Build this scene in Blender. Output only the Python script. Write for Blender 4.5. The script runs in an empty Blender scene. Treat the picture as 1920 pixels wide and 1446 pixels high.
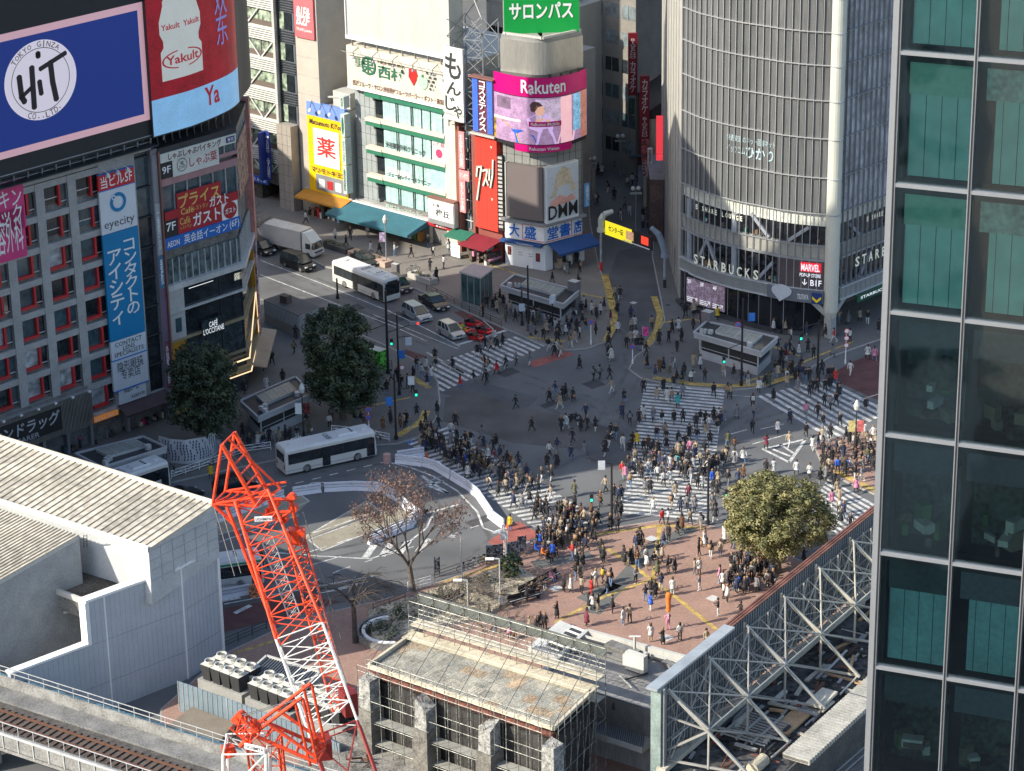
# Busy scramble crossing seen from a high window in low winter sun (metres; X right, Y away, Z up)
import bpy,math,random
from mathutils import Vector as V,Matrix
SC=bpy.context.scene;COL=SC.collection
PI=math.pi;sin=math.sin;cos=math.cos;rad=math.radians

# ---------------------------------------------------------------- camera
FOC=5000.0;HC=112.0;PITCH=rad(22);ROLL=rad(0.96)
_F=V((0,cos(PITCH),-sin(PITCH)));_u=V((0,sin(PITCH),cos(PITCH)));_r=V((1,0,0))
_R=_r*cos(ROLL)-_u*sin(ROLL);_U=_u*cos(ROLL)+_r*sin(ROLL);CP=V((0,0,HC))
cam=bpy.data.cameras.new('camera');cam.sensor_width=36;cam.lens=FOC/1920*36
cam.clip_start=1;cam.clip_end=3000
camo=bpy.data.objects.new('camera',cam);COL.objects.link(camo)
camo.matrix_world=Matrix(((_R.x,_U.x,-_F.x,CP.x),(_R.y,_U.y,-_F.y,CP.y),(_R.z,_U.z,-_F.z,CP.z),(0,0,0,1)))
SC.camera=camo
# ---------------------------------------------------------------- light
SUN_EL=rad(33);SUN_DIR=V((-.92,-.39,0)).normalized()
w=bpy.data.worlds.new('World');SC.world=w;w.use_nodes=True
nt=w.node_tree;bg=nt.nodes['Background'];sky=nt.nodes.new('ShaderNodeTexSky')
sky.sky_type='NISHITA';sky.sun_disc=False;sky.sun_elevation=SUN_EL
sky.sun_rotation=math.atan2(SUN_DIR.x,SUN_DIR.y);sky.air_density=1.0;sky.dust_density=1.6;sky.ozone_density=1.0
nt.links.new(sky.outputs[0],bg.inputs[0]);bg.inputs[1].default_value=0.15
sl=bpy.data.lights.new('sun','SUN');sl.energy=4.0;sl.angle=rad(.5);sl.color=(1,.93,.8)
so=bpy.data.objects.new('sun',sl);COL.objects.link(so)
sdir=SUN_DIR*cos(SUN_EL)+V((0,0,sin(SUN_EL)))
so.rotation_euler=sdir.to_track_quat('Z','Y').to_euler();so.location=sdir*200
SC.view_settings.view_transform='Standard';SC.view_settings.look='None'
SC.view_settings.exposure=0.85;SC.view_settings.gamma=1

# ---------------------------------------------------------------- helpers
def ray(px,py):return _F*FOC+_R*(px-960)-_U*(py-723)
def at(px,py,z=0.0):
 "surveyed point: the place at height z seen at this spot of the photograph"
 d=ray(px,py);return CP+d*((z-HC)/d.z)
def zover(P,py):
 "height above ground point P that is seen at image row py"
 lo,hi=-10,105
 for _ in range(40):
  m=(lo+hi)/2;k=V((P[0],P[1],m))-CP
  if 723-FOC*k.dot(_U)/k.dot(_F)>py:lo=m
  else:hi=m
 return lo
def pxof(P):
 k=V(P)-CP;return (960+FOC*k.dot(_R)/k.dot(_F),723-FOC*k.dot(_U)/k.dot(_F))
MATS={}
def mat(name,c=(.5,.5,.5),rough=.75,metal=0.0,var=.12,sc=.6,emit=0,ecol=None,bump=0,spec=.5,fine=6.0,alpha=1,streak=0):
 if name in MATS:return MATS[name]
 m=bpy.data.materials.new(name);m.use_nodes=True;n=m.node_tree;N=n.nodes;L=n.links
 b=N['Principled BSDF'];b.inputs['Roughness'].default_value=rough;b.inputs['Metallic'].default_value=metal
 b.inputs['Specular IOR Level'].default_value=spec
 m.diffuse_color=(*c,1)
 if var:
  tc=N.new('ShaderNodeNewGeometry');a=N.new('ShaderNodeTexNoise');a.inputs['Scale'].default_value=sc;a.inputs['Detail'].default_value=5
  d=N.new('ShaderNodeTexNoise');d.inputs['Scale'].default_value=fine;d.inputs['Detail'].default_value=3
  mp=N.new('ShaderNodeMapping');mp.inputs['Scale'].default_value=(1,1,.15 if streak else 1)
  L.new(tc.outputs['Position'],mp.inputs[0]);L.new(mp.outputs[0],a.inputs[0]);L.new(mp.outputs[0],d.inputs[0])
  ad=N.new('ShaderNodeMath');ad.operation='ADD';L.new(a.outputs[0],ad.inputs[0]);L.new(d.outputs[0],ad.inputs[1])
  mr=N.new('ShaderNodeMapRange');mr.inputs[1].default_value=.7;mr.inputs[2].default_value=1.3
  mr.inputs[3].default_value=1-var*1.6;mr.inputs[4].default_value=1+var*1.3;L.new(ad.outputs[0],mr.inputs[0])
  mx=N.new('ShaderNodeVectorMath');mx.operation='SCALE';mx.inputs[0].default_value=c
  L.new(mr.outputs[0],mx.inputs['Scale']);L.new(mx.outputs[0],b.inputs['Base Color'])
  if bump:
   bp=N.new('ShaderNodeBump');bp.inputs['Strength'].default_value=bump;bp.inputs['Distance'].default_value=.05
   L.new(d.outputs[0],bp.inputs['Height']);L.new(bp.outputs[0],b.inputs['Normal'])
 else:b.inputs['Base Color'].default_value=(*c,1)
 if emit:
  b.inputs['Emission Color'].default_value=(*(ecol or c),1);b.inputs['Emission Strength'].default_value=emit
 if alpha<1:b.inputs['Alpha'].default_value=alpha
 MATS[name]=m;return m
def glass_mat(name,c,rough=.06,var=.3,sc=.5,spec=.8,bump=.02):
 "dark window glass: a reflective skin over a dim, uneven room"
 m=mat(name,c,rough,0,var,sc,spec=spec,fine=1.6)
 return m
def srgb(r,g,b):
 f=lambda v:(v/255/12.92 if v<=10 else ((v/255+.055)/1.055)**2.4)
 return (f(r),f(g),f(b))
class MB:
 def __init__(s):s.v=[];s.f=[];s.m=[];s.ms=[]
 def mi(s,m):
  if m not in s.ms:s.ms.append(m)
  return s.ms.index(m)
 def poly(s,pts,m):
  i=len(s.v);s.v+=[tuple(p)for p in pts];s.f.append(tuple(range(i,i+len(pts))));s.m.append(s.mi(m));return s
 def hexa(s,b,t,m,mt=None):
  "b, t: bottom and top loops, same length"
  n=len(b);i=len(s.v);s.v+=[tuple(p)for p in b]+[tuple(p)for p in t];k=s.mi(m);kt=s.mi(mt or m)
  s.f.append(tuple(range(i+n-1,i-1,-1)));s.m.append(k);s.f.append(tuple(range(i+n,i+2*n)));s.m.append(kt)
  for a in range(n):
   c=(a+1)%n;s.f.append((i+a,i+c,i+n+c,i+n+a));s.m.append(k)
  return s
 def box(s,c,d,m,rz=0,mt=None):
  c=V(c);x=V((cos(rz),sin(rz),0))*d[0]/2;y=V((-sin(rz),cos(rz),0))*d[1]/2;z=V((0,0,d[2]/2))
  return s.hexa([c-x-y-z,c+x-y-z,c+x+y-z,c-x+y-z],[c-x-y+z,c+x-y+z,c+x+y+z,c-x+y+z],m,mt)
 def prism(s,pts,z0,z1,m,mt=None):
  return s.hexa([(p[0],p[1],z0)for p in pts],[(p[0],p[1],z1)for p in pts],m,mt)
 def bar(s,p,q,w,m,h=None,up=(0,0,1)):
  p=V(p);q=V(q);d=q-p
  if d.length<1e-6:return s
  d.normalize();x=d.cross(V(up))
  if x.length<1e-3:x=d.cross(V((1,0,0)))
  x.normalize();y=x.cross(d);x *= w/2;y *=(h or w)/2
  return s.hexa([p-x-y,p+x-y,p+x+y,p-x+y],[q-x-y,q+x-y,q+x+y,q-x+y],m)
 def tube(s,p,q,r,m,r2=None,n=8,cap=True):
  p=V(p);q=V(q);d=(q-p)
  if d.length<1e-6:return s
  d.normalize();x=d.cross(V((0,0,1)))
  if x.length<1e-3:x=V((1,0,0))
  x.normalize();y=x.cross(d);r2=r if r2 is None else r2
  A=[(x*cos(2*PI*k/n)+y*sin(2*PI*k/n))for k in range(n)]
  return s.hexa([p+a*r for a in A],[q+a*r2 for a in A],m)
 def path(s,pts,r,m,n=6):
  for a,b in zip(pts,pts[1:]):s.tube(a,b,r,m,n=n)
  return s
 def lathe(s,c,prof,m,n=16,ax=None):
  c=V(c);rings=[]
  for (r,z)in prof:
   rings.append(len(s.v));s.v+=[tuple(c+V((r*cos(2*PI*k/n),r*sin(2*PI*k/n),z)))for k in range(n)]
  kk=s.mi(m)
  for a,b in zip(rings,rings[1:]):
   for k in range(n):
    j=(k+1)%n;s.f.append((a+k,a+j,b+j,b+k));s.m.append(kk)
  s.f.append(tuple(rings[0]+k for k in reversed(range(n))));s.m.append(kk)
  s.f.append(tuple(rings[-1]+k for k in range(n)));s.m.append(kk);return s
 def build(s,name,parent=None,label=None,smooth=False,org=None):
  me=bpy.data.meshes.new(name);o_=V((0,0,0))
  if org is not None:o_=V(org)
  elif parent is not None:o_=ORG.get(parent.name,V((0,0,0)))
  me.from_pydata([tuple(V(p)-o_)for p in s.v],[],s.f);me.polygons.foreach_set('material_index',s.m)
  for m in s.ms:me.materials.append(m)
  if smooth:me.polygons.foreach_set('use_smooth',[True]*len(me.polygons))
  me.update();o=bpy.data.objects.new(name,me);COL.objects.link(o)
  if parent is not None:o.parent=parent;ORG[o.name]=o_
  elif org is not None:o.location=o_;ORG[o.name]=o_
  if label:o['label']=label
  return o
ORG={}
def tag(o,label,cat,group=None,kind=None):
 if label:o['label']=label
 if cat:o['category']=cat
 if group:o['group']=group
 if kind:o['kind']=kind
 return o
def thing(name,loc,label,cat,group=None,rz=0):
 o=bpy.data.objects.new(name,None);COL.objects.link(o);o.location=loc;o.rotation_euler=(0,0,rz)
 ORG[o.name]=V(loc)if not rz else V((0,0,0));o.empty_display_size=.5
 return tag(o,label,cat,group)
def kids(o):return [c for c in COL.objects if c.parent is o]
def dup(src,loc,rz,label,group=None,tree=None):
 "a copy of a thing and of each of its parts and sub-parts"
 r=src.copy();COL.objects.link(r);r.location=loc;r.rotation_euler=(0,0,rz);r['label']=label
 if group:r['group']=group
 for ch,gs in tree:
  c=ch.copy();COL.objects.link(c);c.parent=r
  for g in gs:
   d=g.copy();COL.objects.link(d);d.parent=c
 return r
def tree_of(o):return [(c,kids(c))for c in kids(o)]
def struct(name,mb):
 o=mb.build(name);o['kind']='structure';return o
_tc={}
def text_mesh(s,bold):
 k=(s,bold)
 if k in _tc:return _tc[k]
 cu=bpy.data.curves.new('lettering','FONT');cu.body=s;cu.size=1;cu.align_x='CENTER';cu.offset=min(bold,.06)*.42;cu.extrude=0
 cu.resolution_u=2;cu.space_line=.82
 ob=bpy.data.objects.new('lettering',cu);me=bpy.data.meshes.new_from_object(ob)
 vs=[v.co.copy()for v in me.vertices];fs=[tuple(p.vertices)for p in me.polygons]
 bpy.data.objects.remove(ob);bpy.data.meshes.remove(me);_tc[k]=(vs,fs);return vs,fs
def lay_text(mb,s,fn,u0,u1,z0,z1,m,bold=.02,slant=0,fit=True,vertical=False):
 "fit a line (or a column) of lettering into the rectangle; fn(u, z) gives the place on the board"
 if vertical:s='\n'.join(s)
 vs,fs=text_mesh(s,bold)
 if not vs:return
 a=min(v.x for v in vs);b=max(v.x for v in vs);c=min(v.y for v in vs);d=max(v.y for v in vs)
 sx=(u1-u0)/max(b-a,.01);sz=(z1-z0)/max(d-c,.01)
 if not fit:sx=sz=min(sx,sz)
 cu=(u0+u1)/2;cz=(z0+z1)/2;i=len(mb.v)
 mb.v+=[tuple(fn(cu+(v.x-(a+b)/2)*sx+slant*(v.y-(c+d)/2)*sz,cz+(v.y-(c+d)/2)*sz))for v in vs]
 k=mb.mi(m)
 for f in fs:mb.f.append(tuple(i+q for q in f));mb.m.append(k)
class Face:
 "a vertical wall plane: A = a point of its foot, deg = its heading; n points out of the wall"
 def __init__(s,A,deg,z=0):s.A=V((A[0],A[1],z));a=rad(deg);s.d=V((cos(a),sin(a),0));s.n=V((s.d.y,-s.d.x,0));s.rz=a
 def p(s,u,z,o=0):return s.A+s.d*u+s.n*o+V((0,0,z))
 def uv(s,px,py,o=0):
  r=ray(px,py);B=s.A+s.n*o;t=((B-CP).dot(s.n))/(r.dot(s.n));P=CP+r*t;return ((P-s.A).dot(s.d),P.z)
 def rc(s,x0,y0,x1,y1,o=0):
  a=s.uv(x0,y0,o);b=s.uv(x1,y1,o);return (min(a[0],b[0]),max(a[0],b[0]),min(a[1],b[1]),max(a[1],b[1]))
 def slab(s,mb,u0,u1,z0,z1,o0,o1,m):
  return mb.hexa([s.p(u0,z0,o1),s.p(u1,z0,o1),s.p(u1,z0,o0),s.p(u0,z0,o0)],[s.p(u0,z1,o1),s.p(u1,z1,o1),s.p(u1,z1,o0),s.p(u0,z1,o0)],m)
 def text(s,mb,t,u0,u1,z0,z1,o,m,**k):lay_text(mb,t,lambda u,z:s.p(u,z,o),u0,u1,z0,z1,m,**k)
 def disc(s,mb,cu,cz,ru,rz,o,m,n=28,o0=None):
  mb.poly([s.p(cu+ru*cos(2*PI*k/n),cz+rz*sin(2*PI*k/n),o)for k in range(n)],m)
 def ring(s,mb,cu,cz,ru,rz,t,o,m,n=36,a0=0,a1=2*PI):
  for k in range(n):
   a=a0+(a1-a0)*k/n;b=a0+(a1-a0)*(k+1)/n
   mb.poly([s.p(cu+ru*cos(a),cz+rz*sin(a),o),s.p(cu+ru*cos(b),cz+rz*sin(b),o),s.p(cu+(ru-t)*cos(b),cz+(rz-t)*sin(b),o),s.p(cu+(ru-t)*cos(a),cz+(rz-t)*sin(a),o)],m)
 def stroke(s,mb,pts,w,o,m):
  "a painted pen line through (u, z) points"
  for (a,b),(c,d)in zip(pts,pts[1:]):
   l=math.hypot(c-a,d-b)or 1;x=-(d-b)/l*w/2;y=(c-a)/l*w/2;ex=(c-a)/l*w*.3;ey=(d-b)/l*w*.3
   mb.poly([s.p(a+x-ex,b+y-ey,o),s.p(a-x-ex,b-y-ey,o),s.p(c-x+ex,d-y+ey,o),s.p(c+x+ex,d+y+ey,o)],m)
 def board(s,name,parent,r,o,m,texts=(),th=.12,label=None,border=None):
  "a sign board as a part, its lettering as one sub-part; texts: (string, fu0, fu1, fz0, fz1, material, kwargs) in fractions"
  u0,u1,z0,z1=r;mb=MB();s.slab(mb,u0,u1,z0,z1,o-th,o,m)
  ob=mb.build(name,parent,label)
  if texts:
   t=MB()
   for e in texts:
    k=e[6]if len(e)>6 else {}
    s.text(t,e[0],u0+(u1-u0)*e[1],u0+(u1-u0)*e[2],z0+(z1-z0)*e[3],z0+(z1-z0)*e[4],o+.025,e[5],**k)
   t.build('lettering',ob)
  return ob
# ---------------------------------------------------------------- materials
WHT=mat('white_paint',(.78,.78,.76),.6,var=.06);BLK=mat('black_paint',(.02,.02,.022),.5)
RED=mat('red_paint',(.62,.035,.03),.5,var=.08);DKG=mat('dark_metal',(.045,.048,.052),.5,.3)
GRYM=mat('grey_metal',(.30,.31,.32),.45,.3);LGM=mat('light_metal',(.55,.56,.56),.4,.3)
CONC=mat('concrete',(.36,.355,.34),.85,bump=.3,var=.16,streak=1);DCONC=mat('dark_concrete',(.17,.165,.155),.9,bump=.3,var=.35,sc=.8)
ROOFM=mat('roof_membrane',(.22,.215,.205),.9,var=.2);GL_D=glass_mat('dark_glass',(.02,.026,.03))
GL_B=glass_mat('blue_glass',(.05,.085,.10));GL_M=glass_mat('curtained_glass',(.19,.23,.24),.12)
GL_C=glass_mat('celadon_curtain_glass',(.40,.60,.56),.25,.18,2.2);BLUE=mat('blue_paint',(.02,.12,.42),.5)
YEL=mat('yellow_paint',(.85,.62,.01),.5,var=.05);INTER=mat('shop_interior',(.09,.075,.06),.8,var=.6,sc=2.2)
# ---------------------------------------------------------------- ground, roads, pavements
def brick_mat(name,c1,c2,mortar,s=1.2,rz=45,var=.2):
 m=mat(name,c1,.85,0,.1,.35);n=m.node_tree;N=n.nodes;L=n.links;b=N['Principled BSDF']
 g=N.new('ShaderNodeNewGeometry');mp=N.new('ShaderNodeMapping');mp.inputs['Rotation'].default_value=(0,0,rad(rz))
 br=N.new('ShaderNodeTexBrick');br.inputs['Color1'].default_value=(*c1,1);br.inputs['Color2'].default_value=(*c2,1)
 br.inputs['Mortar'].default_value=(*mortar,1);br.inputs['Scale'].default_value=s;br.inputs['Mortar Size'].default_value=.03
 L.new(g.outputs['Position'],mp.inputs[0]);L.new(mp.outputs[0],br.inputs[0])
 old=b.inputs['Base Color'].links[0].from_node;mr=old.inputs['Scale'].links[0].from_node
 L.new(br.outputs[0],old.inputs[0]);return m
ASPH=mat('asphalt',(.128,.130,.131),.8,var=.22,sc=.13,bump=.25,fine=14)
ASPH2=mat('fresh_asphalt',(.092,.094,.098),.82,var=.22,sc=.3,bump=.2,fine=14)
ASPH3=mat('brownish_asphalt',(.096,.090,.084),.85,var=.3,sc=.25,bump=.2,fine=14)
PADM=mat('buff_road_coating',(.30,.27,.205),.85,var=.22,sc=.5)
LINE=mat('worn_white_road_paint',(.52,.52,.50),.7,var=.42,sc=1.4,fine=7)
REDR=mat('red_road_coating',(.32,.10,.08),.8,var=.22,sc=.8);MARO=mat('maroon_road_coating',(.11,.045,.042),.85,var=.25)
TACT=mat('tactile_yellow_paving',(.44,.31,.09),.8,var=.4,sc=1.2)
PAVG=brick_mat('grey_paving',(.17,.165,.155),(.14,.135,.13),(.09,.09,.085),2.6,45)
PAVP=brick_mat('warm_grey_paving',(.235,.215,.19),(.20,.18,.16),(.13,.12,.11),2.6,45)
PAVR=brick_mat('red_brick_paving',(.41,.25,.185),(.29,.175,.135),(.20,.14,.12),2.6,15)
PAVD=brick_mat('slate_band_paving',(.12,.125,.12),(.15,.15,.145),(.09,.09,.085),2.2,45)
KERB=mat('kerb_granite',(.33,.32,.30),.8,var=.12)
g=MB();g.poly([(-1500,-1500,-.05),(1500,-1500,-.05),(1500,2500,-.05),(-1500,2500,-.05)],ASPH3);struct('ground',g)
g=MB();g.poly([(-160,120,0),(160,120,0),(160,520,0),(-160,520,0)],ASPH);struct('road',g)
SIDE=[]
def inside(p,x,y):
 c=False;n=len(p);j=n-1
 for i in range(n):
  xi,yi=p[i][0],p[i][1];xj,yj=p[j][0],p[j][1]
  if (yi>y)!=(yj>y)and x<(xj-xi)*(y-yi)/(yj-yi)+xi:c=not c
  j=i
 return c
def gz(x,y):
 for p in SIDE:
  if inside(p,x,y):return .13
 return 0.0
def area(p):return sum(a[0]*b[1]-b[0]*a[1]for a,b in zip(p,p[1:]+p[:1]))/2
def offset_poly(p,d):
 n=len(p);out=[];s=1 if area(p)>0 else-1
 for i in range(n):
  a=V(p[i-1][:2]);b=V(p[i][:2]);c=V(p[(i+1)%n][:2]);e=(b-a).normalized();f=(c-b).normalized()
  nn=V((-e.y-f.y,e.x+f.x));nn.normalize();q=b+nn*d*s;out.append((q.x,q.y))
 return out
def pavement(px,m,name='pavement',world=None):
 p=world or [tuple(at(x,y,.13)[:2])for x,y in px];SIDE.append(p)
 if area(p)<0:p=p[::-1]
 g=MB();q=offset_poly(p,.16)
 n=len(p)
 for i in range(n):
  j=(i+1)%n
  g.poly([(*p[i],-.04),(*p[j],-.04),(*p[j],.13),(*p[i],.13)],KERB);g.poly([(*p[i],.13),(*p[j],.13),(*q[j],.13),(*q[i],.13)],KERB)
 g.poly([(*a,.13)for a in q],m);return struct(name,g)
def arc_px(pts):return pts
pavement([(486,438),(610,500),(778,541),(886,590),(966,625),(1024,648),(1060,656),(1100,654),(1140,640),(1158,612),(1146,560),(1124,500),(1108,420),(1098,300),(1090,225),(1000,150),(400,150),(440,330)],PAVP)
pavement([(1178,692),(1200,708),(1245,719),(1300,726),(1370,731),(1430,726),(1490,706),(1560,668),(1668,630),(1720,560),(1700,400),(1270,300),(1228,380),(1222,480),(1238,560),(1245,600),(1222,645),(1190,668)],PAVG)
pavement([(486,560),(598,592),(735,652),(808,690),(822,716),(826,752),(818,786),(786,818),(746,832),(640,838),(520,862),(430,880),(320,905),(100,990),(-300,1000),(-300,600)],PAVG)
pavement([(918,1046),(960,1030),(1026,1003),(1090,998),(1178,984),(1237,975),(1296,979),(1360,990),(1420,1010),(1500,1050),(1600,1090),(1640,1200),(1640,1500),(300,1500),(300,1330),(420,1225),(560,1160),(700,1128),(760,1112),(860,1078)],PAVR,'plaza')
pavement([(1524,832),(1560,822),(1700,790),(1760,880),(1660,935),(1590,905),(1545,880)],PAVR)
_zc=[0]
def patch(mb,px,m,z=.004,zz=0):mb.poly([at(x,y,zz)+V((0,0,z))for x,y in px],m)
# patched asphalt, coloured road coatings
g=MB()
patch(g,[(835,745),(900,735),(960,760),(1085,785),(1170,810),(1180,835),(1100,845),(960,830),(830,790)],ASPH3,.003)
patch(g,[(1085,830),(1130,820),(1210,850),(1170,885),(1110,868)],ASPH2,.0035)
patch(g,[(835,700),(1010,745),(975,778),(800,730)],ASPH2,.0026)
patch(g,[(1160,470),(1262,455),(1270,520),(1240,600),(1200,640),(1160,610),(1140,520)],ASPH2,.003)
patch(g,[(410,1130),(700,1085),(760,1100),(560,1152),(410,1190)],ASPH3,.003)
for k,(pts,w_)in enumerate((([(500,500),(740,597),(850,640)],.5),([(500,530),(740,625),(800,650)],.5),([(520,555),(700,625)],.45),([(900,690),(1100,760),(1300,880)],.6),([(870,720),(1060,800),(1200,900)],.6),([(1160,560),(1170,700),(1080,850)],.5),([(1400,760),(1300,840),(1120,920)],.6),([(1640,720),(1400,790)],.6),([(600,900),(760,878),(870,940),(915,1010),(860,1055),(700,1075)],.5),([(560,1060),(760,1020),(840,960),(800,915)],.5),([(1450,870),(1350,905),(1230,900)],.5))):
 P_=[at(x,y)for x,y in pts]
 for a,b in zip(P_,P_[1:]):
  d=(b-a).normalized();n_=V((-d.y,d.x,0))
  for o_ in (0,1.7):g.poly([a+n_*o_+V((0,0,.0004+.00013*k+.00006*(o_>0))),b+n_*o_+V((0,0,.0004+.00013*k+.00006*(o_>0))),b+n_*(o_+w_)+V((0,0,.0004+.00013*k+.00006*(o_>0))),a+n_*(o_+w_)+V((0,0,.0004+.00013*k+.00006*(o_>0)))],mat('tyre_track',(.11,.11,.11),.75,var=.3,sc=.6))
for x,y,dx,dy in ((930,700,30,8),(1010,760,50,6),(1090,720,26,10),(1250,640,0,0),(1130,870,44,10),(870,980,40,8),(700,600,46,12),(640,580,30,8),(1470,900,50,8)):
 if dx:patch(g,[(x,y),(x+dx,y-dx*.35),(x+dx+dy*2,y-dx*.35+dy),(x+dy*2,y+dy)],mat('utility_cut',(.06,.06,.062),.85,var=.3),.0018)
struct('road_patches',g)
g=MB()
patch(g,[(987,680),(1061,658),(1078,665),(1003,689)],REDR,.004)
patch(g,[(914,1016),(972,977),(998,993),(1017,1001),(946,1036)],REDR,.004)
patch(g,[(850,585),(893,580),(962,612),(918,632)],MARO,.004)
patch(g,[(1548,706),(1600,678),(1668,650),(1760,700),(1700,760),(1640,748)],MARO,.004)
patch(g,[(760,655),(800,668),(775,676),(735,662)],MARO,.004)
patch(g,[(420,1140),(560,1118),(640,1128),(560,1152),(420,1185)],MARO,.0045)
struct('coloured_road_coating',g)
g=MB()
patch(g,[(575,1003),(688,939),(712,957),(572,1012)],PADM,.004);patch(g,[(578,1012),(745,950),(778,962),(604,1033)],PADM,.004)
patch(g,[(405,965),(560,925),(580,940),(545,972),(410,1003)],PADM,.004)
struct('bus_bay_coating',g)
# zebra crossings: stripes between two edges
def zebra(P0,P1,P2,P3,m=LINE,pitch=.92,fill=.5,skip=()):
 "P0-P1 first stripe, P3-P2 last stripe (photograph points)"
 a,b,c,d=[at(*p)for p in (P0,P1,P2,P3)];L1=(d-a).length;n=max(2,int(round(L1/pitch)));R=random.Random(7)
 g=MB()
 for i in range(n):
  t0=i/(n-1+fill);t1=(i+fill)/(n-1+fill)
  e=R.uniform(-.1,.1)
  g.poly([a.lerp(d,t0)+V((0,0,.008)),b.lerp(c,t0)+V((0,0,.008)),b.lerp(c,t1)+V((0,0,.008)),a.lerp(d,t1)+V((0,0,.008))],m)
 return g
for q in (((977,627),(1025,648),(830,734),(767,700)),((1209,719),(1359,733),(1325,976),(1164,962)),((1548,711),(1668,772),(1562,826),(1420,743)),
  ((757,827),(838,801),(1130,977),(1010,995)),((1552,897),(1660,957),(1590,1018),(1515,962))):
 o=zebra(*q).build('zebra_crossing');o['kind']='structure'
g=MB()
def line(g,pts,w=.16,z=.008,m=LINE,zz=0,dash=None):
 P=[at(x,y,zz)+V((0,0,z))for x,y in pts]
 for a,b in zip(P,P[1:]):
  d=(b-a);l=d.length;d.normalize();x=V((-d.y,d.x,0))*w/2
  if dash:
   t=0
   while t<l:
    e=min(l,t+dash[0]);p=a+d*t;q=a+d*e;g.poly([p-x,q-x,q+x,p+x],m);t+=dash[0]+dash[1]
  else:g.poly([a-x,b-x,b+x,a+x],m)
line(g,[(857,647),(958,617)],.45);line(g,[(488,488),(606,533),(728,583),(800,617),(862,650)])
line(g,[(488,515),(620,566),(740,613),(800,640)]);line(g,[(760,528),(850,570),(905,600),(930,622)],.14);line(g,[(700,590),(860,655)],.14)
line(g,[(800,661),(870,700)],.3)
line(g,[(1430,842),(1510,824),(1480,867),(1430,842)],.35);line(g,[(1462,833),(1488,850)],.3);line(g,[(1448,842),(1482,856)],.35)
line(g,[(1370,814),(1400,806)],.15);line(g,[(1410,833),(1475,815)],.15);line(g,[(1425,805),(1470,795)],.15);line(g,[(1590,757),(1660,735)],.15)
line(g,[(1356,740),(1420,745)],.1)
# bus terminal lines
line(g,[(560,925),(585,905),(616,905),(617,907),(560,921)],.18);line(g,[(520,915),(705,870)],.2,dash=(1,1))
line(g,[(713,868),(730,867),(770,877),(812,893),(858,921),(895,960),(906,990),(925,997),(950,990)],.22)
line(g,[(680,915),(760,888)],.12);line(g,[(790,892),(840,925),(800,910),(832,902)],.4);line(g,[(775,912),(830,893)],.12)
line(g,[(574,1006),(688,939),(712,958),(574,1004)],.16);line(g,[(578,1012),(745,951),(780,964),(604,1033),(578,1012)],.16)
line(g,[(410,1003),(470,985),(580,940),(560,925)],.16);line(g,[(410,1017),(560,965)],.16)
line(g,[(515,1036),(600,1043),(694,1048),(750,1030),(800,990),(812,965)],.2);line(g,[(575,1062),(640,1043)],.14)
line(g,[(800,963),(860,946)],.3);line(g,[(580,1035),(690,1000)],.14,dash=(2,1.2))
line(g,[(586,1092),(640,1068),(760,1030),(905,983)],.15,dash=(1,1.6))
for x in (690,722,754,790):line(g,[(x-6,1047-(x-690)*.12),(x+12,1022-(x-690)*.12)],.7)
for k in range(6):line(g,[(600+k*11,1112-k*3),(640+k*10,1106-k*3)],.12)
line(g,[(420,1133),(700,1080)],.18);line(g,[(420,1000),(560,968)],.14)
line(g,[(440,1150),(470,1135)],.5);line(g,[(415,1127),(450,1120)],.5)
struct('road_markings',g)
# tactile paving and slate bands
g=MB()
T=.134
def tact(pts,w=.32,m=TACT,z=.006):line(g,pts,w,z,m,.13)
tact([(1134,515),(1150,580),(1152,610),(1136,640)],.9);tact([(1226,556),(1238,590),(1232,620),(1214,648)],.8)
tact([(870,480),(1060,545),(1150,562)]);tact([(1240,605),(1300,598),(1500,668)]);tact([(990,632),(1060,640)],.5);tact([(1225,708),(1300,720),(1370,724),(1440,720),(1500,700)],.9)
tact([(1380,722),(1480,690),(1600,640)]);tact([(770,706),(805,728)],.8);tact([(745,818),(790,790),(800,770)],.9);tact([(700,760),(770,745)])
tact([(1237,985),(1224,1090)],.45);tact([(1137,1028),(1180,1055),(1225,1090),(1270,1122),(1355,1190)],.45);tact([(1040,1168),(1130,1120),(1225,1085)],.38)
tact([(1000,1030),(1130,1000),(1240,985),(1320,990)],.5);tact([(830,1092),(960,1052)],.4);tact([(1560,880),(1650,925)],.8)
tact([(440,1225),(520,1200)],.35)
for pts,w in (([(1110,1150),(1230,1020),(1300,990)],1.6),([(1090,1125),(1200,1075)],1.4),([(1000,1060),(1060,1050),(1110,1040)],1.8)):tact(pts,w,PAVD,.003)
struct('tactile_paving',g)
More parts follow.
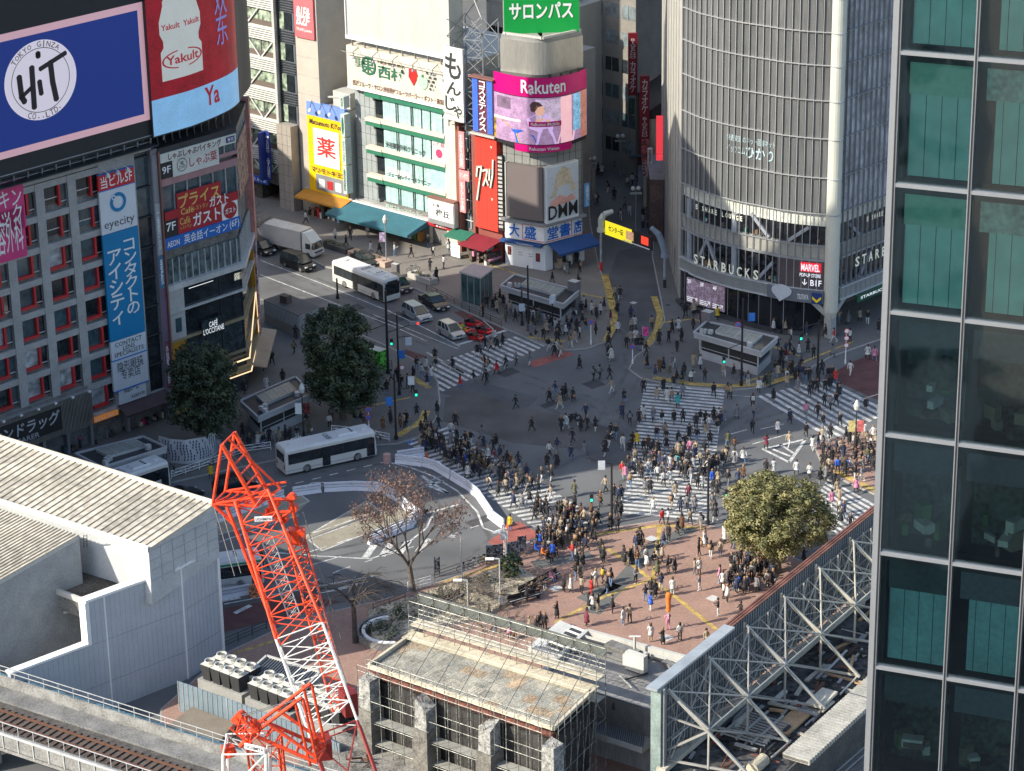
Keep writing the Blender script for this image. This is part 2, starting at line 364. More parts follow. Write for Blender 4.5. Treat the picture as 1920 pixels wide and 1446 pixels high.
# manhole covers
MHM=mat('manhole_iron',(.07,.07,.07),.6,.4);first=None
for k,(x,y,r,m,lb)in enumerate(((1560,712,.5,0,'round iron manhole cover on the pavement beside the striped signs'),(1036,950,.45,0,'round iron manhole cover worn into the lit zebra stripes'),(1188,566,.35,1,'small pale square cover in the alley mouth beside the yellow line'),(1042,1103,.5,1,'pale square cover in the grey band of the brick plaza'),(1250,1196,.5,1,'pale square cover beside the flat roof edge'),(1337,1122,.5,1,'pale square cover on the brick plaza near the camphor tree'),(1222,1010,.5,1,'pale square cover between the yellow line and the zebra'),(1252,572,.3,0,'round cover beside the curved tower plinth'),(1560,690,.3,0,'small round cover on the pavement under the bookshop tower'))):
 P=at(x,y,.13);P.z=gz(P.x,P.y)
 mb=MB()
 if m:mb.box((0,0,.012),(r*2,r*2,.012),mat('pale_cover',(.5,.5,.48),.6))
 else:mb.lathe((0,0,.006),[(r,0),(r,.012),(r*.8,.016),(r*.78,.012),(.01,.013)],MHM,16)
 o=mb.build('manhole_cover',org=(0,0,0));o.location=P;o.rotation_euler=(0,0,rad(45));tag(o,lb,'manhole cover')
# ---------------------------------------------------------------- west block: red-framed office building and slim restaurant tower
F1=Face(at(300,790),45.5);F2=Face(at(850,490),-44.5)
PANEL=mat('grey_wall_panel',(.35,.345,.335),.7,var=.14);REDF=mat('red_window_frame',(.46,.025,.03),.5,var=.1)
def office():
 r=thing('office_building',F1.p(-12,0),'grey panelled office block with red L-shaped window frames under giant screens','building')
 mb=MB();F1.slab(mb,-40,1.25,0,31,-18,-.5,DCONC);F1.slab(mb,-40,1.25,30.6,31.5,-.5,.1,PANEL)
 rows=[4.05+3.33*k for k in range(8)];bays=[-6.62-4.05*k for k in range(8)]
 F1.slab(mb,-5.62,-.95,3.4,30.6,-.5,-.02,PANEL)
 F1.slab(mb,1.0,1.25,3.3,30.6,-.5,0,PANEL)
 for zb in rows:F1.slab(mb,-40,-5.62,zb+2.25,zb+2.93,-.5,0,PANEL);F1.slab(mb,-.95,1.0,zb+2.6,zb+2.72,-.5,0,DKG)
 F1.slab(mb,-40,-5.62,30.4,30.6,-.5,0,PANEL)
 for b in bays:
  for i,zb in enumerate(rows):
   if i==0 and b<-8:continue
   F1.slab(mb,b+1.0-4.05+1.0,b-2.0,zb-.4,zb+2.25,-.5,-.02,PANEL)if False else None
   F1.slab(mb,b+.98,b+2.05,zb-.4,zb+2.25,-.5,-.012,PANEL)
  F1.slab(mb,b+.93,b+.98,7,30.6,-.02,.0,DKG)
 F1.slab(mb,-40,-9.2,6.6,7.0,-.5,.0,PANEL);F1.slab(mb,-9.3,1.0,3.0,3.62,-.5,.02,PANEL)
 mb.build('wall',r)
 R=random.Random(3)
 bright=glass_mat('blinded_glass',(.34,.37,.38),.2,.35,1.1);
 for bi,b in enumerate(bays):
  for i,zb in enumerate(rows):
   if i==0 and b<-8:continue
   if b<-28:continue
   full=i<=5;g=MB()
   gm=R.choice([bright,bright,GL_B,GL_D,GL_B])if full else R.choice([GL_D,GL_B,GL_D])
   F1.slab(g,b-2.0,b-.26,zb+.32,zb+2.25,-.42,-.3,gm)
   o=g.build('window',r);f=MB()
   F1.slab(f,b-.26,b,zb,zb+2.25,-.45,.04,REDF)
   if full:F1.slab(f,b-2.0,b-.26,zb,zb+.32,-.45,.04,REDF)
   else:F1.slab(f,b-2.0,b-.26,zb+.9,zb+1.0,-.4,-.25,LGM)
   f.build('red_frame',o)
   g=MB();F1.slab(g,b+.1,b+.9,zb+.1,zb+2.25,-.42,-.32,R.choice([GL_D,GL_B,GL_D]));F1.slab(g,b+.1,b+.9,zb+.3,zb+.38,-.32,-.2,LGM)
   g.build('side_window',r)
 for zb in rows:
  g=MB();F1.slab(g,-.9,.98,zb-.55,zb+2.55,-.42,-.3,GL_D if zb<24 else GL_B);g.build('corner_window',r)
 # long vertical optician sign
 u0,u1=F1.uv(190,420,.35)[0],F1.uv(258,420,.35)[0]
 zz=lambda y:F1.uv(215,y,.35)[1]
 SKY_=mat('sky_blue_sign',srgb(0,120,170),.5,var=.04);SW=mat('sign_white',(.62,.65,.68),.5,var=.04);DT=mat('charcoal_letter',(.06,.065,.07),.5,var=0);BL2=mat('mid_blue_band',srgb(20,110,190),.5,var=0)
 def sgn(name,z0,z1,m,texts=(),label=None,o=.35):return F1.board(name,r,(u0,u1,z0,z1),o,m,texts,.25,label)
 z=[zz(v)for v in (322,352,372,435,640,676,735)]
 sgn('floor_sign',z[1],z[0],mat('sign_red',srgb(196,40,45),.5,var=.04),[('当ビル5F',.06,.94,.12,.88,WHT,dict(bold=.03))],'red board reading the floor number over the optician sign')
 sgn('logo_sign',z[3],z[1]-.05,SW,[('eyecity',.08,.92,.06,.3,DT,dict(bold=0))],'white optician board with blue ring logo')
 lm=MB();cu=(u0+u1)/2;cz=z[3]+(z[1]-z[3])*.66
 F1.ring(lm,cu,cz,1.05,1.05,.38,.4,SKY_);F1.disc(lm,cu-.55,cz+.6,.28,.28,.41,SW);F1.disc(lm,cu-.55,cz+.6,.14,.14,.42,SKY_);lm.build('ring_logo',r)
 o=sgn('vertical_sign',z[4],z[3]-.05,SKY_,(),'tall blue optician sign with white vertical lettering');t=MB()
 F1.text(t,'コンタクトの',u0+(u1-u0)*.53,u0+(u1-u0)*.9,z[4]+(z[3]-z[4])*.2,z[4]+(z[3]-z[4])*.9,.38,WHT,vertical=True,bold=.03)
 F1.text(t,'アイシティ',u0+(u1-u0)*.08,u0+(u1-u0)*.48,z[4]+(z[3]-z[4])*.14,z[4]+(z[3]-z[4])*.84,.38,WHT,vertical=True,bold=.03)
 t.build('lettering',o)
 sgn('specialist_sign',z[5],z[4]-.05,SW,[('CONTACT\nLENS\nSPECIALISTS',.08,.92,.12,.9,DT,dict(bold=.015))])
 sgn('chinese_sign',z[6],z[5]-.12,SW,[('隐形眼镜\n专卖店',.14,.88,.3,.92,DT,dict(bold=.008))])
 g=MB();F1.slab(g,u0,u1,z[5]-.12,z[5],.2,.4,BL2);F1.slab(g,u0,u1,z[6]-.12,z[6],.2,.4,BL2);F1.slab(g,u0,u1,z[0],z[0]+.1,.2,.4,BL2);F1.slab(g,u0,u1,z[1]-.06,z[1]+.02,.3,.42,BL2);g.build('sign_trim',r)
 F1.board('blood_donation_sign',r,F1.rc(221,714,275,742,.3),.3,SW,[('ハチ公前\n献血ルーム',.2,.72,.4,.92,DT,dict(bold=.02)),('✚ 日本赤十字社',.45,.95,.1,.26,DT)],.2,'white blood donation board with dark lettering')
 PK=mat('pink_sign',srgb(205,60,120),.5,var=.05)
 for (nm,px,t,f)in (('upper',(-10,360,48,405),'スキン\nニック',0),('lower',(-10,412,50,458),'美容外科',1)):
  rc=F1.rc(*px,.3);F1.board('pink_clinic_sign',r,(rc[0]-3,rc[1],rc[2]-1.2,rc[3]+.6),.3,PK,[(t,.3,.95,.15,.85,WHT,dict(bold=.015))],.2,('pink clinic board in white lettering, %s of two'%nm))
 # flood lamps over the sign
 for k in range(3):
  g=MB();u=u0+.6+k*1.3;g.tube(F1.p(u-.6,z[0]+1.2,0),F1.p(u,z[0]+.4,1.3),.04,LGM);g.lathe(F1.p(u,z[0]+.1,1.3),[(.28,-.1),(.24,.1),(.06,.35)],LGM,10);g.build('flood_lamp',r)
 # drugstore sign and shop fronts
 GOLD=mat('brushed_sign_metal',(.35,.34,.31),.4,.5)
 g=MB();F1.slab(g,-40,-9.6,3.6,6.3,.0,.9,BLK)
 rr=random.Random(5);u=-36
 while u<-9.4:
  t=u>-13.6
  F1.slab(g,u,u+.07,2.9 if t else 6.25,6.75,.9,1.02,GOLD)
  if not t:F1.slab(g,u,u+.07,3.0,3.6,.9,1.02,GOLD)
  u+=.18
 o=g.build('drugstore_sign',r,'black drugstore fascia with silver lettering and metal slats')
 t=MB();lu=F1.uv(110,780,.95)[0]
 SLV=mat('silver_letter',(.42,.44,.47),.45)
 F1.text(t,'サンドラッグ',lu-8.6,lu+.1,4.45,5.95,.98,SLV,bold=.045,slant=.1);F1.text(t,'CARER',lu-5.6,lu-2.6,3.7,4.25,.98,SLV,bold=.02);t.build('lettering',o)
 for k in range(8):
  g=MB();u=-10-k*2.2;g.tube(F1.p(u,6.9,.2),F1.p(u,6.95,1.3),.035,LGM);g.box(F1.p(u,6.9,1.35),(.3,.25,.18),WHT,F1.rz);g.build('spot_lamp',r)
 F1.board('bank_sign',r,F1.rc(173,780,222,768,.5),.5,mat('amber_sign',srgb(214,148,70),.5,emit=.25),[('東京スター銀行',.1,.95,.2,.8,mat('brown_letter',(.2,.08,.02),.6),dict(bold=.02))],.3,'small amber bank sign over the shop door')if False else None
 rc=(F1.uv(173,785,.5)[0],F1.uv(222,770,.5)[0],2.75,3.25)
 F1.board('bank_sign',r,rc,.5,mat('amber_sign',srgb(190,120,50),.5,emit=.2),[('東京スター銀行 ★',.08,.95,.2,.8,WHT,dict(bold=.02))],.3,'small amber bank sign over the shop door')
 g=MB();F1.slab(g,-40,1.2,0,.12,-6,.3,CONC)
 for u in (-26,-20,-15.5,-12.4,-9.3,-4.4,.9):F1.slab(g,u,u+.35,0,3.3,-.45,.05,GRYM)
 g.build('shop_column',r)
 SHOPI=mat('stocked_shelf',(.12,.09,.08),.8,var=1.3,sc=3.5)
 g=MB();F1.slab(g,-40,1.2,.13,3.0,-.62,-.52,INTER)
 R=random.Random(9)
 for k in range(46):
  u=R.uniform(-24,0.5);c=R.choice([SHOPI,INTER,REDF,SHOPI,PK,GRYM,mat('stock_beige',(.5,.4,.28)),GL_B,SW])
  F1.slab(g,u,u+R.uniform(.15,.4),.2,R.uniform(.4,1.3),-.5,R.uniform(-.4,.3),c)
 g.build('shop_stock',r)
 g=MB();a=F1.uv(226,775,.5)[0];P=[F1.p(a,3.55,.05),F1.p(1.1,3.55,.05),F1.p(1.1,2.75,1.6),F1.p(a,2.75,1.6)]
 g.poly(P,mat('dull_plum_awning',(.075,.05,.055),.8));g.poly([P[3],P[2],P[2]-V((0,0,.2)),P[3]-V((0,0,.2))],mat('dull_plum_awning'));g.build('awning',r,'dull plum awning over the shop corner')
 # roof frame under the screens
 g=MB()
 for k in range(22):
  u=-34+k*1.75;g.bar(F1.p(u,31.4,.4),F1.p(u,33.4,.7),.14,GRYM);g.bar(F1.p(u,31.4,.4),F1.p(u+1.75,33.2,-1.4),.09,GRYM);g.bar(F1.p(u,31.4,-2),F1.p(u,33.4,-1.4),.14,DKG)
 F1.slab(g,-34,1.2,31.3,31.42,-.5,1.5,DKG);F1.slab(g,-34,1.2,32.4,32.5,.9,1.0,GRYM)
 F1.slab(g,-34,1.0,31.5,33,-5,-3.2,DKG)
 g.build('roof_frame',r);return r
office()
EM=.34
def screen1():
 r=thing('video_screen',F1.p(-10,33),'huge video screen showing a blue field with a white round logo and pink border','screen')
 o_=1.0;uR,zB=F1.uv(282,224,o_);uT,zT=F1.uv(268,3,o_);ux=uR+.15
 g=MB();F1.slab(g,-34,ux,zB-2.0,56,-1.6,o_-.06,mat('screen_black',(.018,.02,.024),.6));g.build('casing',r)
 PKS=mat('screen_pink',srgb(225,175,180),.5,var=.02,emit=EM*.55);BLS=mat('screen_blue',srgb(18,40,105),.5,var=.03,emit=EM*1.3);WS=mat('screen_white',srgb(236,222,228),.5,var=0,emit=EM*.55)
 g=MB();F1.slab(g,-24,uR-.05,zB,zT,o_-.06,o_,PKS);p=g.build('picture',r)
 g=MB();F1.slab(g,-23.2,uR-.75,zB+.75,zT-.75,o_,o_+.02,BLS)
 cu,cz=F1.uv(76,150,o_);ru=(F1.uv(144,143,o_)[0]-F1.uv(8,160,o_)[0])/2;rz=(F1.uv(76,75,o_)[1]-F1.uv(76,226,o_)[1])/2
 F1.disc(g,cu,cz,ru,rz,o_+.04,WS,48);F1.ring(g,cu,cz,ru*.81,rz*.81,.07,o_+.05,BLK,48)
 def S(pts,w):
  w *= 1.45;F1.stroke(g,[(cu+x*ru,cz+y*rz)for x,y in pts],w,o_+.06,BLK)
  for x,y in pts:F1.disc(g,cu+x*ru,cz+y*rz,w*.52,w*.52,o_+.062,BLK,14)
 S([(-.58,.18),(-.56,-.3),(-.5,-.42)],.45);S([(-.22,.34),(-.24,-.62)],.45);S([(-.55,-.3),(-.22,-.1)],.3)
 S([(-.04,-.05),(-.02,-.32)],.4);S([(-.02,.62),(-.02,.66)],.42);S([(.02,.28),(.72,.52)],.34);S([(.3,.36),(.32,-.12),(.38,-.55)],.46)
 vs='TOKYO GINZA'
 for k,ch in enumerate(vs):
  if ch==' ':continue
  a=rad(140-k*8.6);x=cu+ru*.9*cos(a);z=cz+rz*.9*sin(a);rot=a-PI/2
  lay_text(g,ch,lambda u,zz,x=x,z=z,rot=rot:F1.p(x+(u*cos(rot)-zz*sin(rot)),z+(u*sin(rot)+zz*cos(rot)),o_+.06),-.24,.24,-.34,.34,BLK,bold=.005,fit=False)
 for k,ch in enumerate('CO.,LTD.'):
  a=rad(245+k*8);x=cu+ru*.9*cos(a);z=cz+rz*.9*sin(a);rot=a+PI/2
  if ch in '.,':F1.disc(g,x,z-.15,.07,.07,o_+.06,BLK,8);continue
  lay_text(g,ch,lambda u,zz,x=x,z=z,rot=rot:F1.p(x+(u*cos(rot)-zz*sin(rot)),z+(u*sin(rot)+zz*cos(rot)),o_+.06),-.22,.22,-.32,.32,BLK,bold=.005)
 g.build('emblem',p)
 g=MB();F1.slab(g,-24,uR+.1,zT+.02,zT+.4,o_-.05,o_+.01,mat('screen_pink'));g=MB()
screen1()
def slim():
 r=thing('restaurant_tower',F1.p(7,0),'slim tower of restaurant signs with a chamfered glass corner and cafe floors','building')
 a=[F1.p(1.9,0,.35),F1.p(12.6,0,.35)];c=at(486,668);c.z=0;b1=F1.n*-16
 def ring(z,e=0):
  dd=(c-a[1]).normalized();q=[a[0]+F1.n*e-F1.d*.0,a[1]+F1.n*e+V((dd.y,-dd.x,0))*e*.4,c+V((dd.y,-dd.x,0))*e,c+b1,a[0]+b1]
  return [V((p.x,p.y,z))for p in q]
 dark=glass_mat('tower_glass',(.025,.03,.034),.05)
 g=MB();g.hexa(ring(0,-.5),ring(30.3,-.5),DCONC)
 for z0,z1,m,e in ((30.0,30.6,DKG,.1),(27.6,28.0,mat('pinkish_panel',(.36,.2,.2),.7),.02),(26.3,27.1,mat('pinkish_panel'),.0),(14.6,15.2,LGM,.3),(11.9,12.1,LGM,.12),(8.6,8.85,mat('brass_trim',(.3,.24,.14),.5),.12),(4.9,5.05,mat('brass_trim'),.2),(2.55,3.1,mat('brass_trim'),.25)):
  g.hexa(ring(z0,e),ring(z1,e),m)
 F1.slab(g,.95,1.9,0,30.6,-2,.3,mat('mauve_grey',(.2,.19,.21),.6));F1.slab(g,1.75,1.92,0,30.3,.3,.62,mat('rust_trim',(.22,.10,.08),.6))
 g.build('wall',r)
 FS=Face(a[0],45.5);dd=(c-a[1]);FC=Face(a[1],math.degrees(math.atan2(dd.y,dd.x)));LC=dd.length;W=10.7
 def band(z0,z1,m,name='window',o=-.3,lab=None):
  g=MB();FS.slab(g,0.1,W,z0,z1,o-.15,o,m);FC.slab(g,0,LC-.2,z0,z1,o-.15,o,m);return g.build(name,r,lab)
 def mull(ob,z0,z1,st,m=LGM,w=.07,o=-.28):
  g=MB();u=.15
  while u<W:FS.slab(g,u,u+w,z0,z1,o,o+.2,m);u+=st
  u=.4
  while u<LC-.2:FC.slab(g,u,u+w,z0,z1,o,o+.2,m);u+=st
  g.build('mullion',ob)
 bb=band(28.0,30.0,GL_B);mull(bb,28,30,1.78)
 bb=band(22.3,26.3,GL_B);mull(bb,22.3,26.3,1.78)
 bb=band(15.2,18.0,glass_mat('office_glass',(.10,.14,.14),.15,.5,1.4));mull(bb,15.2,18,.9)
 for z0,z1 in ((12.1,14.6),(8.85,11.9),(5.05,8.6),(3.1,4.9),(.2,2.55)):
  o=band(z0,z1,GL_D if z0>5.2 else mat('teal_stone_glass',(.035,.05,.055),.25,var=.5,sc=1.5));g=MB()
  FS.slab(g,.05,W,z0,z0+.04,-.28,-.2,DKG);FS.slab(g,7.4,7.48,z0,z1,-.3,-.2,DKG);g.build('glazing_bar',o)
 # cafe diners seen behind glass are modelled as lit interiors
 WARM=mat('warm_interior_light',(1,.72,.42),.6,emit=1.2,var=0)
 g=MB();FS.slab(g,3.2,6.6,14.0,14.06,-.29,-.26,mat('tube_light',(.8,.8,.78),emit=.5,var=0));FS.slab(g,9.6,10.6,13.2,14.0,-.29,-.27,mat('dim_light',(.6,.55,.4),emit=.2,var=.6,sc=3));g.build('ceiling_light',r)
 g=MB()
 for (p0,p1,p2,p3)in (((6.0,3.9,9.9,3.9)),):FS.slab(g,p0+1,W+.1,3.85,3.95,.1,.3,mat('amber_line_light',(1,.7,.4),emit=.7,var=0))
 g.bar(FS.p(W,3.9,.25),FC.p(LC-.8,8.2,.1),.12,mat('amber_line_light'));g.bar(FC.p(LC-.8,8.2,.1),FC.p(LC-.2,3.0,.1),.12,mat('amber_line_light'));g.bar(FS.p(4,2.4,.45),FS.p(W,2.4,.45),.1,mat('amber_line_light'));g.bar(FS.p(W,2.4,.45),FC.p(LC-.2,3.0,.1),.12,mat('amber_line_light'))
 g.build('light_strip',r)
 MUS=mat('mustard_panel',srgb(168,120,22),.6,var=.1)
 g=MB();FS.slab(g,.1,2.3,8.8,14.6,-.3,-.05,mat('pale_panel',(.38,.38,.37),.6));FS.slab(g,.9,1.7,9.6,11.2,-.05,.0,GL_B);g.build('pale_panel',r)
 g=MB();FS.slab(g,.1,2.2,.2,8.6,-.3,.02,MUS);FC.slab(g,LC-1.0,LC-.1,3,13,-.3,.1,MUS);g.build('mustard_panel',r)
 # signs, measured off the wall
 def rc(x0,y0,x1,y1,o=.5):return F1.rc(x0,y0,x1,y1,o)
 CR=mat('cream_sign',(.60,.60,.54),.6,var=.05);MRN=mat('maroon_letter',(.12,.015,.02),.6,var=0);CRM=mat('crimson_sign',srgb(165,32,40),.55,var=.08);GOL=mat('gold_letter',srgb(214,176,96),.5,var=0)
 ux=lambda x,y:F1.uv(x,y,.5)[0];zx=lambda x,y:F1.uv(x,y,.5)[1]
 z9t,z9b=zx(296,291),zx(296,308);uE=12.4
 F1.board('fascia_sign',r,(2.0,uE,z9b,z9t),.6,CR,[('しゃぶしゃぶバイキング',.1,.8,.12,.9,MRN,dict(bold=.05)),],.2,'cream fascia board of the hotpot restaurant')
 F1.board('small_blue_sign',r,(11.0,12.2,z9b+.2,z9t-.15),.63,mat('navy_sign',(.02,.03,.14),.5),[('寿司',.15,.85,.15,.85,WHT)],.05)
 z0=zx(300,338);F1.board('floor_sign',r,(2.05,3.6,z0,z9b-.03),.5,BLK,[('9F',.1,.85,.3,.75,WHT,dict(bold=.03))],.1,'black board with the ninth floor number')
 o=F1.board('hotpot_sign',r,(3.65,10.0,z0-.1,z9b-.03),.5,CR,[('しゃぶ葉',.36,.96,.3,.9,CRM,dict(bold=.01))],.1,'cream hotpot board with a turnip drawing')
 t=MB();F1.ring(t,4.9,z0+1.0,.7,.72,.06,.54,BLK,20);F1.text(t,'野菜\nたっぷり',4.5,5.3,z0+.6,z0+1.4,.54,BLK)
 for dx in (-.5,0,.4):F1.disc(t,4.9+dx,z0+2.0,.22,.3,.54,mat('leaf_green_print',(.01,.06,.03)),8)
 t.build('drawing',o)
 z1,z2=zx(327,365),zx(327,398)
 F1.board('prize_sign',r,(3.9,10.0,z2-.1,z1),.5,CRM,[('プライス',.03,.97,.12,.9,GOL,dict(bold=.04))],.15,'crimson board with gold katakana')
 z3,z4=zx(302,401),zx(305,416)
 F1.board('diner_fascia',r,(2.1,12.3,z4,z3),.6,CRM,[('Café',.21,.38,.15,.9,GOL,dict(bold=.03)),('レストラン',.38,.58,.25,.75,GOL,dict(bold=.02)),('ガスト',.6,.86,.05,1.25,WHT,dict(bold=.05))],.2,'long red fascia of the family restaurant')
 z5=zx(305,449)
 F1.board('floor_sign',r,(2.1,3.8,z5,z4-.03),.5,BLK,[('7F',.1,.85,.35,.85,WHT,dict(bold=.03))],.1,'black board with the seventh floor number')
 o=F1.board('diner_sign',r,(3.85,9.9,z5,z4-.03),.5,CRM,[('Café',.04,.28,.5,.9,GOL,dict(bold=.02)),('レストラン',.05,.3,.22,.44,GOL),('ガスト',.34,.97,.18,.95,WHT,dict(bold=.05))],.1,'red family restaurant board with white katakana')
 o=F1.board('round_logo_sign',r,(9.95,12.2,z5,z4-.03),.5,WHT,(),.1);t=MB();F1.disc(t,11.1,(z5+z4)/2,.95,.95,.53,CRM);F1.text(t,'ガスト',10.35,11.85,(z5+z4)/2-.35,(z5+z4)/2+.3,.56,WHT,bold=.04);t.build('logo',o)
 z6=zx(306,472)
 F1.board('school_sign',r,(1.95,12.4,z6,z5-.03),.6,mat('school_blue',srgb(28,98,178),.5,var=.04),[('AEON',.02,.18,.2,.7,WHT,dict(bold=.03)),('英会話イーオン',.24,.82,.12,.88,WHT,dict(bold=.015)),('(6F)',.85,.98,.12,.88,WHT,dict(bold=.01))],.15,'blue language school fascia')
 lc=(ux(378,625),ux(420,600))
 F1.board('cafe_sign',r,(lc[0],lc[1],zx(385,627)-.2,zx(385,600)),.62,mat('teal_stone_glass'),[('CAFÉ\nL\'OCCITANE',.05,.95,.1,.9,mat('lit_white_letter',(.9,.9,.88),emit=.35,var=0),dict(bold=.02))],.05,'dark cafe band with small lit white lettering')
 # vertical signs on the left edge and the banner on the far corner
 t=[(30,24.8,'mauve','',(.25,.25,.27)),(24.7,18.9,'grey','十番館ビル',(.33,.35,.36)),(18.8,15.2,'blue','看板',(.05,.16,.28)),(15.1,9.2,'violet','',(.16,.10,.16)),(9.1,3.6,'wine','外国語会話',(.16,.05,.08))]
 for z1_,z0_,c_,s_,col in t:
  F1.board('narrow_sign',r,(1.05,1.7,z0_,z1_),.36,mat(c_+'_narrow_sign',col,.6),[(s_,.2,.8,.1,.9,WHT,dict(vertical=True))]if s_ else (),.04)
 g=MB();FB=Face(c+V((0,0,0)),math.degrees(math.atan2(dd.y,dd.x)))
 FC.slab(g,LC-.2,LC+1.1,14,30.8,-.6,.35,mat('salmon_banner',(.46,.2,.17),.7,var=.2));FC.slab(g,LC-.1,LC+1.0,2.5,14,-.5,.3,mat('printed_banner',(.3,.22,.27),.7,var=.8,sc=.8));g.build('side_banner',r,'tall salmon and printed banner wrapping the far corner')
 FC.board('glass_corner_print',r,(.3,LC-.5,22,28.5),.02,mat('printed_posters',(.28,.16,.12),.7,var=1.0,sc=1.2),(),.05)
 g=MB();P=[FC.p(1.0,2.6,.2),FC.p(LC+2.5,2.6,.2),FC.p(LC+2.5,2.3,1.9),FC.p(1.0,2.3,1.9)]
 g.hexa([p-V((0,0,.15))for p in P],P,mat('tan_canopy',(.34,.27,.2),.7));g.build('canopy',r)
 return r
slim()
def screen2():
 P=[at(x,y,z)for x,y,z in ((287,256,32.4),(357,243,32.0),(431,211,32.0),(455,185,32.0),(467,150,32.0))]
 pts=[V((p.x,p.y,0))for p in P];pts.append(pts[-1]+V((-6,6,0)))
 r=thing('video_screen',pts[0]+V((0,0,32)),'curved corner video screen with a drink bottle on red and a pale blue band','screen')
 # smooth plan curve
 sm=[pts[0].lerp(pts[1],k/4)for k in range(4)]
 for a,b,c,d in zip(pts[0:],pts[1:],pts[2:],pts[3:]):
  for k in range(5):
   t=k/5;sm.append(.5*((2*b)+(-a+c)*t+(2*a-5*b+4*c-d)*t*t+(-a+3*b-3*c+d)*t**3))
 sm.append(pts[-2]);sm.append(pts[-1]);L=[0]
 for a,b in zip(sm,sm[1:]):L.append(L[-1]+(b-a).length)
 def fn(u,z,o=0):
  u=max(0,min(L[-1],u))
  for i in range(len(L)-1):
   if u<=L[i+1]:break
  t=(u-L[i])/max(1e-6,L[i+1]-L[i]);p=sm[i].lerp(sm[i+1],t);d=(sm[i+1]-sm[i]).normalized();return p+V((d.y,-d.x,0))*o+V((0,0,z))
 def sheet(g,u0,u1,z0,z1,o,m,n=24,nz=1):
  for i in range(n):
   a=u0+(u1-u0)*i/n;b=u0+(u1-u0)*(i+1)/n
   g.poly([fn(a,z0,o),fn(b,z0,o),fn(b,z1,o),fn(a,z1,o)],m)
 zb=32.2;zt=56;Lp=L[-2]
 g=MB();n=30
 lo=[fn(Lp*i/n,zb,0)for i in range(n+1)]+[sm[-1]+V((-4,0,zb)),sm[0]+V((-6,6,zb))];g.hexa(lo,[V((p.x,p.y,zt))for p in lo],mat('screen_black'));g.build('casing',r)
 def M(n_,c,e=EM,v=0):return mat('screen_'+n_,c,.5,var=v,emit=e,sc=.5)
 RD=M('red',srgb(128,12,28),EM,.5);LB=M('pale_blue',srgb(140,190,225),EM*.6,.12);CRW=M('cream',srgb(205,205,195),EM*.5,.05);DR=M('crimson',srgb(165,25,45),EM*.6)
 uw=Lp*.60;zs=zb+4.0
 g=MB();sheet(g,0.1,uw+.4,zs,zt,.03,RD);sheet(g,0.1,uw+.2,zb+.15,zs,.04,LB);p=g.build('picture',r)
 def UV(px,py):
  best=None
  for i in range(61):
   u=Lp*i/60;q=fn(u,0);z=zover(q,py);X=pxof((q.x,q.y,z))[0]
   if best is None or abs(X-px)<best[0]:best=(abs(X-px),u,z)
  return best[1:]
 g=MB()
 u0,zc=UV(345,100);k=(UV(388,130)[0]-UV(313,150)[0])/2;zb_,zt_=UV(348,143)[1],UV(340,0)[1]
 H=zt_-zb_;prof=[(1,0),(1,.38),(.86,.44),(.86,.52),(1.0,.62),(1.0,.78),(.8,.98),(.8,1.04),(.62,1.12)]
 for (a,za),(b,zb2)in zip(prof,prof[1:]):
  for i in range(8):
   t=-1+i/4;e=t+.25;g.poly([fn(u0+t*a*k,zb_+za*H,.07),fn(u0+e*a*k,zb_+za*H,.07),fn(u0+e*b*k,zb_+zb2*H,.07),fn(u0+t*b*k,zb_+zb2*H,.07)],CRW)
 f=lambda u,z:fn(u,z,.1)
 uc,zc=u0+k*.0,zb_+H*.25
 lay_text(g,'Yakult',f,uc-k*.78,uc+k*.78,zc-.45,zc+.5,DR,bold=.04)
 for i in range(24):
  a=2*PI*i/24;b=2*PI*(i+1)/24
  if i in (5,6,17,18):continue
  g.poly([f(uc+k*.98*cos(a),zc+1.0*sin(a)),f(uc+k*.98*cos(b),zc+1.0*sin(b)),f(uc+k*.9*cos(b),zc+.88*sin(b)),f(uc+k*.9*cos(a),zc+.88*sin(a))],DR)
 lay_text(g,'Yakult  Yakult',f,u0-k*.92,u0+k*.92,zb_+H*.66,zb_+H*.74,DR,bold=.03)
 a,za=UV(385,205);lay_text(g,'Ya',f,a,a+2.6,zb+1.6,zb+3.7,DR,bold=.05)
 a,za=UV(405,85);b=UV(428,75)[0];lay_text(g,'欢\n东',f,a,b,UV(414,85)[1],UV(414,-35)[1],M('lilac',srgb(120,130,190),EM*.6),bold=.0)
 g.build('advert',p)
screen2()
def support(r):
 g=MB()
 for k in range(12):
  u=1.9+k*1.0;g.bar(F1.p(u,30.6,-.8),F1.p(u,33,-1.2),.12,DKG);g.bar(F1.p(u,30.6,-2.2),F1.p(u+1,33,-2.4),.1,GRYM)
 F1.slab(g,2.2,11,30.6,32.2,-5,-3,DKG);g.build('screen_support',r)
support(bpy.data.objects['restaurant_tower'])
# deeper backs of the west block, standing behind the screens (they throw the long shade over the crossing)
g=MB();F1.slab(g,-60,1.0,0,52,-32,-18.2,DCONC);o=g.build('office_tower',org=F1.p(-20,0,-20));tag(o,'dark office slab standing behind the giant screens','building')
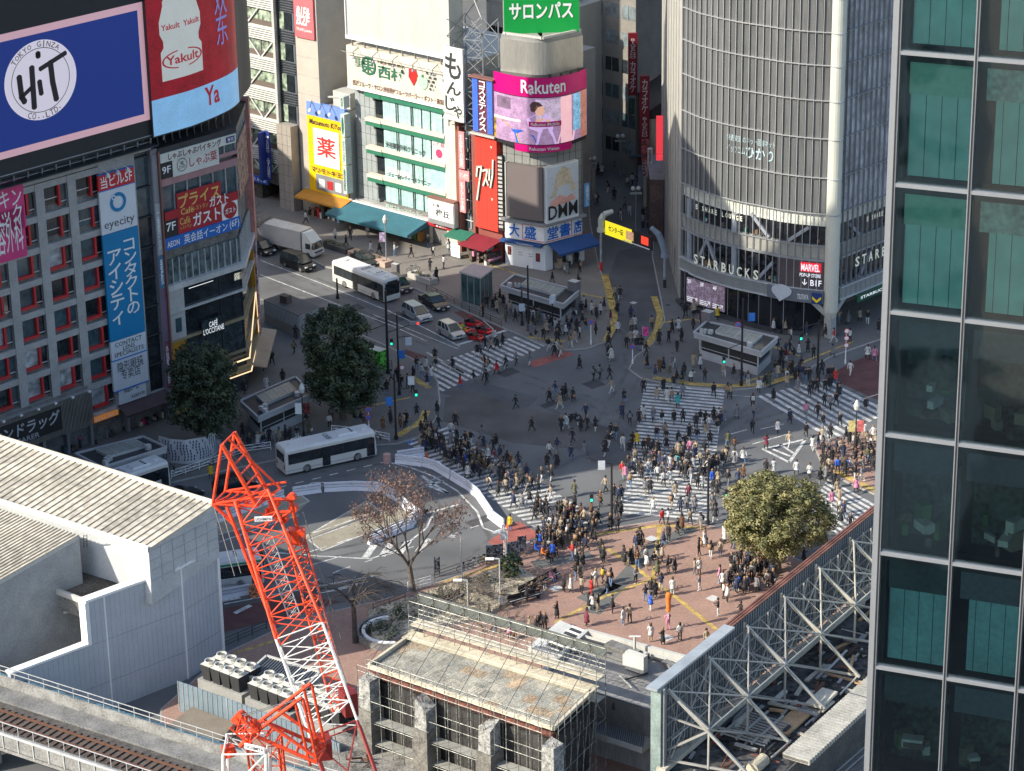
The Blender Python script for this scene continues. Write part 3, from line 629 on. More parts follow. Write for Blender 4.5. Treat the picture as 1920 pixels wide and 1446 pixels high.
# ---------------------------------------------------------------- north row
class RowFace(Face):
 "the building line of the north row; s settles each building on the falling street"
 def __init__(f,s):Face.__init__(f,at(859,472),-41);f.s=s
 def p(f,u,z,o=0):return f.A+f.d*(-.88+.955*u)+f.n*o+V((0,0,z+f.s*max(0,min(1,(z-2)/3))))
 def uv(f,px,py,o=0):u,z=Face.uv(f,px,py,o);return ((u+.88)/.955,z-f.s)
CREAM=mat('cream_tile_wall',(.60,.56,.46),.7,var=.08,fine=3);GRN=mat('green_enamel_band',(.03,.17,.10),.5,var=.06)
TILE=mat('grey_blue_tile',(.30,.33,.33),.6,var=.12);METP=mat('pale_metal_cladding',(.47,.465,.43),.55,.0,var=.08,streak=1)
def fruit():
 r=thing('fruit_parlour_building',F2.p(-8,0),'cream building with green floor bands and pale green curtains above a long teal awning','building')
 z=dict(zip('abcdefghijkl',[19.8,19.2,16.5,16.0,15.4,12.6,12.2,11.6,8.8,8.4,7.8,5.4]))
 uL,uW,uR,uE=-18.2,-12.4,-.9,1.0
 g=MB();F2.slab(g,uL,uE,0,25.6,-16,-1.6,METP);F2.slab(g,uW,uE,0,20,-1.6,-.35,DCONC)
 F2.slab(g,uL,uE,20.1,25.6,-1.6,.35,CREAM);F2.slab(g,uR+.0,uE,0,20.1,-1.6,.1,CREAM)
 for k in range(1,9):F2.slab(g,uL+k*2.05,uL+k*2.05+.03,20.1,25.6,.35,.36,TACT)
 F2.slab(g,uL,uE,19.95,20.15,-.2,.42,WHT)
 # recessed grey tile bay at the left with a rounded shoulder
 F2.slab(g,uL,uW-1.9,0,20.1,-1.6,-.9,TILE)
 for k in range(1,5):F2.slab(g,uL+k*.9,uL+k*.9+.03,3,20,-.9,-.88,DKG)
 for k in range(1,10):F2.slab(g,uL,uW-1.9,3+k*1.8,3.03+k*1.8,-.9,-.88,DKG)
 g.build('wall',r)
 R=random.Random(4)
 for (t,b,c)in ((z['a'],z['b'],z['c']),(z['d'],z['e'],z['f']),(z['g'],z['h'],z['i']),(z['j'],z['k'],z['l'])):
  g=MB();F2.slab(g,uW,uR,b,t,-.4,.12,GRN);F2.slab(g,uW-2.9,uW,b,t-.05,-.6,.2,GRN);g.build('green_band',r)
  g=MB();F2.slab(g,uW-.02,uR,t,t+.45,-.4,.22,CREAM);F2.slab(g,uW-2.9,uW-.02,t-.03,t+.4,-.6,.3,CREAM);
  if t<19:g.build('sill',r)
  w=MB();F2.slab(w,uW,uR,c,b,-.38,-.3,GL_C);o=w.build('window',r)
  w=MB();u=uW
  for d in (2.4,.35,2.4,.3,1.6,1.6,2.2):
   u+=d
   if u<uR:F2.slab(w,u,u+.09,c,b,-.3,-.2,DKG)
  k=uW+.1
  while k<uR:F2.slab(w,k,k+.05,c+.05,b-.05,-.3,-.29,R.choice([mat('curtain_fold',(.5,.68,.64),.6,var=0),mat('curtain_shadow_fold',(.26,.42,.42),.6,var=0)]));k+=R.uniform(.15,.5)
  w.build('mullion',o)
  w=MB();F2.slab(w,uW-1.85,uW-.05,c-.1,b-.05,-.8,-.7,GL_D);w.build('side_window',r)
 DGT=mat('ink_letter',(.03,.035,.04),.6,var=0);DGR=mat('dark_green_letter',(.03,.13,.08),.5,var=0)
 g=MB();o=.42
 F2.text(g,'果',-15.4,-13.0,22.4,24.5,o,DGR,bold=.04);F2.ring(g,-14.1,23.5,1.35,1.25,.3,o+.02,DGR,24);F2.text(g,'西村',-12.4,-7.6,22.2,23.9,o,DGR,bold=.06);F2.text(g,'NISHIMURA',-12.4,-7.4,24.1,24.5,o,mat('bronze_letter',(.14,.11,.07)),bold=.04);F2.text(g,'創業',-16.6,-15.6,23,24.4,o,DGR,bold=.03)
 F2.text(g,'西洋フルーツ・サロン渋谷西村フルーツパーラー・ギフト・高級果実',-17.2,.4,20.45,21.2,o,mat('russet_letter',(.12,.035,.03)),bold=.05)
 g.build('lettering',r)
 g=MB();st=mat('strawberry_red',(.5,.02,.02),.5,var=.2);me=mat('melon_green',(.38,.62,.42),.5);gr=mat('grape_dark',(.05,.06,.05),.5,var=.3)
 g.poly([F2.p(u,zz_,o)for u,zz_ in ((-6.7,24.3),(-5.4,24.3),(-5.1,23.4),(-5.9,22.1),(-6.8,23.2))],st);F2.disc(g,-4.3,22.9,.95,.95,o+.02,me,22)
 for a in range(5):
  for b in range(4-a//2):F2.disc(g,-3.4+b*.42+a*.12,24.2-a*.5,.2,.2,o+.03,mat('grape_grey',(.4,.4,.38))if (a+b)%2 else gr,10)
 g.build('fruit_relief',r,'strawberry, melon and grapes in relief')
 g=MB()
 for k in range(5):
  u=-16+k*3.6;g.path([F2.p(u,25.6,.2),F2.p(u+.2,25.2,1.5),F2.p(u+.4,24.7,1.6)],.05,DKG);g.lathe(F2.p(u+.4,24.5,1.6),[(.22,-.05),(.2,.1),(.05,.25)],GRYM,8)
 F2.slab(g,uL,uE,25.0,25.08,1.3,1.38,GRYM);g.build('lamp_rail',r)
 # billboard on the roof
 g=MB();F2.slab(g,uL+.1,uE-.5,26.9,45,-2.4,.2,METP)
 for k in range(1,42):F2.slab(g,uL+.1,uE-.5,26.9+k*.42,26.915+k*.42,.2,.21,GRYM)
 F2.slab(g,uL,uE-.4,26.5,26.9,-.4,.45,WHT);F2.slab(g,uL,uL+.12,26.5,45,-.4,.4,WHT)
 g.build('roof_hoarding',r,'blank cream hoarding standing on the roof')
 g=MB()
 for k in range(8):u=uL+1+k*2.3;g.bar(F2.p(u,25.5,.1),F2.p(u,26.8,.3),.14,mat('strut_brown',(.2,.18,.16)))
 g.build('hoarding_strut',r)
 # clinic windows
 g=MB();F2.text(g,'渋谷美容外科クリニック',uW+.3,uW+7.6,z['f']+.2,z['f']+1.1,-.2,DGT,bold=.05);F2.text(g,'ジェーンレディースクリニック',uW+.6,uW+8.9,z['i']+.15,z['i']+.9,-.2,DGT,bold=.05);F2.text(g,'西村フルーツパーラー',uW+.2,uW+7,z['l']-.85,z['l']-.15,.0,mat('mint_letter',(.5,.7,.6)),bold=.0);g.build('window_lettering',r)
 g=MB();F2.slab(g,uW+.3,uW+4.8,z['i']+.6,z['i']+1.3,-.29,-.24,WHT);g.build('white_film',r)
 g=MB();F2.slab(g,uR-2.6,uR-.1,z['f']+.05,z['e']-.1,-.25,-.2,mat('pale_green_poster',(.5,.66,.6),.5));F2.disc(g,uR-1.35,z['f']+1.1,.6,.6,-.18,mat('raspberry',(.55,.05,.14),.5),18);F2.text(g,'レーザー脱毛',uR-2.4,uR-.3,z['f']+2.0,z['f']+2.6,-.18,mat('raspberry'));g.build('clinic_poster',r)
 F2.board('sky_poster',r,(uR-2.9,uR-.05,z['i']+.1,z['h']-.1),-.18,mat('pale_blue_poster',(.36,.58,.66),.5,var=.25,sc=1.2),(),.06)
 # ground floor: awning, shop front, shutter
 TEAL=mat('teal_canvas',srgb(50,100,112),.8,var=.12,sc=.5)
 g=MB();za,zb_=4.0,3.0
 A=[F2.p(-19.5,za,-.2),F2.p(-7.2,za-.2,-.2),F2.p(-3.6,za-.3,-.2)]
 P=[F2.p(-19.6,za,.1),F2.p(-4.2,za,.1),F2.p(-4.2,zb_-.5,4.2),F2.p(-19.6,zb_-.5,4.2)]
 g.poly(P,TEAL);g.poly([P[3],P[2],P[2]-V((0,0,.35)),P[3]-V((0,0,.35))],TEAL);g.poly([P[1],P[2],P[2]-V((0,0,.35)),F2.p(-4.2,za-1.4,.1)],TEAL);g.poly([P[0],P[3],P[3]-V((0,0,.35)),F2.p(-19.6,za-1.4,.1)],TEAL)
 F2.slab(g,-19.6,-4.2,4.0,4.15,-.1,.3,WHT);g.build('awning',r,'long teal canvas awning over the fruit shop')
 g=MB();F2.slab(g,-18.2,1.0,4.1,4.5,-1.6,-.2,CONC);F2.slab(g,-18.2,1,.13,4,-1.7,-1.55,INTER)
 for u in (-18.2,-14,-10.2,-4.3,.6):F2.slab(g,u,u+.4,.1,4,-1.6,-.1,CREAM)
 g.build('shop_front',r)
 g=MB();R=random.Random(8)
 for k in range(40):
  u=R.uniform(-17.6,-5);F2.slab(g,u,u+R.uniform(.3,.8),.13,R.uniform(.6,1.5),-1.4,R.uniform(-.9,.4),R.choice([mat('stock_beige'),mat('stock_orange',(.55,.25,.06)),mat('stock_green',(.1,.2,.06)),WHT,REDF,INTER]))
 g.build('fruit_display',r)
 g=MB();F2.slab(g,-3.8,.2,.13,3.0,-.9,-.7,WHT)
 for k in range(9):F2.slab(g,-3.8,.2,.4+k*.3,.42+k*.3,-.7,-.69,GRYM)
 g.build('roller_shutter',r)
 F2.board('red_fascia',r,(-5.0,.3,3.2,4.0),.35,mat('crimson_sign'),[('■ 銀だこ',.45,.8,.2,.8,WHT)],.3,'red fascia strip over the roller shutter')
 rc=F2.rc(802,362,848,400,1.0)
 g=MB();F2.slab(g,rc[0],rc[1]+.3,4.4,8.0,.1,.95,CREAM);F2.slab(g,rc[0],rc[1]+.3,4.4,5.2,.95,1.0,GRYM);F2.slab(g,rc[0]-.1,rc[1]+.4,8.0,8.15,.0,1.1,mat('rust_trim'));g.build('sign_box',r)
 F2.board('brush_sign',r,(rc[0]+.1,rc[1]+.2,5.3,7.8),1.05,WHT,[('うまい鮨',.08,.45,.68,.86,DGT,dict(bold=.04)),('梅丘',.3,.85,.2,.6,DGT,dict(bold=.06))],.05,'white restaurant board with black brush lettering')
 # vertical directory sign on the left edge
 for k,(a,b,s)in enumerate(((17.2,18.8,'西村'),(13.4,16.4,'●'),(9.6,13.2,'クリニック'),(5.6,9.4,'歯科医院'))):
  F2.board('directory_sign',r,(-18.95,-18.25,a,b),1.2,mat('pale_mint_board',(.5,.56,.52),.6),[(s,.2,.8,.1,.9,DGR,dict(vertical=True))],1.1)
 return r
F2=RowFace(-1.24)
fruit()
def drugstore():
 r=thing('drugstore_building',F2.p(-22,0),'yellow fronted drugstore with a red medicine character on a white panel','building')
 YW=mat('drugstore_yellow',srgb(246,196,8),.5,var=.04);PB=mat('periwinkle_panel',srgb(110,140,205),.6,var=.06)
 a,b=-26.4,-19.1
 g=MB();F2.slab(g,a,b,0,16.0,-14,-.2,METP);F2.slab(g,a,b,5.0,14.6,-.2,.3,YW);F2.slab(g,a,b,14.6,16.4,-.2,.3,PB)
 for k in range(1,5):F2.slab(g,a+k*1.5,a+k*1.5+.03,5,16.4,.3,.31,mat('yellow_joint',(.25,.2,.05)))  # dark yellow lines mark the panel joints
 for k in range(1,6):F2.slab(g,a,b,5+k*1.9,5.03+k*1.9,.3,.31,mat('yellow_joint'))
 OCH=mat('ochre_wall',(.42,.33,.04),.6);F2.slab(g,a,b,3.2,7.4,.1,.34,YW);g.build('wall',r)
 F2.board('medicine_sign',r,(a+1.2,b-1.2,8.0,13.0),.42,WHT,[('薬',.12,.88,.26,.8,RED,dict(bold=.035))],.1,'white panel with a large red medicine character')
 g=MB();F2.text(g,'Matsumoto KiYoshi',a+.5,b-.1,13.45,14.2,.36,mat('ink_letter'),bold=.03,slant=.15);F2.text(g,'マツモトキヨシ',a+.6,b-.1,6.9,7.7,.5,mat('ink_letter'),bold=.08);g.build('lettering',r)
 g=MB();F2.slab(g,a+1.4,b-.1,4.3,6.7,.2,.45,GRYM)
 for k in range(3):F2.slab(g,a+2+k*1.6,a+3.1+k*1.6,4.9,6.1,.45,.5,[WHT,REDF,WHT][k])
 g.build('window',r)
 for k in range(3):
  g=MB();u=a+1.5+k*1.9;g.tube(F2.p(u-.5,16.6,.2),F2.p(u,15.9,1.1),.05,DKG);g.lathe(F2.p(u,15.5,1.1),[(.26,-.05),(.24,.15),(.06,.35)],WHT,10);g.build('flood_lamp',r)
 g=MB();F2.slab(g,a,b,16.0,16.15,-14,-.2,ROOFM);F2.slab(g,b-3.4,b-.2,16.1,18.2,-4,-1.0,METP);F2.slab(g,a+.6,a+3,16.1,17.2,-6,-3,INTER);g.bar(F2.p(a+.3,16.8,-1),F2.p(b,17.8,-1),.2,METP)
 for k in range(6):g.bar(F2.p(a+1+k*.8,16.2,-8),F2.p(a+1+k*.8,18.4,-8),.06,GRYM)
 g.build('roof_plant',r)
 g=MB();P=[F2.p(a-1.0,3.9,.2),F2.p(b+.7,3.9,.2),F2.p(b+.7,3.0,2.4),F2.p(a-1.0,3.0,2.4)];OR=mat('orange_canvas',srgb(182,128,46),.8)
 g.poly(P,OR);g.poly([P[3],P[2],P[2]-V((0,0,.25)),P[3]-V((0,0,.25))],OR);F2.slab(g,a-1,b+.7,3.85,4.0,.0,.3,METP);g.build('awning',r,'orange canvas awning over the drugstore door')
 g=MB();R=random.Random(2);F2.slab(g,a,b,.13,3,-.6,-.5,INTER)
 for k in range(34):
  u=R.uniform(a,b-.4);F2.slab(g,u,u+R.uniform(.25,.6),.13,R.uniform(.7,1.9),-.4,R.uniform(-.2,1.6),R.choice([WHT,mat('stock_beige'),mat('stock_brown',(.2,.12,.07)),REDF,mat('stock_pink',(.6,.25,.35)),mat('stock_blue',(.3,.45,.6)),INTER]))
 g.build('shop_stock',r)
F2=RowFace(-0.9)
drugstore()
def louvre():
 r=thing('bank_building',F2.p(-36,0),'bank block with white louvre bands and diagonal braces behind the glass','building')
 F3=Face(F2.p(-31.2,0,1.0),45.5);up=-31.2;LV=mat('white_louvre',(.62,.62,.58),.5,var=.05);gl=glass_mat('bank_glass',(.30,.36,.27),.12,.5,.8)
 g=MB();F2.slab(g,-62,up,3,60,-16,.55,mat('bank_interior',(.13,.12,.09),.8,var=.5,sc=.7));F2.slab(g,-62,up-5,0,3,-16,.2,INTER);F2.slab(g,up-.45,up,0,60,.4,1.05,METP);g.build('wall',r)
 z=4.3
 k=0
 while z<60:
  w=MB();F2.slab(w,-52,up-.5,z+.0,z+2.4,.56,.62,gl);o=w.build('window',r)
  w=MB();F2.slab(w,-52,up-.5,z-.1,z+.75,.63,.66,mat('brown_upstand',(.13,.10,.08)));u=up-.6-(k%2)*2.6
  while u>-50:w.bar(F2.p(u,z+2.4,.8),F2.p(u-2.4,z,.8),.16,LV);w.bar(F2.p(u-5.2,z+2.4,.8),F2.p(u-2.8,z,.8),.16,LV);w.bar(F2.p(u-2.6,z,.7),F2.p(u-2.6,z+2.4,.7),.12,GRYM);u-=5.2
  w.build('brace',o)
  w=MB();F2.slab(w,-52,up,z+2.4,z+4.2,.62,.7,METP)
  for q in range(6):F2.slab(w,-52,up+.02,z+2.4+q*.3,z+2.53+q*.3,.7,1.1,LV)
  w.build('louvre_band',r)
  z+=4.2;k+=1
 # dark side bay, tiled base and tall sign slab
 g=MB();a,b=up,-28.2
 F2.slab(g,a,b,0,60,-14,.2,mat('slate_blue_wall',(.10,.115,.14),.6));z=12.6
 g.build('side_bay',r)
 k=0
 while z<60:
  w=MB();F2.slab(w,a+.3,a+1.2,z+.1,z+2.4,.2,.35,gl);F2.slab(w,a+1.4,b-.4,z+.1,z+2.4,.2,.32,GL_D);o=w.build('side_window',r);w=MB()
  for q in range(5):F2.slab(w,a+.05,b-.1,z+2.6+q*.34,z+2.7+q*.34,.2,.4,DKG)
  w.build('slats',o);z+=4.2
 BE=mat('beige_tile',(.32,.285,.24),.7,var=.1)
 g=MB();F2.slab(g,a+.05,-28.4,0,12.5,.2,1.6,BE)
 for q in range(1,9):F2.slab(g,a+.05,-28.4,q*1.4,q*1.4+.03,1.6,1.61,DKG)
 for q in range(1,3):F2.slab(g,a+.05+q,a+.08+q,0,12.5,1.6,1.61,DKG)
 g.build('tiled_base',r)
 g=MB();F2.slab(g,-28.2,-23.9,0,60,-12,.1,mat('sandstone_cladding',(.45,.41,.35),.7,var=.07))
 for q in (14,17,19.5,22):F2.slab(g,-28.2,-23.9,q,q+.04,.1,.11,GRYM)
 g.build('stone_slab',r)
 rc=F2.rc(560,-30,595,56,.3)
 F2.board('basement_sign',r,(-27.9,-24.2,zover(F2.p(-26,0),62),45),.4,mat('salmon_sign',srgb(205,100,105),.6,var=.04),[('B1F&',.15,.85,.135,.205,WHT,dict(bold=.06,slant=.2)),('B2F',.15,.8,.085,.15,WHT,dict(bold=.06,slant=.2)),('TRUNK Jozankei',.1,.9,.04,.065,WHT)],.25,'faded red board reading B1F and B2F')
 NV=mat('navy_blade',(.015,.035,.20),.5);F4=Face(F2.p(-33.6,0,1.6),45.5)
 g=MB();zt,zb_=zover(F2.p(-33,0,2),240),zover(F2.p(-33,0,2),332)
 g2=MB();g2.hexa([F2.p(-33.9,zb_,1.2),F2.p(-33.9,zb_,2.6),F2.p(-33.4,zb_,2.6),F2.p(-33.4,zb_,1.2)],[F2.p(-33.9,zt,1.2),F2.p(-33.9,zt,2.6),F2.p(-33.4,zt,2.6),F2.p(-33.4,zt,1.2)],NV);F2.slab(g2,-33.4,-32.6,zb_,zt,1.5,1.7,NV);o=g2.build('blade_sign',r,'navy vertical bank sign')
 t=MB();F2.text(t,'MIZUHO',-33.3,-32.7,(zt+zb_)/2+.6,zt-.5,1.73,WHT,vertical=True);F2.text(t,'みずほ銀行',-33.3,-32.7,zb_+.3,(zt+zb_)/2-.2,1.73,WHT,vertical=True);t.build('lettering',o)
 F2.board('bank_fascia',r,(-42,up-2.6,2.9,4.1),1.25,mat('bank_blue',(.02,.08,.42),.5),[('MIZUHO みずほ',.4,.95,.2,.8,WHT)],.2,'blue bank fascia over the corner doors')
F2=RowFace(-0.65)
louvre()
def offices():
 r=thing('rooftop_office_block',F2.p(-20,0,-20),'grey office block with wide blank spandrels behind the yellow drugstore','building')
 FB=Face(F2.p(-24.6,0,-6),44);SPN=mat('taupe_spandrel',(.40,.385,.35),.6,var=.06)
 g=MB();FB.slab(g,0,7.6,0,60,-14,-.3,DKG);g.build('wall',r);z=18.5
 while z<56:
  g=MB();FB.slab(g,.3,7.4,z,z+3.7,-.3,0,SPN);g.build('spandrel',r)
  g=MB();FB.slab(g,.3,7.4,z+3.75,z+4.9,-.32,-.2,GL_B)
  for k in range(4):FB.slab(g,.4+k*1.8,.55+k*1.8,z+3.75,z+4.9,-.2,-.12,SPN)
  g.build('window',r);z+=5.0
F2=RowFace(-0.8)
offices()
def okonomi():
 r=thing('monja_restaurant_building',F2.p(2.5,0),'narrow brown restaurant building with stair windows beside the red facade','building')
 BR=mat('brown_pier',(.24,.085,.06),.65);RFT=mat('roof_gravel',(.16,.155,.15),.9)
 g=MB();F2.slab(g,1.0,4.3,0,18.5,-13,-.8,DCONC);F2.slab(g,1.0,1.7,0,20,-.8,.15,BR);F2.slab(g,3.9,4.3,0,18.5,-.8,.2,BR);F2.slab(g,1,4.3,18.5,18.6,-13,-.8,RFT);g.build('wall',r)
 for k in range(5):
  g=MB();z=4.6+k*2.7;F2.slab(g,1.75,3.85,z,z+2.2,-.8,-.7,GL_D if k%2 else GL_B);F2.slab(g,2.75,2.83,z,z+2.2,-.7,-.6,WHT);F2.slab(g,1.75,3.85,z+1.2,z+1.27,-.7,-.6,WHT);g.build('window',r)
 PKB=mat('rose_board',srgb(205,140,140),.6,var=.05)
 for z0,z1,s in ((13,17.8,'お好み焼'),(7.2,11.4,'もんじゃ焼')):F2.board('rose_sign',r,(1.9,2.9,z0,z1),.5,PKB,[(s,.2,.8,.05,.95,WHT,dict(vertical=True))],.3)
 F2.board('small_rose_sign',r,(1.9,3.7,11.5,12.8),.55,PKB,[('マンボウ',.1,.9,.25,.75,WHT)],.2)
 zt,zb_=zover(F2.p(2,0,1.2),66),zover(F2.p(2.6,0,1.2),205)
 o=F2.board('brush_tower_sign',r,(.55,3.9,zb_,zt),1.5,mat('sign_ivory',(.68,.68,.62),.6,var=.04),[('も',.08,.92,.57,.93,mat('ink_letter'),dict(bold=.05)),('ん',.12,.9,.35,.54,mat('ink_letter'),dict(bold=.05)),('じ',.05,.6,.13,.33,mat('ink_letter'),dict(bold=.05)),('ゃ',.5,.92,.04,.22,mat('ink_letter'),dict(bold=.05))],.3,'tall white sign of black brush hiragana')
 g=MB();TR=GRYM;P=lambda u,z,o:F2.p(u,z,o)
 for u,o_ in ((.8,1),(3.7,1),(.8,-2.5),(3.7,-2.5),(6.2,-2.8),(6.2,.2)):g.bar(P(u,18.4,o_),P(u,zt+(3 if o_<0 else 0),o_),.16,TR)
 z=19
 while z<zt+2:
  for (a,b),(c,d)in (((.8,-2.5),(3.7,-2.5)),((3.7,-2.5),(3.7,1)),((3.7,-2.5),(6.2,-2.8)),((.8,1),(.8,-2.5)),((3.7,1),(6.2,.2))):g.bar(P(a,z,b),P(c,z+2.2,d),.08,TR);g.bar(P(a,z+2.2,b),P(c,z,d),.08,TR);g.bar(P(a,z,b),P(c,z,d),.08,TR)
  z+=2.2
 g.path([P(3.7,zt+3,-2.5),P(-3,zt+12,-4)],.08,TR);g.path([P(.8,zt+3,-2.5),P(4,zt+9,-6)],.08,TR)
 g.build('lattice_frame',r)
 g=MB()
 for k in range(7):g.bar(P(.4+k*.5,19.4,.9),P(.7+k*.5,20.5,1.8),.06,METP)
 g.bar(P(-.4,19.6,1.8),P(4,19.6,1.8),.1,METP);g.bar(P(0,20.4,1.2),P(3.6,20.2,1.2),.1,METP);g.build('lamp_bracket',r)
F2=RowFace(-1.5)
okonomi()
def redshop():
 r=thing('red_pharmacy_building',F2.p(6.4,0),'narrow red panelled pharmacy tower with slanted neon katakana','building')
 RD=mat('vermilion_panel',srgb(214,62,48),.5,var=.06);RD2=mat('brick_red_side',(.25,.07,.055),.6)
 g=MB();F2.slab(g,4.35,8.7,0,18.3,-13,-.2,RD2);F2.slab(g,4.9,8.6,5.9,18.3,-.2,.55,RD);F2.slab(g,4.4,4.9,5.9,18.3,-.2,.45,RD2)
 for k in range(1,4):F2.slab(g,4.9+k*.95,4.92+k*.95,5.9,18.3,.55,.56,mat('red_joint',(.25,.03,.02)))
 for k in range(1,10):F2.slab(g,4.9,8.6,5.9+k*1.3,5.92+k*1.3,.55,.56,mat('red_joint'))
 g.build('wall',r)
 ob=F2.board('neon_sign',r,(4.9,8.6,18.6,25.6),.9,mat('neon_ground',(.14,.03,.05),.6),(),.35,'vertical neon sign with blue ribbed sides');g=MB();BS=mat('ribbed_blue',srgb(70,110,205),.5,var=.1)
 k=18.7
 while k<25.5:F2.slab(g,5.0,5.95,k,k+.16,.9,1.0,BS);F2.slab(g,7.5,8.45,k,k+.16,.9,1.0,BS);k+=.2
 g.build('ribs',ob);g=MB();F2.text(g,'コスメティクス',6.15,7.35,18.9,25.3,1.05,WHT,vertical=True,bold=.05);g.build('lettering',ob)
 g=MB();F2.slab(g,4.6,8.8,18.25,18.5,.0,1.2,METP);F2.slab(g,4.6,8.8,25.6,25.75,.2,1.3,mat('rust_trim'));g.build('sign_trim',r)
 W=mat('neon_tube_white',(.7,.66,.55),.4);g=MB();o=.75
 for pts in ([(5.3,13.9),(6.1,14.1),(5.7,12.2),(5.2,9.6)],[(5.35,13.9),(5.2,12.7)],[(6.3,13.6),(7.1,13.9),(6.9,12.9),(6.35,11.7)],[(6.8,12.8),(7.2,11.9)],[(7.5,14.0),(7.4,12.6)],[(8.1,15.3),(8.0,13.4),(7.6,11.7)]):F2.stroke(g,pts,.26,o,W);F2.stroke(g,[(a+.08,b-.06)for a,b in pts],.34,o-.1,mat('ink_letter'))
 g.build('katakana_lettering',r)
 for k in (17,13.8,10.2):
  g=MB();F2.stroke(g,[(7.6,k),(7.75,k-.3),(7.9,k),(7.75,k-.08),(7.6,k)],.07,.62,W);g.build('heart_mark',r)
 g=MB();P=[F2.p(4.4,4.6,.2),F2.p(9.0,4.6,.2),F2.p(8.6,3.1,3.2),F2.p(3.9,3.1,3.2)];MR=mat('dark_red_canvas',srgb(125,28,42),.8)
 g.poly(P,MR);g.poly([P[3],P[2],P[2]-V((0,0,.15)),P[3]-V((0,0,.15))],MR);g.build('awning',r,'dark red awning of the pharmacy')
 g=MB();P=[F2.p(.6,4.7,.3),F2.p(4.2,4.7,.3),F2.p(4.4,3.8,2.2),F2.p(.6,3.8,2.2)];GC=mat('green_canvas',srgb(40,105,85),.8)
 g.poly(P,GC);g.poly([P[3],P[2],P[2]-V((0,0,.3)),P[3]-V((0,0,.3))],GC);g.build('green_awning',r,'small green awning beside the red one')
 g=MB();R=random.Random(12);F2.slab(g,1,8.7,.13,4,-.6,-.5,INTER)
 for k in range(40):
  u=R.uniform(4.6,8.2);F2.slab(g,u,u+R.uniform(.2,.5),.13+.3*R.randint(0,3),1.9-R.random(),-.4,R.uniform(.2,2.4),R.choice([WHT,mat('stock_beige'),REDF,mat('stock_pink'),INTER,SHOPM,mat('stock_blue')]))
 g.build('shop_stock',r)
 F2.board('menu_board',r,(1.9,3.5,.3,2.4),2.4,WHT,[('メニュー',.2,.8,.7,.9,REDF)],.1)
 # roof plant: outdoor units on the roof behind the sign
 g=MB();F2.slab(g,1,8.7,18.3,18.4,-13,-.3,ROOFM);g.build('roof',r)
 for k in range(9):
  g=MB();u=4.8+(k%3)*1.3;o_=-4-(k//3)*2.2;z=18.4+(k%2)*1.6;F2.slab(g,u,u+1.0,z,z+1.3,o_-.5,o_,METP);F2.ring(g,u+.5,z+.65,.42,.42,.3,o_+.02,GRYM,14);g.build('air_conditioner',r)
 g=MB();F2.slab(g,1.4,8,21.4,21.5,-12,-3.5,GRYM);g.path([F2.p(8.2,18.4,-2),F2.p(8.2,23,-2),F2.p(4,23.4,-6),F2.p(2,25,-10)],.3,METP,n=8);F2.slab(g,2,7,21.5,24,-11,-6,METP);g.build('duct',r)
SHOPM=mat('stocked_shelf')
F2=RowFace(-1.6)
redshop()
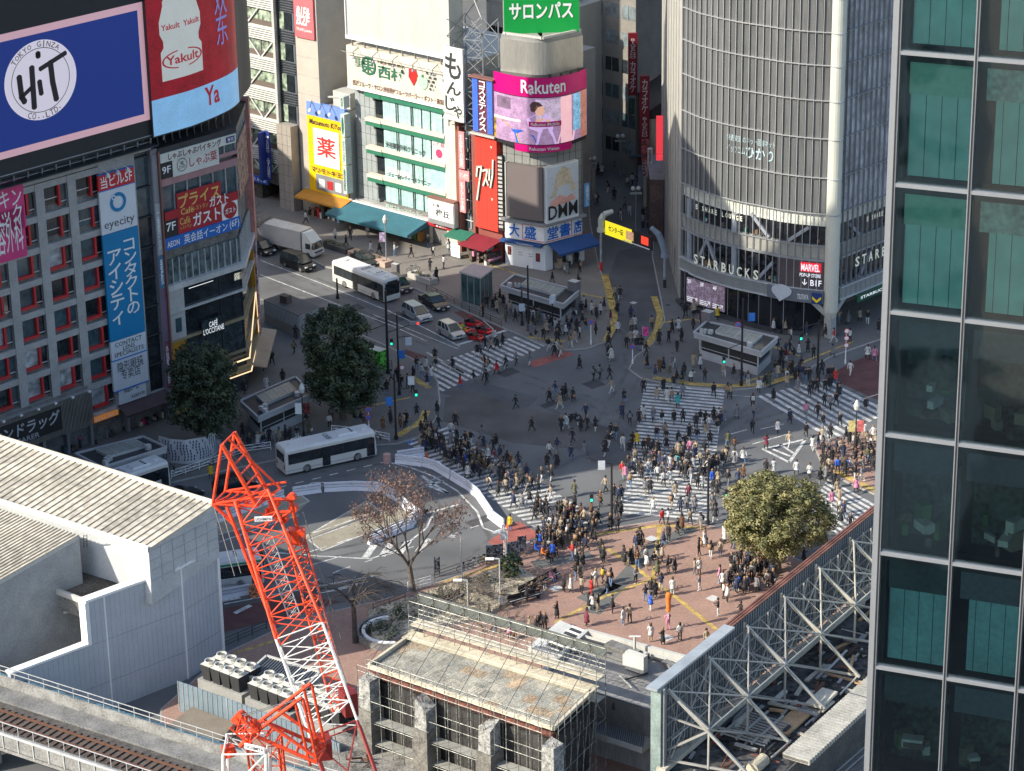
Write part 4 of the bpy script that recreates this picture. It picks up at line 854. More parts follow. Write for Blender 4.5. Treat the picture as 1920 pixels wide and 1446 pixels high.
# ---------------------------------------------------------------- corner bookshop with the curved advertising screen
KC=at(1022,510);KC.z=0;KL=at(948,497);KL.z=0;KR=at(1095,490);KR.z=0
FA=Face(KL,math.degrees(math.atan2((KC-KL).y,(KC-KL).x)));FBk=Face(KC,math.degrees(math.atan2((KR-KC).y,(KR-KC).x)))
def bookshop():
 r=thing('corner_bookshop_building',KC,'grey rounded corner tower over a bookshop, carrying a curved advertising screen','building')
 LA=(KC-KL).length;LB=(KR-KC).length;back=KL.lerp(KR,.5)+V((2,14,0))
 # rounded plan
 def plan(e=0,rr=2.2):
  a=FA.p(-.2,0,e);c0=FA.p(LA-rr,0,e);c1=FBk.p(rr,0,e);kc=KC+(FA.n+FBk.n).normalized()*e*1.1;b=FBk.p(LB,0,e);pts=[a]
  for i in range(9):t=i/8;pts.append(c0*(1-t)**2+kc*2*t*(1-t)+c1*t*t)
  pts.append(b);return pts
 def solid(g,e,z0,z1,m,rr=2.2):
  p=plan(e,rr);q=p+[FBk.p(LB,0,-13),FA.p(-.2,0,-11)]
  g.hexa([V((v.x,v.y,z0))for v in q],[V((v.x,v.y,z1))for v in q],m)
 TG=mat('grey_tile_cladding',(.25,.25,.235),.55,var=.12)
 g=MB();solid(g,-.3,0,4,DCONC,.4);solid(g,-.2,4,29.8,TG)
 for k in range(9):solid(g,-.17,6.3+k*1.05,6.33+k*1.05,DKG);
 for k in range(5):FA.slab(g,.3+k*1.1,.33+k*1.1,4,24,-.2,-.165,DKG);FBk.slab(g,2.3+k*.95,2.33+k*.95,4,24,-.2,-.165,DKG)
 g.build('wall',r)
 g=MB();solid(g,.05,24.9,29.3,mat('brushed_metal_drum',(.40,.39,.355),.42,.55,var=.1,streak=1));o=g.build('upper_drum',r)
 # a louvred stair slot on the left
 g=MB();FA.slab(g,-.9,-.1,4.5,14.4,-1,.1,BLK)
 for k in range(18):FA.slab(g,-.8,-.2,4.9+k*.53,5.2+k*.53,.1,.16,METP)
 g.build('stair_slot',r)
 # curved screen
 zt,zm,zb_,zz=zover(KC,143),22.7,16.8,15.9
 A=FA.p(-.9,0,.5);B=FBk.p(LB+.1,0,.5);K=(KC+(FA.n+FBk.n).normalized()*.75)*2-(A+B)*.5
 N=24;P=[A*(1-t)**2+K*2*t*(1-t)+B*t*t for t in [i/N for i in range(N+1)]];L=[0]
 for a,b in zip(P,P[1:]):L.append(L[-1]+(b-a).length)
 T=L[-1]
 def fn(u,z,o=0):
  u=max(0,min(T,u*T));i=min(N-1,next((i for i in range(N)if u<=L[i+1]),N-1));t=(u-L[i])/(L[i+1]-L[i]);d=(P[i+1]-P[i]).normalized();return P[i].lerp(P[i+1],t)+V((d.y,-d.x,0))*o+V((0,0,z))
 def sheet(g,u0,u1,z0,z1,o,m):
  n=max(1,int((u1-u0)*N))
  for i in range(n):
   a=u0+(u1-u0)*i/n;b=u0+(u1-u0)*(i+1)/n;g.poly([fn(a,z0,o),fn(b,z0,o),fn(b,z1,o),fn(a,z1,o)],m)
 g=MB();lo=[fn(i/N,zb_-.5,-.04)for i in range(N+1)]+[B+V((-.2,1.6,zb_-.5)),A+V((1.2,1.6,zb_-.5))];g.hexa(lo,[V((p.x,p.y,zt))for p in lo],BLK);sc=g.build('screen_casing',r)
 MG=mat('magenta_fascia',srgb(200,0,110),.4,var=.08);g=MB();sheet(g,0,1,zm+.1,zt,.03,MG);ob=g.build('magenta_fascia',r,'magenta fascia band with white lettering');g=MB();lay_text(g,'Rakuten',lambda u,z:fn(u,z,.1),.31,.71,zm+.55,zt-.35,WHT,bold=.04)
 g.poly([fn(.40,zm+.4,.1),fn(.64,zm+.45,.1),fn(.64,zm+.55,.1),fn(.38,zm+.55,.1)],WHT);g.build('lettering',ob)
 g=MB();sheet(g,.24,.78,zz-.1,zb_-.1,.05,MG);ob=g.build('lower_fascia',r);g=MB();lay_text(g,'Rakuten Vision',lambda u,z:fn(u,z,.1),.38,.64,zz+.15,zb_-.32,WHT,bold=.03);g.build('lettering',ob)
 M=lambda n,c,v=.3:mat('vision_'+n,srgb(*c),.5,var=v,sc=1.2,emit=.38)
 g=MB();sheet(g,0,1,zb_,zm,.05,M('room',(150,120,150),.35));ob=g.build('screen_picture',r,'advertising picture of a pink room with a woman in lilac pyjamas');g=MB();f=lambda pts,m,o=.09:g.poly([fn(a,zb_+b*(zm-zb_),o)for a,b in pts],m)
 sheet(g,.66,.78,zb_,zm-.05,.07,M('curtain',(232,180,185),.1));sheet(g,.8,.9,zb_+1.2,zm-.1,.07,M('window',(120,170,200),.8));sheet(g,.9,.99,zb_,zm,.07,M('rust',(170,110,95),.5));sheet(g,.04,.2,zm-1.8,zm-.3,.07,M('dusk',(105,85,105),.4));sheet(g,.44,.66,zb_+2.8,zm-.2,.07,M('shelf',(185,165,185),.5));sheet(g,.0,.3,zb_+2.7,zb_+3.0,.08,M('ledge',(215,195,210),.1))
 f([(0,0),(.3,0),(.26,.22),(.14,.42),(0,.48)],M('gold',(150,125,45),.9));f([(.26,0),(.46,0),(.42,.2),(.3,.3),(.2,.28),(.24,.2)],M('blue',(35,85,170),.3),.1);f([(.62,0),(.8,0),(.82,.2),(.66,.28)],M('pink_bedding',(225,180,195),.15),.1)
 LL=M('lilac',(200,170,215),.12);f([(.44,0),(.62,0),(.58,.3),(.6,.5),(.53,.66),(.44,.66),(.36,.55),(.38,.35),(.46,.28)],LL,.12)
 f([(.45,.64),(.5,.64),(.515,.74),(.5,.84),(.45,.84),(.43,.74)],M('skin',(215,165,140),.05),.14);f([(.4,.72),(.43,.7),(.46,.82),(.5,.84),(.47,.92),(.42,.93),(.39,.86)],M('hair',(60,40,40),.1),.15);f([(.44,.5),(.56,.5),(.56,.56),(.46,.57)],M('skin',(215,165,140)),.16)
 sheet(g,.38,.66,zb_+2.3,zb_+2.95,.18,MG);lay_text(g,'Rakuten Mobile',lambda u,z:fn(u,z,.21),.40,.64,zb_+2.42,zb_+2.84,WHT,bold=.02)
 g.build('picture_detail',ob)
 for k in range(4):
  g=MB();u=.56+k*.1;g.box(fn(u,zt+.25,.1),(.35,.3,.4),BLK,.5);g.build('flood_lamp',r)
 # poster and blank panel on the two faces
 zt2,zb2=13.6,6.7
 g=MB();FA.slab(g,.5,LA-.1,zb2,zt2,-.2,.35,mat('taupe_blank',(.15,.125,.12),.6,var=.03));FA.slab(g,.35,.5,zb2,zt2+.1,-.2,.42,METP);g.build('blank_panel',r,'blank taupe advertising panel')
 WP=mat('poster_white',(.62,.66,.68),.5,var=.04);g=MB();FBk.slab(g,.05,LB-1.1,zb2-.3,zt2+.1,-.2,.35,WHT);FBk.slab(g,.25,LB-1.2,zb2,zt2-.1,.35,.38,WP);ob=g.build('poster',r,'white poster with heavy black letters below soft sand and rose shapes')
 g=MB();W=LB-1.45;SAND=mat('poster_sand',srgb(214,196,166),.5,var=.2,sc=1.2);ROSE=mat('poster_rose',srgb(225,170,155),.5,var=.2)
 def bl(pts,m,o):g.poly([FBk.p(.25+a*W,zb2+b*(zt2-zb2),o)for a,b in pts],m)
 bl([(.05,.42),(.2,.55),(.3,.85),(.5,.97),(.72,.9),(.82,.65),(.95,.5),(.8,.45),(.7,.62),(.35,.6),(.25,.42)],SAND,.4)
 bl([(.05,.22),(.95,.3),(.8,.42),(.6,.38),(.4,.45),(.1,.36)],ROSE,.41);FBk.text(g,'DMM',.3,W+.1,zb2+.1,zb2+1.9,.46,BLK,bold=.035)
 for a,b in ((.12,.8),(.15,.68),(.85,.92),(.92,.6),(.9,.42)):FBk.disc(g,.25+a*W,zb2+b*(zt2-zb2),.09,.09,.42,ROSE,8)
 g.build('print',ob)
 g=MB();solid(g,.6,6.1,6.4,GRYM,.6);g.build('ledge',r)
 BLU=mat('book_blue',(.01,.13,.50),.5,var=0)
 for FF,l,side in ((FA,LA,0),(FBk,LB,1)):
  g=MB();FF.slab(g,.1 if not side else 0,l-(0 if not side else .4),3.75,6.0,-.2,.15,WHT);ob=g.build('bookshop_sign',r,['white bookshop sign, left half','white bookshop sign, right half'][side]);t=MB()
  if not side:FF.text(t,'大',.7,2.2,4.1,5.8,.2,BLU,bold=.05);FF.text(t,'盛',2.9,4.6,4.1,5.8,.2,BLU,bold=.05)
  else:FF.text(t,'堂書',.3,4.0,4.1,5.8,.2,BLU,bold=.05);FF.text(t,'店',4.5,5.8,4.1,5.8,.2,BLU,bold=.05);FF.text(t,'TAISEIDO BOOKSTORE',4.3,6.6,3.8,4.02,.2,REDF)
  a,b=((2.6,l)if not side else (0,4.2))
  for q in ((a,b,3.9,3.98),(a,b,5.9,5.96)):FF.slab(t,*q,.15,.19,RED)
  FF.slab(t,*((a,a+.07)if not side else (b-.07,b)),3.9,5.96,.15,.19,RED);t.build('lettering',ob)
 AW=mat('royal_blue_canvas',srgb(40,78,132),.75,var=.08)
 g=MB();FA.slab(g,-.4,LA-.2,3.3,3.6,.0,.7,AW);FA.text(g,'TAISEIDO',2,4.4,3.36,3.54,.72,WHT);P=[FBk.p(.2,3.7,.2),FBk.p(LB+.8,3.7,.2),FBk.p(LB+1,2.8,2.3),FBk.p(.5,2.8,2.3)];g.poly(P,AW);g.poly([P[3],P[2],P[2]-V((0,0,.3)),P[3]-V((0,0,.3))],AW);g.build('awning',r,'royal blue awning of the corner bookshop')
 g=MB();FA.slab(g,.0,LA-.1,.13,3.4,-.5,.0,mat('sign_white'));FA.slab(g,1.2,LA-1.7,.13,2.9,.0,.04,WHT)
 for k in range(2):FA.slab(g,1.9+k*1.5,2.5+k*1.5,2.0,2.05,.04,.05,BLK);FA.slab(g,1.9+k*1.5,2.5+k*1.5,1.7,1.75,.04,.05,BLK)
 FA.slab(g,.35,.85,1.5,2.6,.0,.05,mat('poster_dark',(.15,.03,.03),.5,var=1,sc=4));FA.slab(g,LA-1.3,LA-.7,1.2,2.3,.0,.05,mat('poster_dark'));g.build('shutter',r)
 g=MB();FBk.slab(g,0,1.2,.13,3.4,-.5,.05,WHT);FBk.slab(g,LB-.8,LB,.13,3.4,-.5,.1,WHT);FBk.slab(g,1.2,LB-.8,.13,3.2,-.9,-.8,INTER);R=random.Random(6)
 for k in range(16):u=R.uniform(1.5,LB-1.5);FBk.slab(g,u,u+.4,.13,R.uniform(.6,1.8),-.6,R.uniform(-.4,.5),R.choice([WHT,REDF,mat('stock_beige'),mat('stock_blue'),BLK]))
 g.build('shop_front',r)
 # green rooftop billboard on a steel frame
 zt,zb_=45,zover(KC,62)+.2;GG=mat('green_billboard',srgb(0,148,62),.5,var=.03);Y0=KC.y+3;a=V((KL.x-1.4,Y0,0));FG=Face(a,3);W=9.0
 o0=0;ul=FG.uv(945,30)[0];ur=FG.uv(1086,30)[0];zb_=FG.uv(1010,62)[1];zt1=FG.uv(1010,4)[1];zt0=FG.uv(1010,36)[1]
 g=MB();FG.slab(g,ul,ur,zb_,zb_+12,-.6,0,GG);ob=g.build('green_billboard',r,'bright green billboard with white katakana');t=MB();FG.text(t,'サロンパス',ul+(ur-ul)*.07,ul+(ur-ul)*.92,zt0,zt1,.05,WHT,bold=.06);t.build('lettering',ob)
 g=MB()
 for k in range(6):u=ul+k*(ur-ul)/5;g.bar(FG.p(u,29.3,-.4),FG.p(u,zb_+12,-1.2),.16,METP);g.bar(FG.p(u,29.4,-.3),FG.p(u+(1.5 if k<3 else-1.5),zb_+.3,-2.6),.1,METP)
 g.bar(FG.p(ul,29.9,.2),FG.p((ul+ur)/2,29.9,-2.2),.25,METP);g.bar(FA.p(0,29.9,-.4),FA.p(LA,29.9,-.4),.3,METP);g.bar(FBk.p(0,29.9,-.4),FBk.p(LB,29.9,-.4),.3,METP);g.build('billboard_frame',r)
 g=MB();zq=zover(KR,345);u=LB+.3;FBk.slab(g,LB+.1,LB+.9,7.2,10.2,-.1,.1,mat('azure_blade',(.12,.32,.55),.5));ob=g.build('blade_sign',r,'pale blue blade sign on the alley side');t=MB();FBk.text(t,'大盛堂書店ビル',LB+.25,LB+.75,7.3,10.1,.12,WHT,vertical=True);t.build('lettering',ob)
bookshop()
# ---------------------------------------------------------------- curved bookshop tower with the coffee floors
QP=[V((20.5,303.2,0)),V((22.3,300.0,0)),V((24.5,297.5,0)),V((26.7,295.5,0)),V((29,293.9,0)),V((31.1,292.3,0)),V((33.3,291.2,0)),V((35.2,290.5,0)),V((36.3,290.2,0))]
QL=[0]
for a_,b_ in zip(QP,QP[1:]):QL.append(QL[-1]+(b_-a_).length)
QT=QL[-1]
def qf(u,z,o=0):
 u=max(0,min(QT,u));i=next((i for i in range(8)if u<=QL[i+1]),7);t=(u-QL[i])/(QL[i+1]-QL[i])
 def dr(k):k=max(0,min(8,k));a=QP[max(0,k-1)];b=QP[min(8,k+1)];return (b-a).normalized()
 d=(dr(i)*(1-t)+dr(i+1)*t).normalized();return QP[i].lerp(QP[i+1],t)+V((d.y,-d.x,0))*o+V((0,0,z))
QR=Face(V((38.1,291.0,0)),45)
def qsheet(g,u0,u1,z0,z1,o0,o1,m,st=.8):
 n=max(1,int(round((u1-u0)/st)))
 for i in range(n):
  a=u0+(u1-u0)*i/n;b=u0+(u1-u0)*(i+1)/n
  g.hexa([qf(a,z0,o1),qf(b,z0,o1),qf(b,z0,o0),qf(a,z0,o0)],[qf(a,z1,o1),qf(b,z1,o1),qf(b,z1,o0),qf(a,z1,o0)],m)
def qloc(px,py):
 best=None
 for i in range(161):
  u=QT*i/160;q=qf(u,0);z=zover(q,py);X=pxof((q.x,q.y,z))[0]
  if best is None or abs(X-px)<best[0]:best=(abs(X-px),u,z)
 return best[1],best[2]
def qfront():
 r=thing('curved_glass_tower',V((37,291,0)),'curved glass bookshop tower with coffee shop lettering and fine white mullions','building')
 BZ=mat('bronze_blind_glass',(.122,.125,.124),.4,.0,var=.16,sc=.25,fine=2.5,streak=1,spec=.7);FIN=mat('white_mullion',(.37,.375,.37),.4,.2,var=.05);CW=mat('side_wall_tiles',(.36,.345,.305),.7,var=.1)
 side=mat('side_glazing',(.44,.46,.49),.3,.1,var=.35,sc=.35,fine=1,spec=.8);TOP=70
 backL=V((19.6,330,0));backR=QR.p(40,0,-2)
 core=[qf(QT*i/10,0,-1.2)for i in range(11)]+[QR.p(0,0,-1.2),QR.p(38,0,-1.2),V((60,345,0)),V((20.4,332,0))]
 g=MB();g.hexa([V((p.x,p.y,15.3))for p in core],[V((p.x,p.y,TOP))for p in core],DCONC)
 c2=[qf(QT*i/10,0,-6)for i in range(11)]+[QR.p(0,0,-6),QR.p(38,0,-6),V((60,345,0)),V((22,332,0))];g.hexa([V((p.x,p.y,0))for p in c2],[V((p.x,p.y,15.3))for p in c2],INTER)
 g.hexa([qf(0,-.1,0),qf(0,-.1,-2),V((20.9,331,-.1)),V((19.8,331,-.1))],[qf(0,TOP,0),qf(0,TOP,-2),V((20.9,331,TOP)),V((19.8,331,TOP))],CW)
 g.build('wall',r)
 g=MB();a=qf(0,0,.02);b=V((19.78,331,0))
 for t in [k/8 for k in range(1,8)]:
  p=a.lerp(b,t)-V((.03,0,0));g.box(p+V((0,0,35)),(.05,.06,70),GRYM,rad(90))
 g.build('side_joint',r)
 lv=[15.2,19.5,24.15,28.6,32.7,36.5,40.5,44.5,48.5]
 g=MB();qsheet(g,0,QT,15.3,TOP,-.5,-.25,BZ);g.build('curved_glazing',r)
 g=MB();n=23
 for i in range(n+1):
  u=QT*i/n;p=qf(u,15,-.25);q=qf(u,TOP,-.25);d=(qf(min(QT,u+.2),0)-qf(max(0,u-.2),0)).normalized();nn=V((d.y,-d.x,0))
  if 0<i:g.hexa([p-d*.11,p-d*.04,p-d*.04+nn*.06,p-d*.11+nn*.06],[q-d*.11,q-d*.04,q-d*.04+nn*.06,q-d*.11+nn*.06],BLK)
  p=qf(u,4.6,-.2);q=qf(u,TOP,-.2);g.hexa([p-d*.035,p+d*.035,p+d*.035+nn*.14,p-d*.035+nn*.14],[q-d*.035,q+d*.035,q+d*.035+nn*.14,q-d*.035+nn*.14],FIN)
 g.build('mullion',r)
 for z in lv:g=MB();qsheet(g,0,QT,z-.04,z+.05,-.2,.02,FIN);g.build('ring_rail',r)
 # corner column and right hand face
 g=MB();g.lathe((37.15,290.35,0),[(.62,2.6),(.85,3.4),(.85,TOP)],mat('pale_column',(.55,.56,.49),.45,.15,var=.05),20);g.build('corner_column',r)
 g=MB()
 for z in lv:g.lathe((37.15,290.35,z),[(.87,-.06),(.95,0),(.87,.08)],GRYM,20)
 g.build('column_ring',r)
 g=MB();QR.slab(g,.3,26,15.2,TOP,-.5,-.2,side);g.build('side_glazing',r)
 g=MB()
 for i in range(28):u=.4+i*.93;QR.slab(g,u,u+.06,4.6,TOP,-.2,.1,GRYM)
 g.build('side_mullion',r)
 for z in lv:g=MB();QR.slab(g,.2,26,z-.04,z+.05,-.2,.12,GRYM);g.build('side_rail',r)
 # lit lounge storey
 for fn_,nm in ((lambda g,z0,z1,o0,o1,m:qsheet(g,0,QT,z0,z1,o0,o1,m),'q'),(lambda g,z0,z1,o0,o1,m:QR.slab(g,.2,26,z0,z1,o0,o1,m),'r')):
  s_='' if nm=='q' else 'side_'
  g=MB();fn_(g,11.3,15.2,-1.4,-1.2,INTER);fn_(g,11.35,13.6,-.5,-.42,glass_mat('lounge_glass',(.02,.022,.026),.1));g.build(s_+'lounge_window',r)
  g=MB();fn_(g,13.6,15.2,-1.0,-.45,mat('pale_ceiling_panel',(.6,.6,.52),.6,var=.2,sc=1));g.build(s_+'ceiling_band',r)
  g=MB();fn_(g,9.7,11.3,-1.0,-.3,mat('ribbed_concrete',(.30,.29,.255),.8,var=.12));fn_(g,9.4,9.7,-1,-.05,GRYM);fn_(g,11.2,11.35,-1,-.1,GRYM);g.build(s_+'spandrel',r)
  g=MB();fn_(g,5.9,9.4,-.5,-.42,glass_mat('cafe_glass',(.02,.022,.026),.06,.9,1.6));g.build(s_+'cafe_window',r)
  g=MB();fn_(g,4.5,5.9,-1.2,.05,mat('brushed_band',(.33,.34,.34),.4,.4,var=.1));fn_(g,4.35,4.5,-1.2,.2,LGM);fn_(g,5.85,5.98,-1,.2,LGM);g.build(s_+'metal_band',r)
 g=MB()
 for (u0,z0,u1,z1)in ((3.2,6,5,9.3),(5,9.3,7,6),(12.5,6,14.6,8.5),(11.5,14,14,11.5),(16.5,11.5,19,13.4)):g.bar(qf(u0,z0,-.35),qf(u1,z1,-.35),.38,mat('brace_grey',(.28,.30,.33),.6))
 for u in (1.6,9.3):g.tube(qf(u,5.9,-.35),qf(u,9.4,-.35),.4,mat('brace_grey'),n=10);g.tube(qf(u,11.3,-.3),qf(u,13.6,-.3),.4,mat('brace_grey'),n=10)
 for (u0,z0,u1,z1)in ((4,6,6.5,9.3),(9.5,9.3,12,6),(2,13.2,4,11.4)):g.bar(QR.p(u0,z0,-.35),QR.p(u1,z1,-.35),.38,mat('brace_grey'))
 g.build('brace',r)
 # seated customers behind the glass read as dim blots of colour
 R=random.Random(5);pal=[mat('interior_pale',(.4,.4,.38)),mat('interior_teal',(.05,.25,.2)),mat('interior_warm',(.35,.2,.1)),INTER,mat('interior_grey',(.15,.15,.16))]
 g=MB()
 for k in range(52):u=R.uniform(.5,QT-.5);g.box(qf(u,R.choice([6.4,6.6,11.8]),-.3),(.3,.15,R.uniform(.25,.6)),R.choice(pal),R.random())
 for k in range(26):g.box(QR.p(R.uniform(1,20),R.choice([6.4,7.7,11.8]),-.32),(.3,.12,R.uniform(.2,.5)),R.choice(pal),rad(45))
 g.build('interior_furnishing',r)
 LT=mat('lit_cream_letter',(.72,.72,.58),.5,emit=.12,var=0)
 def letters(s,u0,u1,z0,z1,fn,name,m=LT):
  n=len(s);g=MB()
  for i,c in enumerate(s):
   if c==' ':continue
   a=u0+(u1-u0)*i/n;b=a+(u1-u0)/n*.62;lay_text(g,c,lambda u,z:fn(u,z,.32),a,b,z0,z1,m,bold=.05)
  return g.build(name,r)
 ua=qloc(1305,490)[0];ub=qloc(1425,520)[0]
 letters('STARBUCKS',ua,ub+.4,6.15,7.35,qf,'cafe_lettering');letters('STARBUCKS',2.6,14,7.9,9.1,QR.p,'cafe_lettering')
 ua=qloc(1308,390)[0];ub=qloc(1398,410)[0];letters('⊞ SHARE LOUNGE',ua,ub,13.0,13.6,qf,'lounge_lettering');letters('⊞ SHARE LOUNGE',4.5,11,13.0,13.6,QR.p,'lounge_lettering')
 # screen in the cafe floor
 ua,za=qloc(1457,479);ub,zb_=qloc(1550,530);SB=mat('screen_charcoal',(.035,.03,.035),.5,emit=.3,var=.3)
 g=MB();qsheet(g,ua,ub,5.95,9.35,-.42,-.1,SB);ob=g.build('shop_screen',r,'dark screen with a red logo and an arrow');g=MB();ud=ua+(ub-ua)*.5
 RDM=mat('screen_logo_red',srgb(215,30,45),.5,emit=.4,var=0);WE=mat('screen_white_letter',(.8,.8,.82),emit=.4,var=0);qsheet(g,ud,ub-.4,8.05,9.2,-.1,-.06,RDM);f=lambda u,z:qf(u,z,.05)
 lay_text(g,'MARVEL',f,ud+.15,ub-.55,8.18,9.05,WE,bold=.06);lay_text(g,'POP-UP STORE',f,ud,ub-.4,7.45,7.9,WE,bold=.04);lay_text(g,'↓ B1F',f,ud+.3,ub-.3,6.4,7.2,WE,bold=.03)
 g.build('lettering',ob)
 # brand band above the entrance
 ua,_=qloc(1440,540);g=MB();qsheet(g,ua,QT,4.4,5.95,.05,.3,mat('slate_fascia',(.13,.145,.17),.5));ob=g.build('bookshop_fascia',r,'slate fascia with a speech bubble mark');g=MB();f=lambda u,z:qf(u,z,.36)
 lay_text(g,'TSUTAYA',f,ua+3.8,QT-1.7,4.75,5.4,WHT,bold=.04)
 SIL=mat('bubble_silver',(.5,.53,.56),.4);pts=[(cos(rad(a)),sin(rad(a))*.85)for a in range(-50,231,20)];g.poly([qf(ua+1.9+a*1.25,5.5+b*.95,.4)for a,b in pts]+[qf(ua+1.7,4.15,.4)],SIL)
 qsheet(g,QT-1.35,QT-.15,4.35,5.7,.3,.38,mat('navy_square',(.015,.04,.16)));u0=QT-.75
 g.poly([qf(u0-.5,5.3,.44),qf(u0,4.85,.44),qf(u0+.5,5.3,.44),qf(u0+.5,4.95,.44),qf(u0,4.5,.44),qf(u0-.5,4.95,.44)],YEL);g.build('logo',ob)
 # ground storey: black glass, screens, plinth, passage
 GR=[at(x,y)for x,y in ((1276,566),(1284,575),(1320,588),(1364,598),(1422,615),(1468,626),(1506,628))];ins=[V((p.x,p.y,0))for p in GR]
 gl=glass_mat('entrance_glass',(.012,.014,.018),.05)
 for k,(a,b)in enumerate(zip(ins,ins[1:])):
  g=MB();d=(b-a).normalized();nn=V((d.y,-d.x,0));g.hexa([a,b,b-nn*.3,a-nn*.3],[v+V((0,0,4.45))for v in (a,b,b-nn*.3,a-nn*.3)],gl)
  m=int((b-a).length/1.2)
  for i in range(m+1):p=a.lerp(b,i/max(1,m))+nn*.03;g.bar(p,p+V((0,0,4.4)),.07,GRYM)
  g.hexa([a+nn*.7,b+nn*.7,b,a],[v+V((0,0,.5))for v in (a+nn*.6,b+nn*.6,b,a)],mat('dark_granite',(.05,.05,.055),.4));g.build('entrance_glazing',r)
 g=MB();a=ins[-1];b=a+V((3.5,6,0));g.hexa([a,b,b+V((-.3,.2,0)),a+V((-.3,.2,0))],[v+V((0,0,4.4))for v in (a,b,b+V((-.3,.2,0)),a+V((-.3,.2,0)))],gl);g.build('passage_wall',r)
 FL=Face(ins[1]+(ins[3]-ins[1])*.0,math.degrees(math.atan2((ins[3]-ins[1]).y,(ins[3]-ins[1]).x)));PR=mat('floor_guide_screen',(.20,.15,.2),.5,emit=.28,var=1.1,sc=1.5,fine=7)
 LL=(ins[3]-ins[1]).length
 for k,s in enumerate(('2F','3F','4F')):
  u=.55+k*1.95;g=MB();FL.slab(g,u,u+1.85,.9,4.0,.25,.4,PR);ob=g.build('guide_screen',r,'floor guide screen reading '+s);g=MB();FL.text(g,s,u+.15,u+.75,3.35,3.85,.44,WE,bold=.02)
  for q in range(3):FL.slab(g,u+.12,u+1.15,1.1+q*.22,1.18+q*.22,.4,.43,WE)
  FL.stroke(g,[(u+1.1,1.1),(u+1.6,1.6)],.08,.44,WE);FL.stroke(g,[(u+1.3,1.65),(u+1.65,1.65),(u+1.65,1.3)],.07,.44,WE);g.build('lettering',ob)
 g=MB();PC=mat('column_concrete',(.33,.335,.33),.7);p=V((37.15,290.35,0));g.box(p+V((0,0,1.9)),(1.0,1.0,3.8),PC,rad(45));ql=qf(QT-1.4,4.5,-.4);g.bar(p+V((0,0,2.6)),ql,.6,PC);g.bar(p+V((0,0,2.6)),QR.p(1.6,4.5,-.4),.6,PC);g.build('pillar',r)
 g=MB();FF=QR;FF.slab(g,3,9.5,3.4,4.3,.2,.5,mat('coffee_green',(.01,.09,.05),.5));FF.text(g,'STARBUCKS',3.6,8.8,3.7,4.05,.53,WE,bold=.03);g.build('small_cafe_sign',r)
 ua,za=qloc(1362,245);g=MB();GH=mat('reflected_letter',(.40,.52,.54),.4,var=.1);f=lambda u,z:qf(u,z,-.18);lay_text(g,'イッツコム',f,ua,ua+2.6,20.9,21.8,GH);lay_text(g,'ひかり',f,ua+2.7,ua+6.4,20.6,22.0,GH,bold=.05);lay_text(g,'快速 安定 のネット回線ネット',f,ua,ua+6.6,22.3,23.1,GH);g.build('window_lettering',r)
 return r
qfront()
# ---------------------------------------------------------------- the alley and everything behind
STONE=mat('grey_stone_cladding',(.23,.215,.19),.75,var=.12)
def alleyblock():
 r=thing('rounded_stone_office',V((12,392,0)),'grey stone office block closing the far end of the alley with ribbon windows','building')
 P0=at(1062,212);P1=at(1140,215);P2=at(1262,175)
 for p in (P0,P1,P2):p.z=0
 FA_=Face(P0,math.degrees(math.atan2((P1-P0).y,(P1-P0).x)));FB_=Face(P1,math.degrees(math.atan2((P2-P1).y,(P2-P1).x)));la=(P1-P0).length;lb=(P2-P1).length+8
 g=MB();q=[FA_.p(-8,0,-.3),FA_.p(la-1,0,-.3),FB_.p(1,0,-.3),FB_.p(lb,0,-.3),FB_.p(lb,0,-22),FA_.p(-8,0,-22)];g.hexa(q,[p+V((0,0,40))for p in q],STONE);g.build('wall',r)
 W=glass_mat('office_curtain_glass',(.12,.15,.155),.2,.3,1.0)
 for k in range(7):
  z=3.9+k*4.4;m=W if k>2 else GL_D
  g=MB();FB_.slab(g,1.5,6.6,z,z+2.9,-.35,-.2,m);FB_.slab(g,7.2,lb,z,z+2.9,-.35,-.2,m);o=g.build('window',r);g=MB()
  for i in range(9):FB_.slab(g,1.5+i*1.4,1.58+i*1.4,z,z+2.9,-.2,-.12,GRYM)
  FB_.slab(g,1.5,lb,z+.9,z+.96,-.2,-.12,GRYM);g.build('mullion',o)
  g=MB();FA_.slab(g,.6,la-2.2,z,z+2.6,-.35,-.2,m);g.build('window',r)
 g=MB();FB_.slab(g,.5,lb,3.0,3.4,-.3,.5,GRYM);FB_.slab(g,1.5,4.1,.5,2.7,-.3,-.1,mat('lit_shop_window',(.4,.32,.2),emit=.15,var=1,sc=3));FB_.slab(g,4.6,7,.5,2.7,-.3,-.1,mat('pale_shop_window',(.3,.32,.4),emit=.1,var=1,sc=3));g.build('shop_window',r)
 FA_.board('clinic_sign',r,(.2,la-1.6,zover(P0,32),zover(P0,10)+2.2),.2,mat('pale_blue_board',(.28,.42,.46),.5),[('みわ',.3,.9,.62,.95,DTX,{}),('クリニック',.05,.95,.1,.45,DTX,{})],.2,'pale blue clinic board in black katakana');z=zover(P0,62)
 FA_.board('portrait_poster',r,(.4,la-1.7,z-3.1,z),.2,mat('poster_night',(.04,.03,.04),.5,var=.8,sc=2),(),.2,'dark advertising poster beside the green billboard')
DTX=mat('ink_letter')
alleyblock()
def lane(name,pts,h,label,m,roof=ROOFM,extra=None):
 "a lane-side building from ground points of the photograph"
 q=[at(x,y)if len(pt)==2 else V(pt)for pt in pts for (x,y)in [pt[:2]]];q=[V((p.x,p.y,0))for p in q]
 r=thing(name,q[0],label,'building');g=MB();g.hexa(q,[p+V((0,0,h))for p in q],m,roof);g.build('wall',r);return r,q
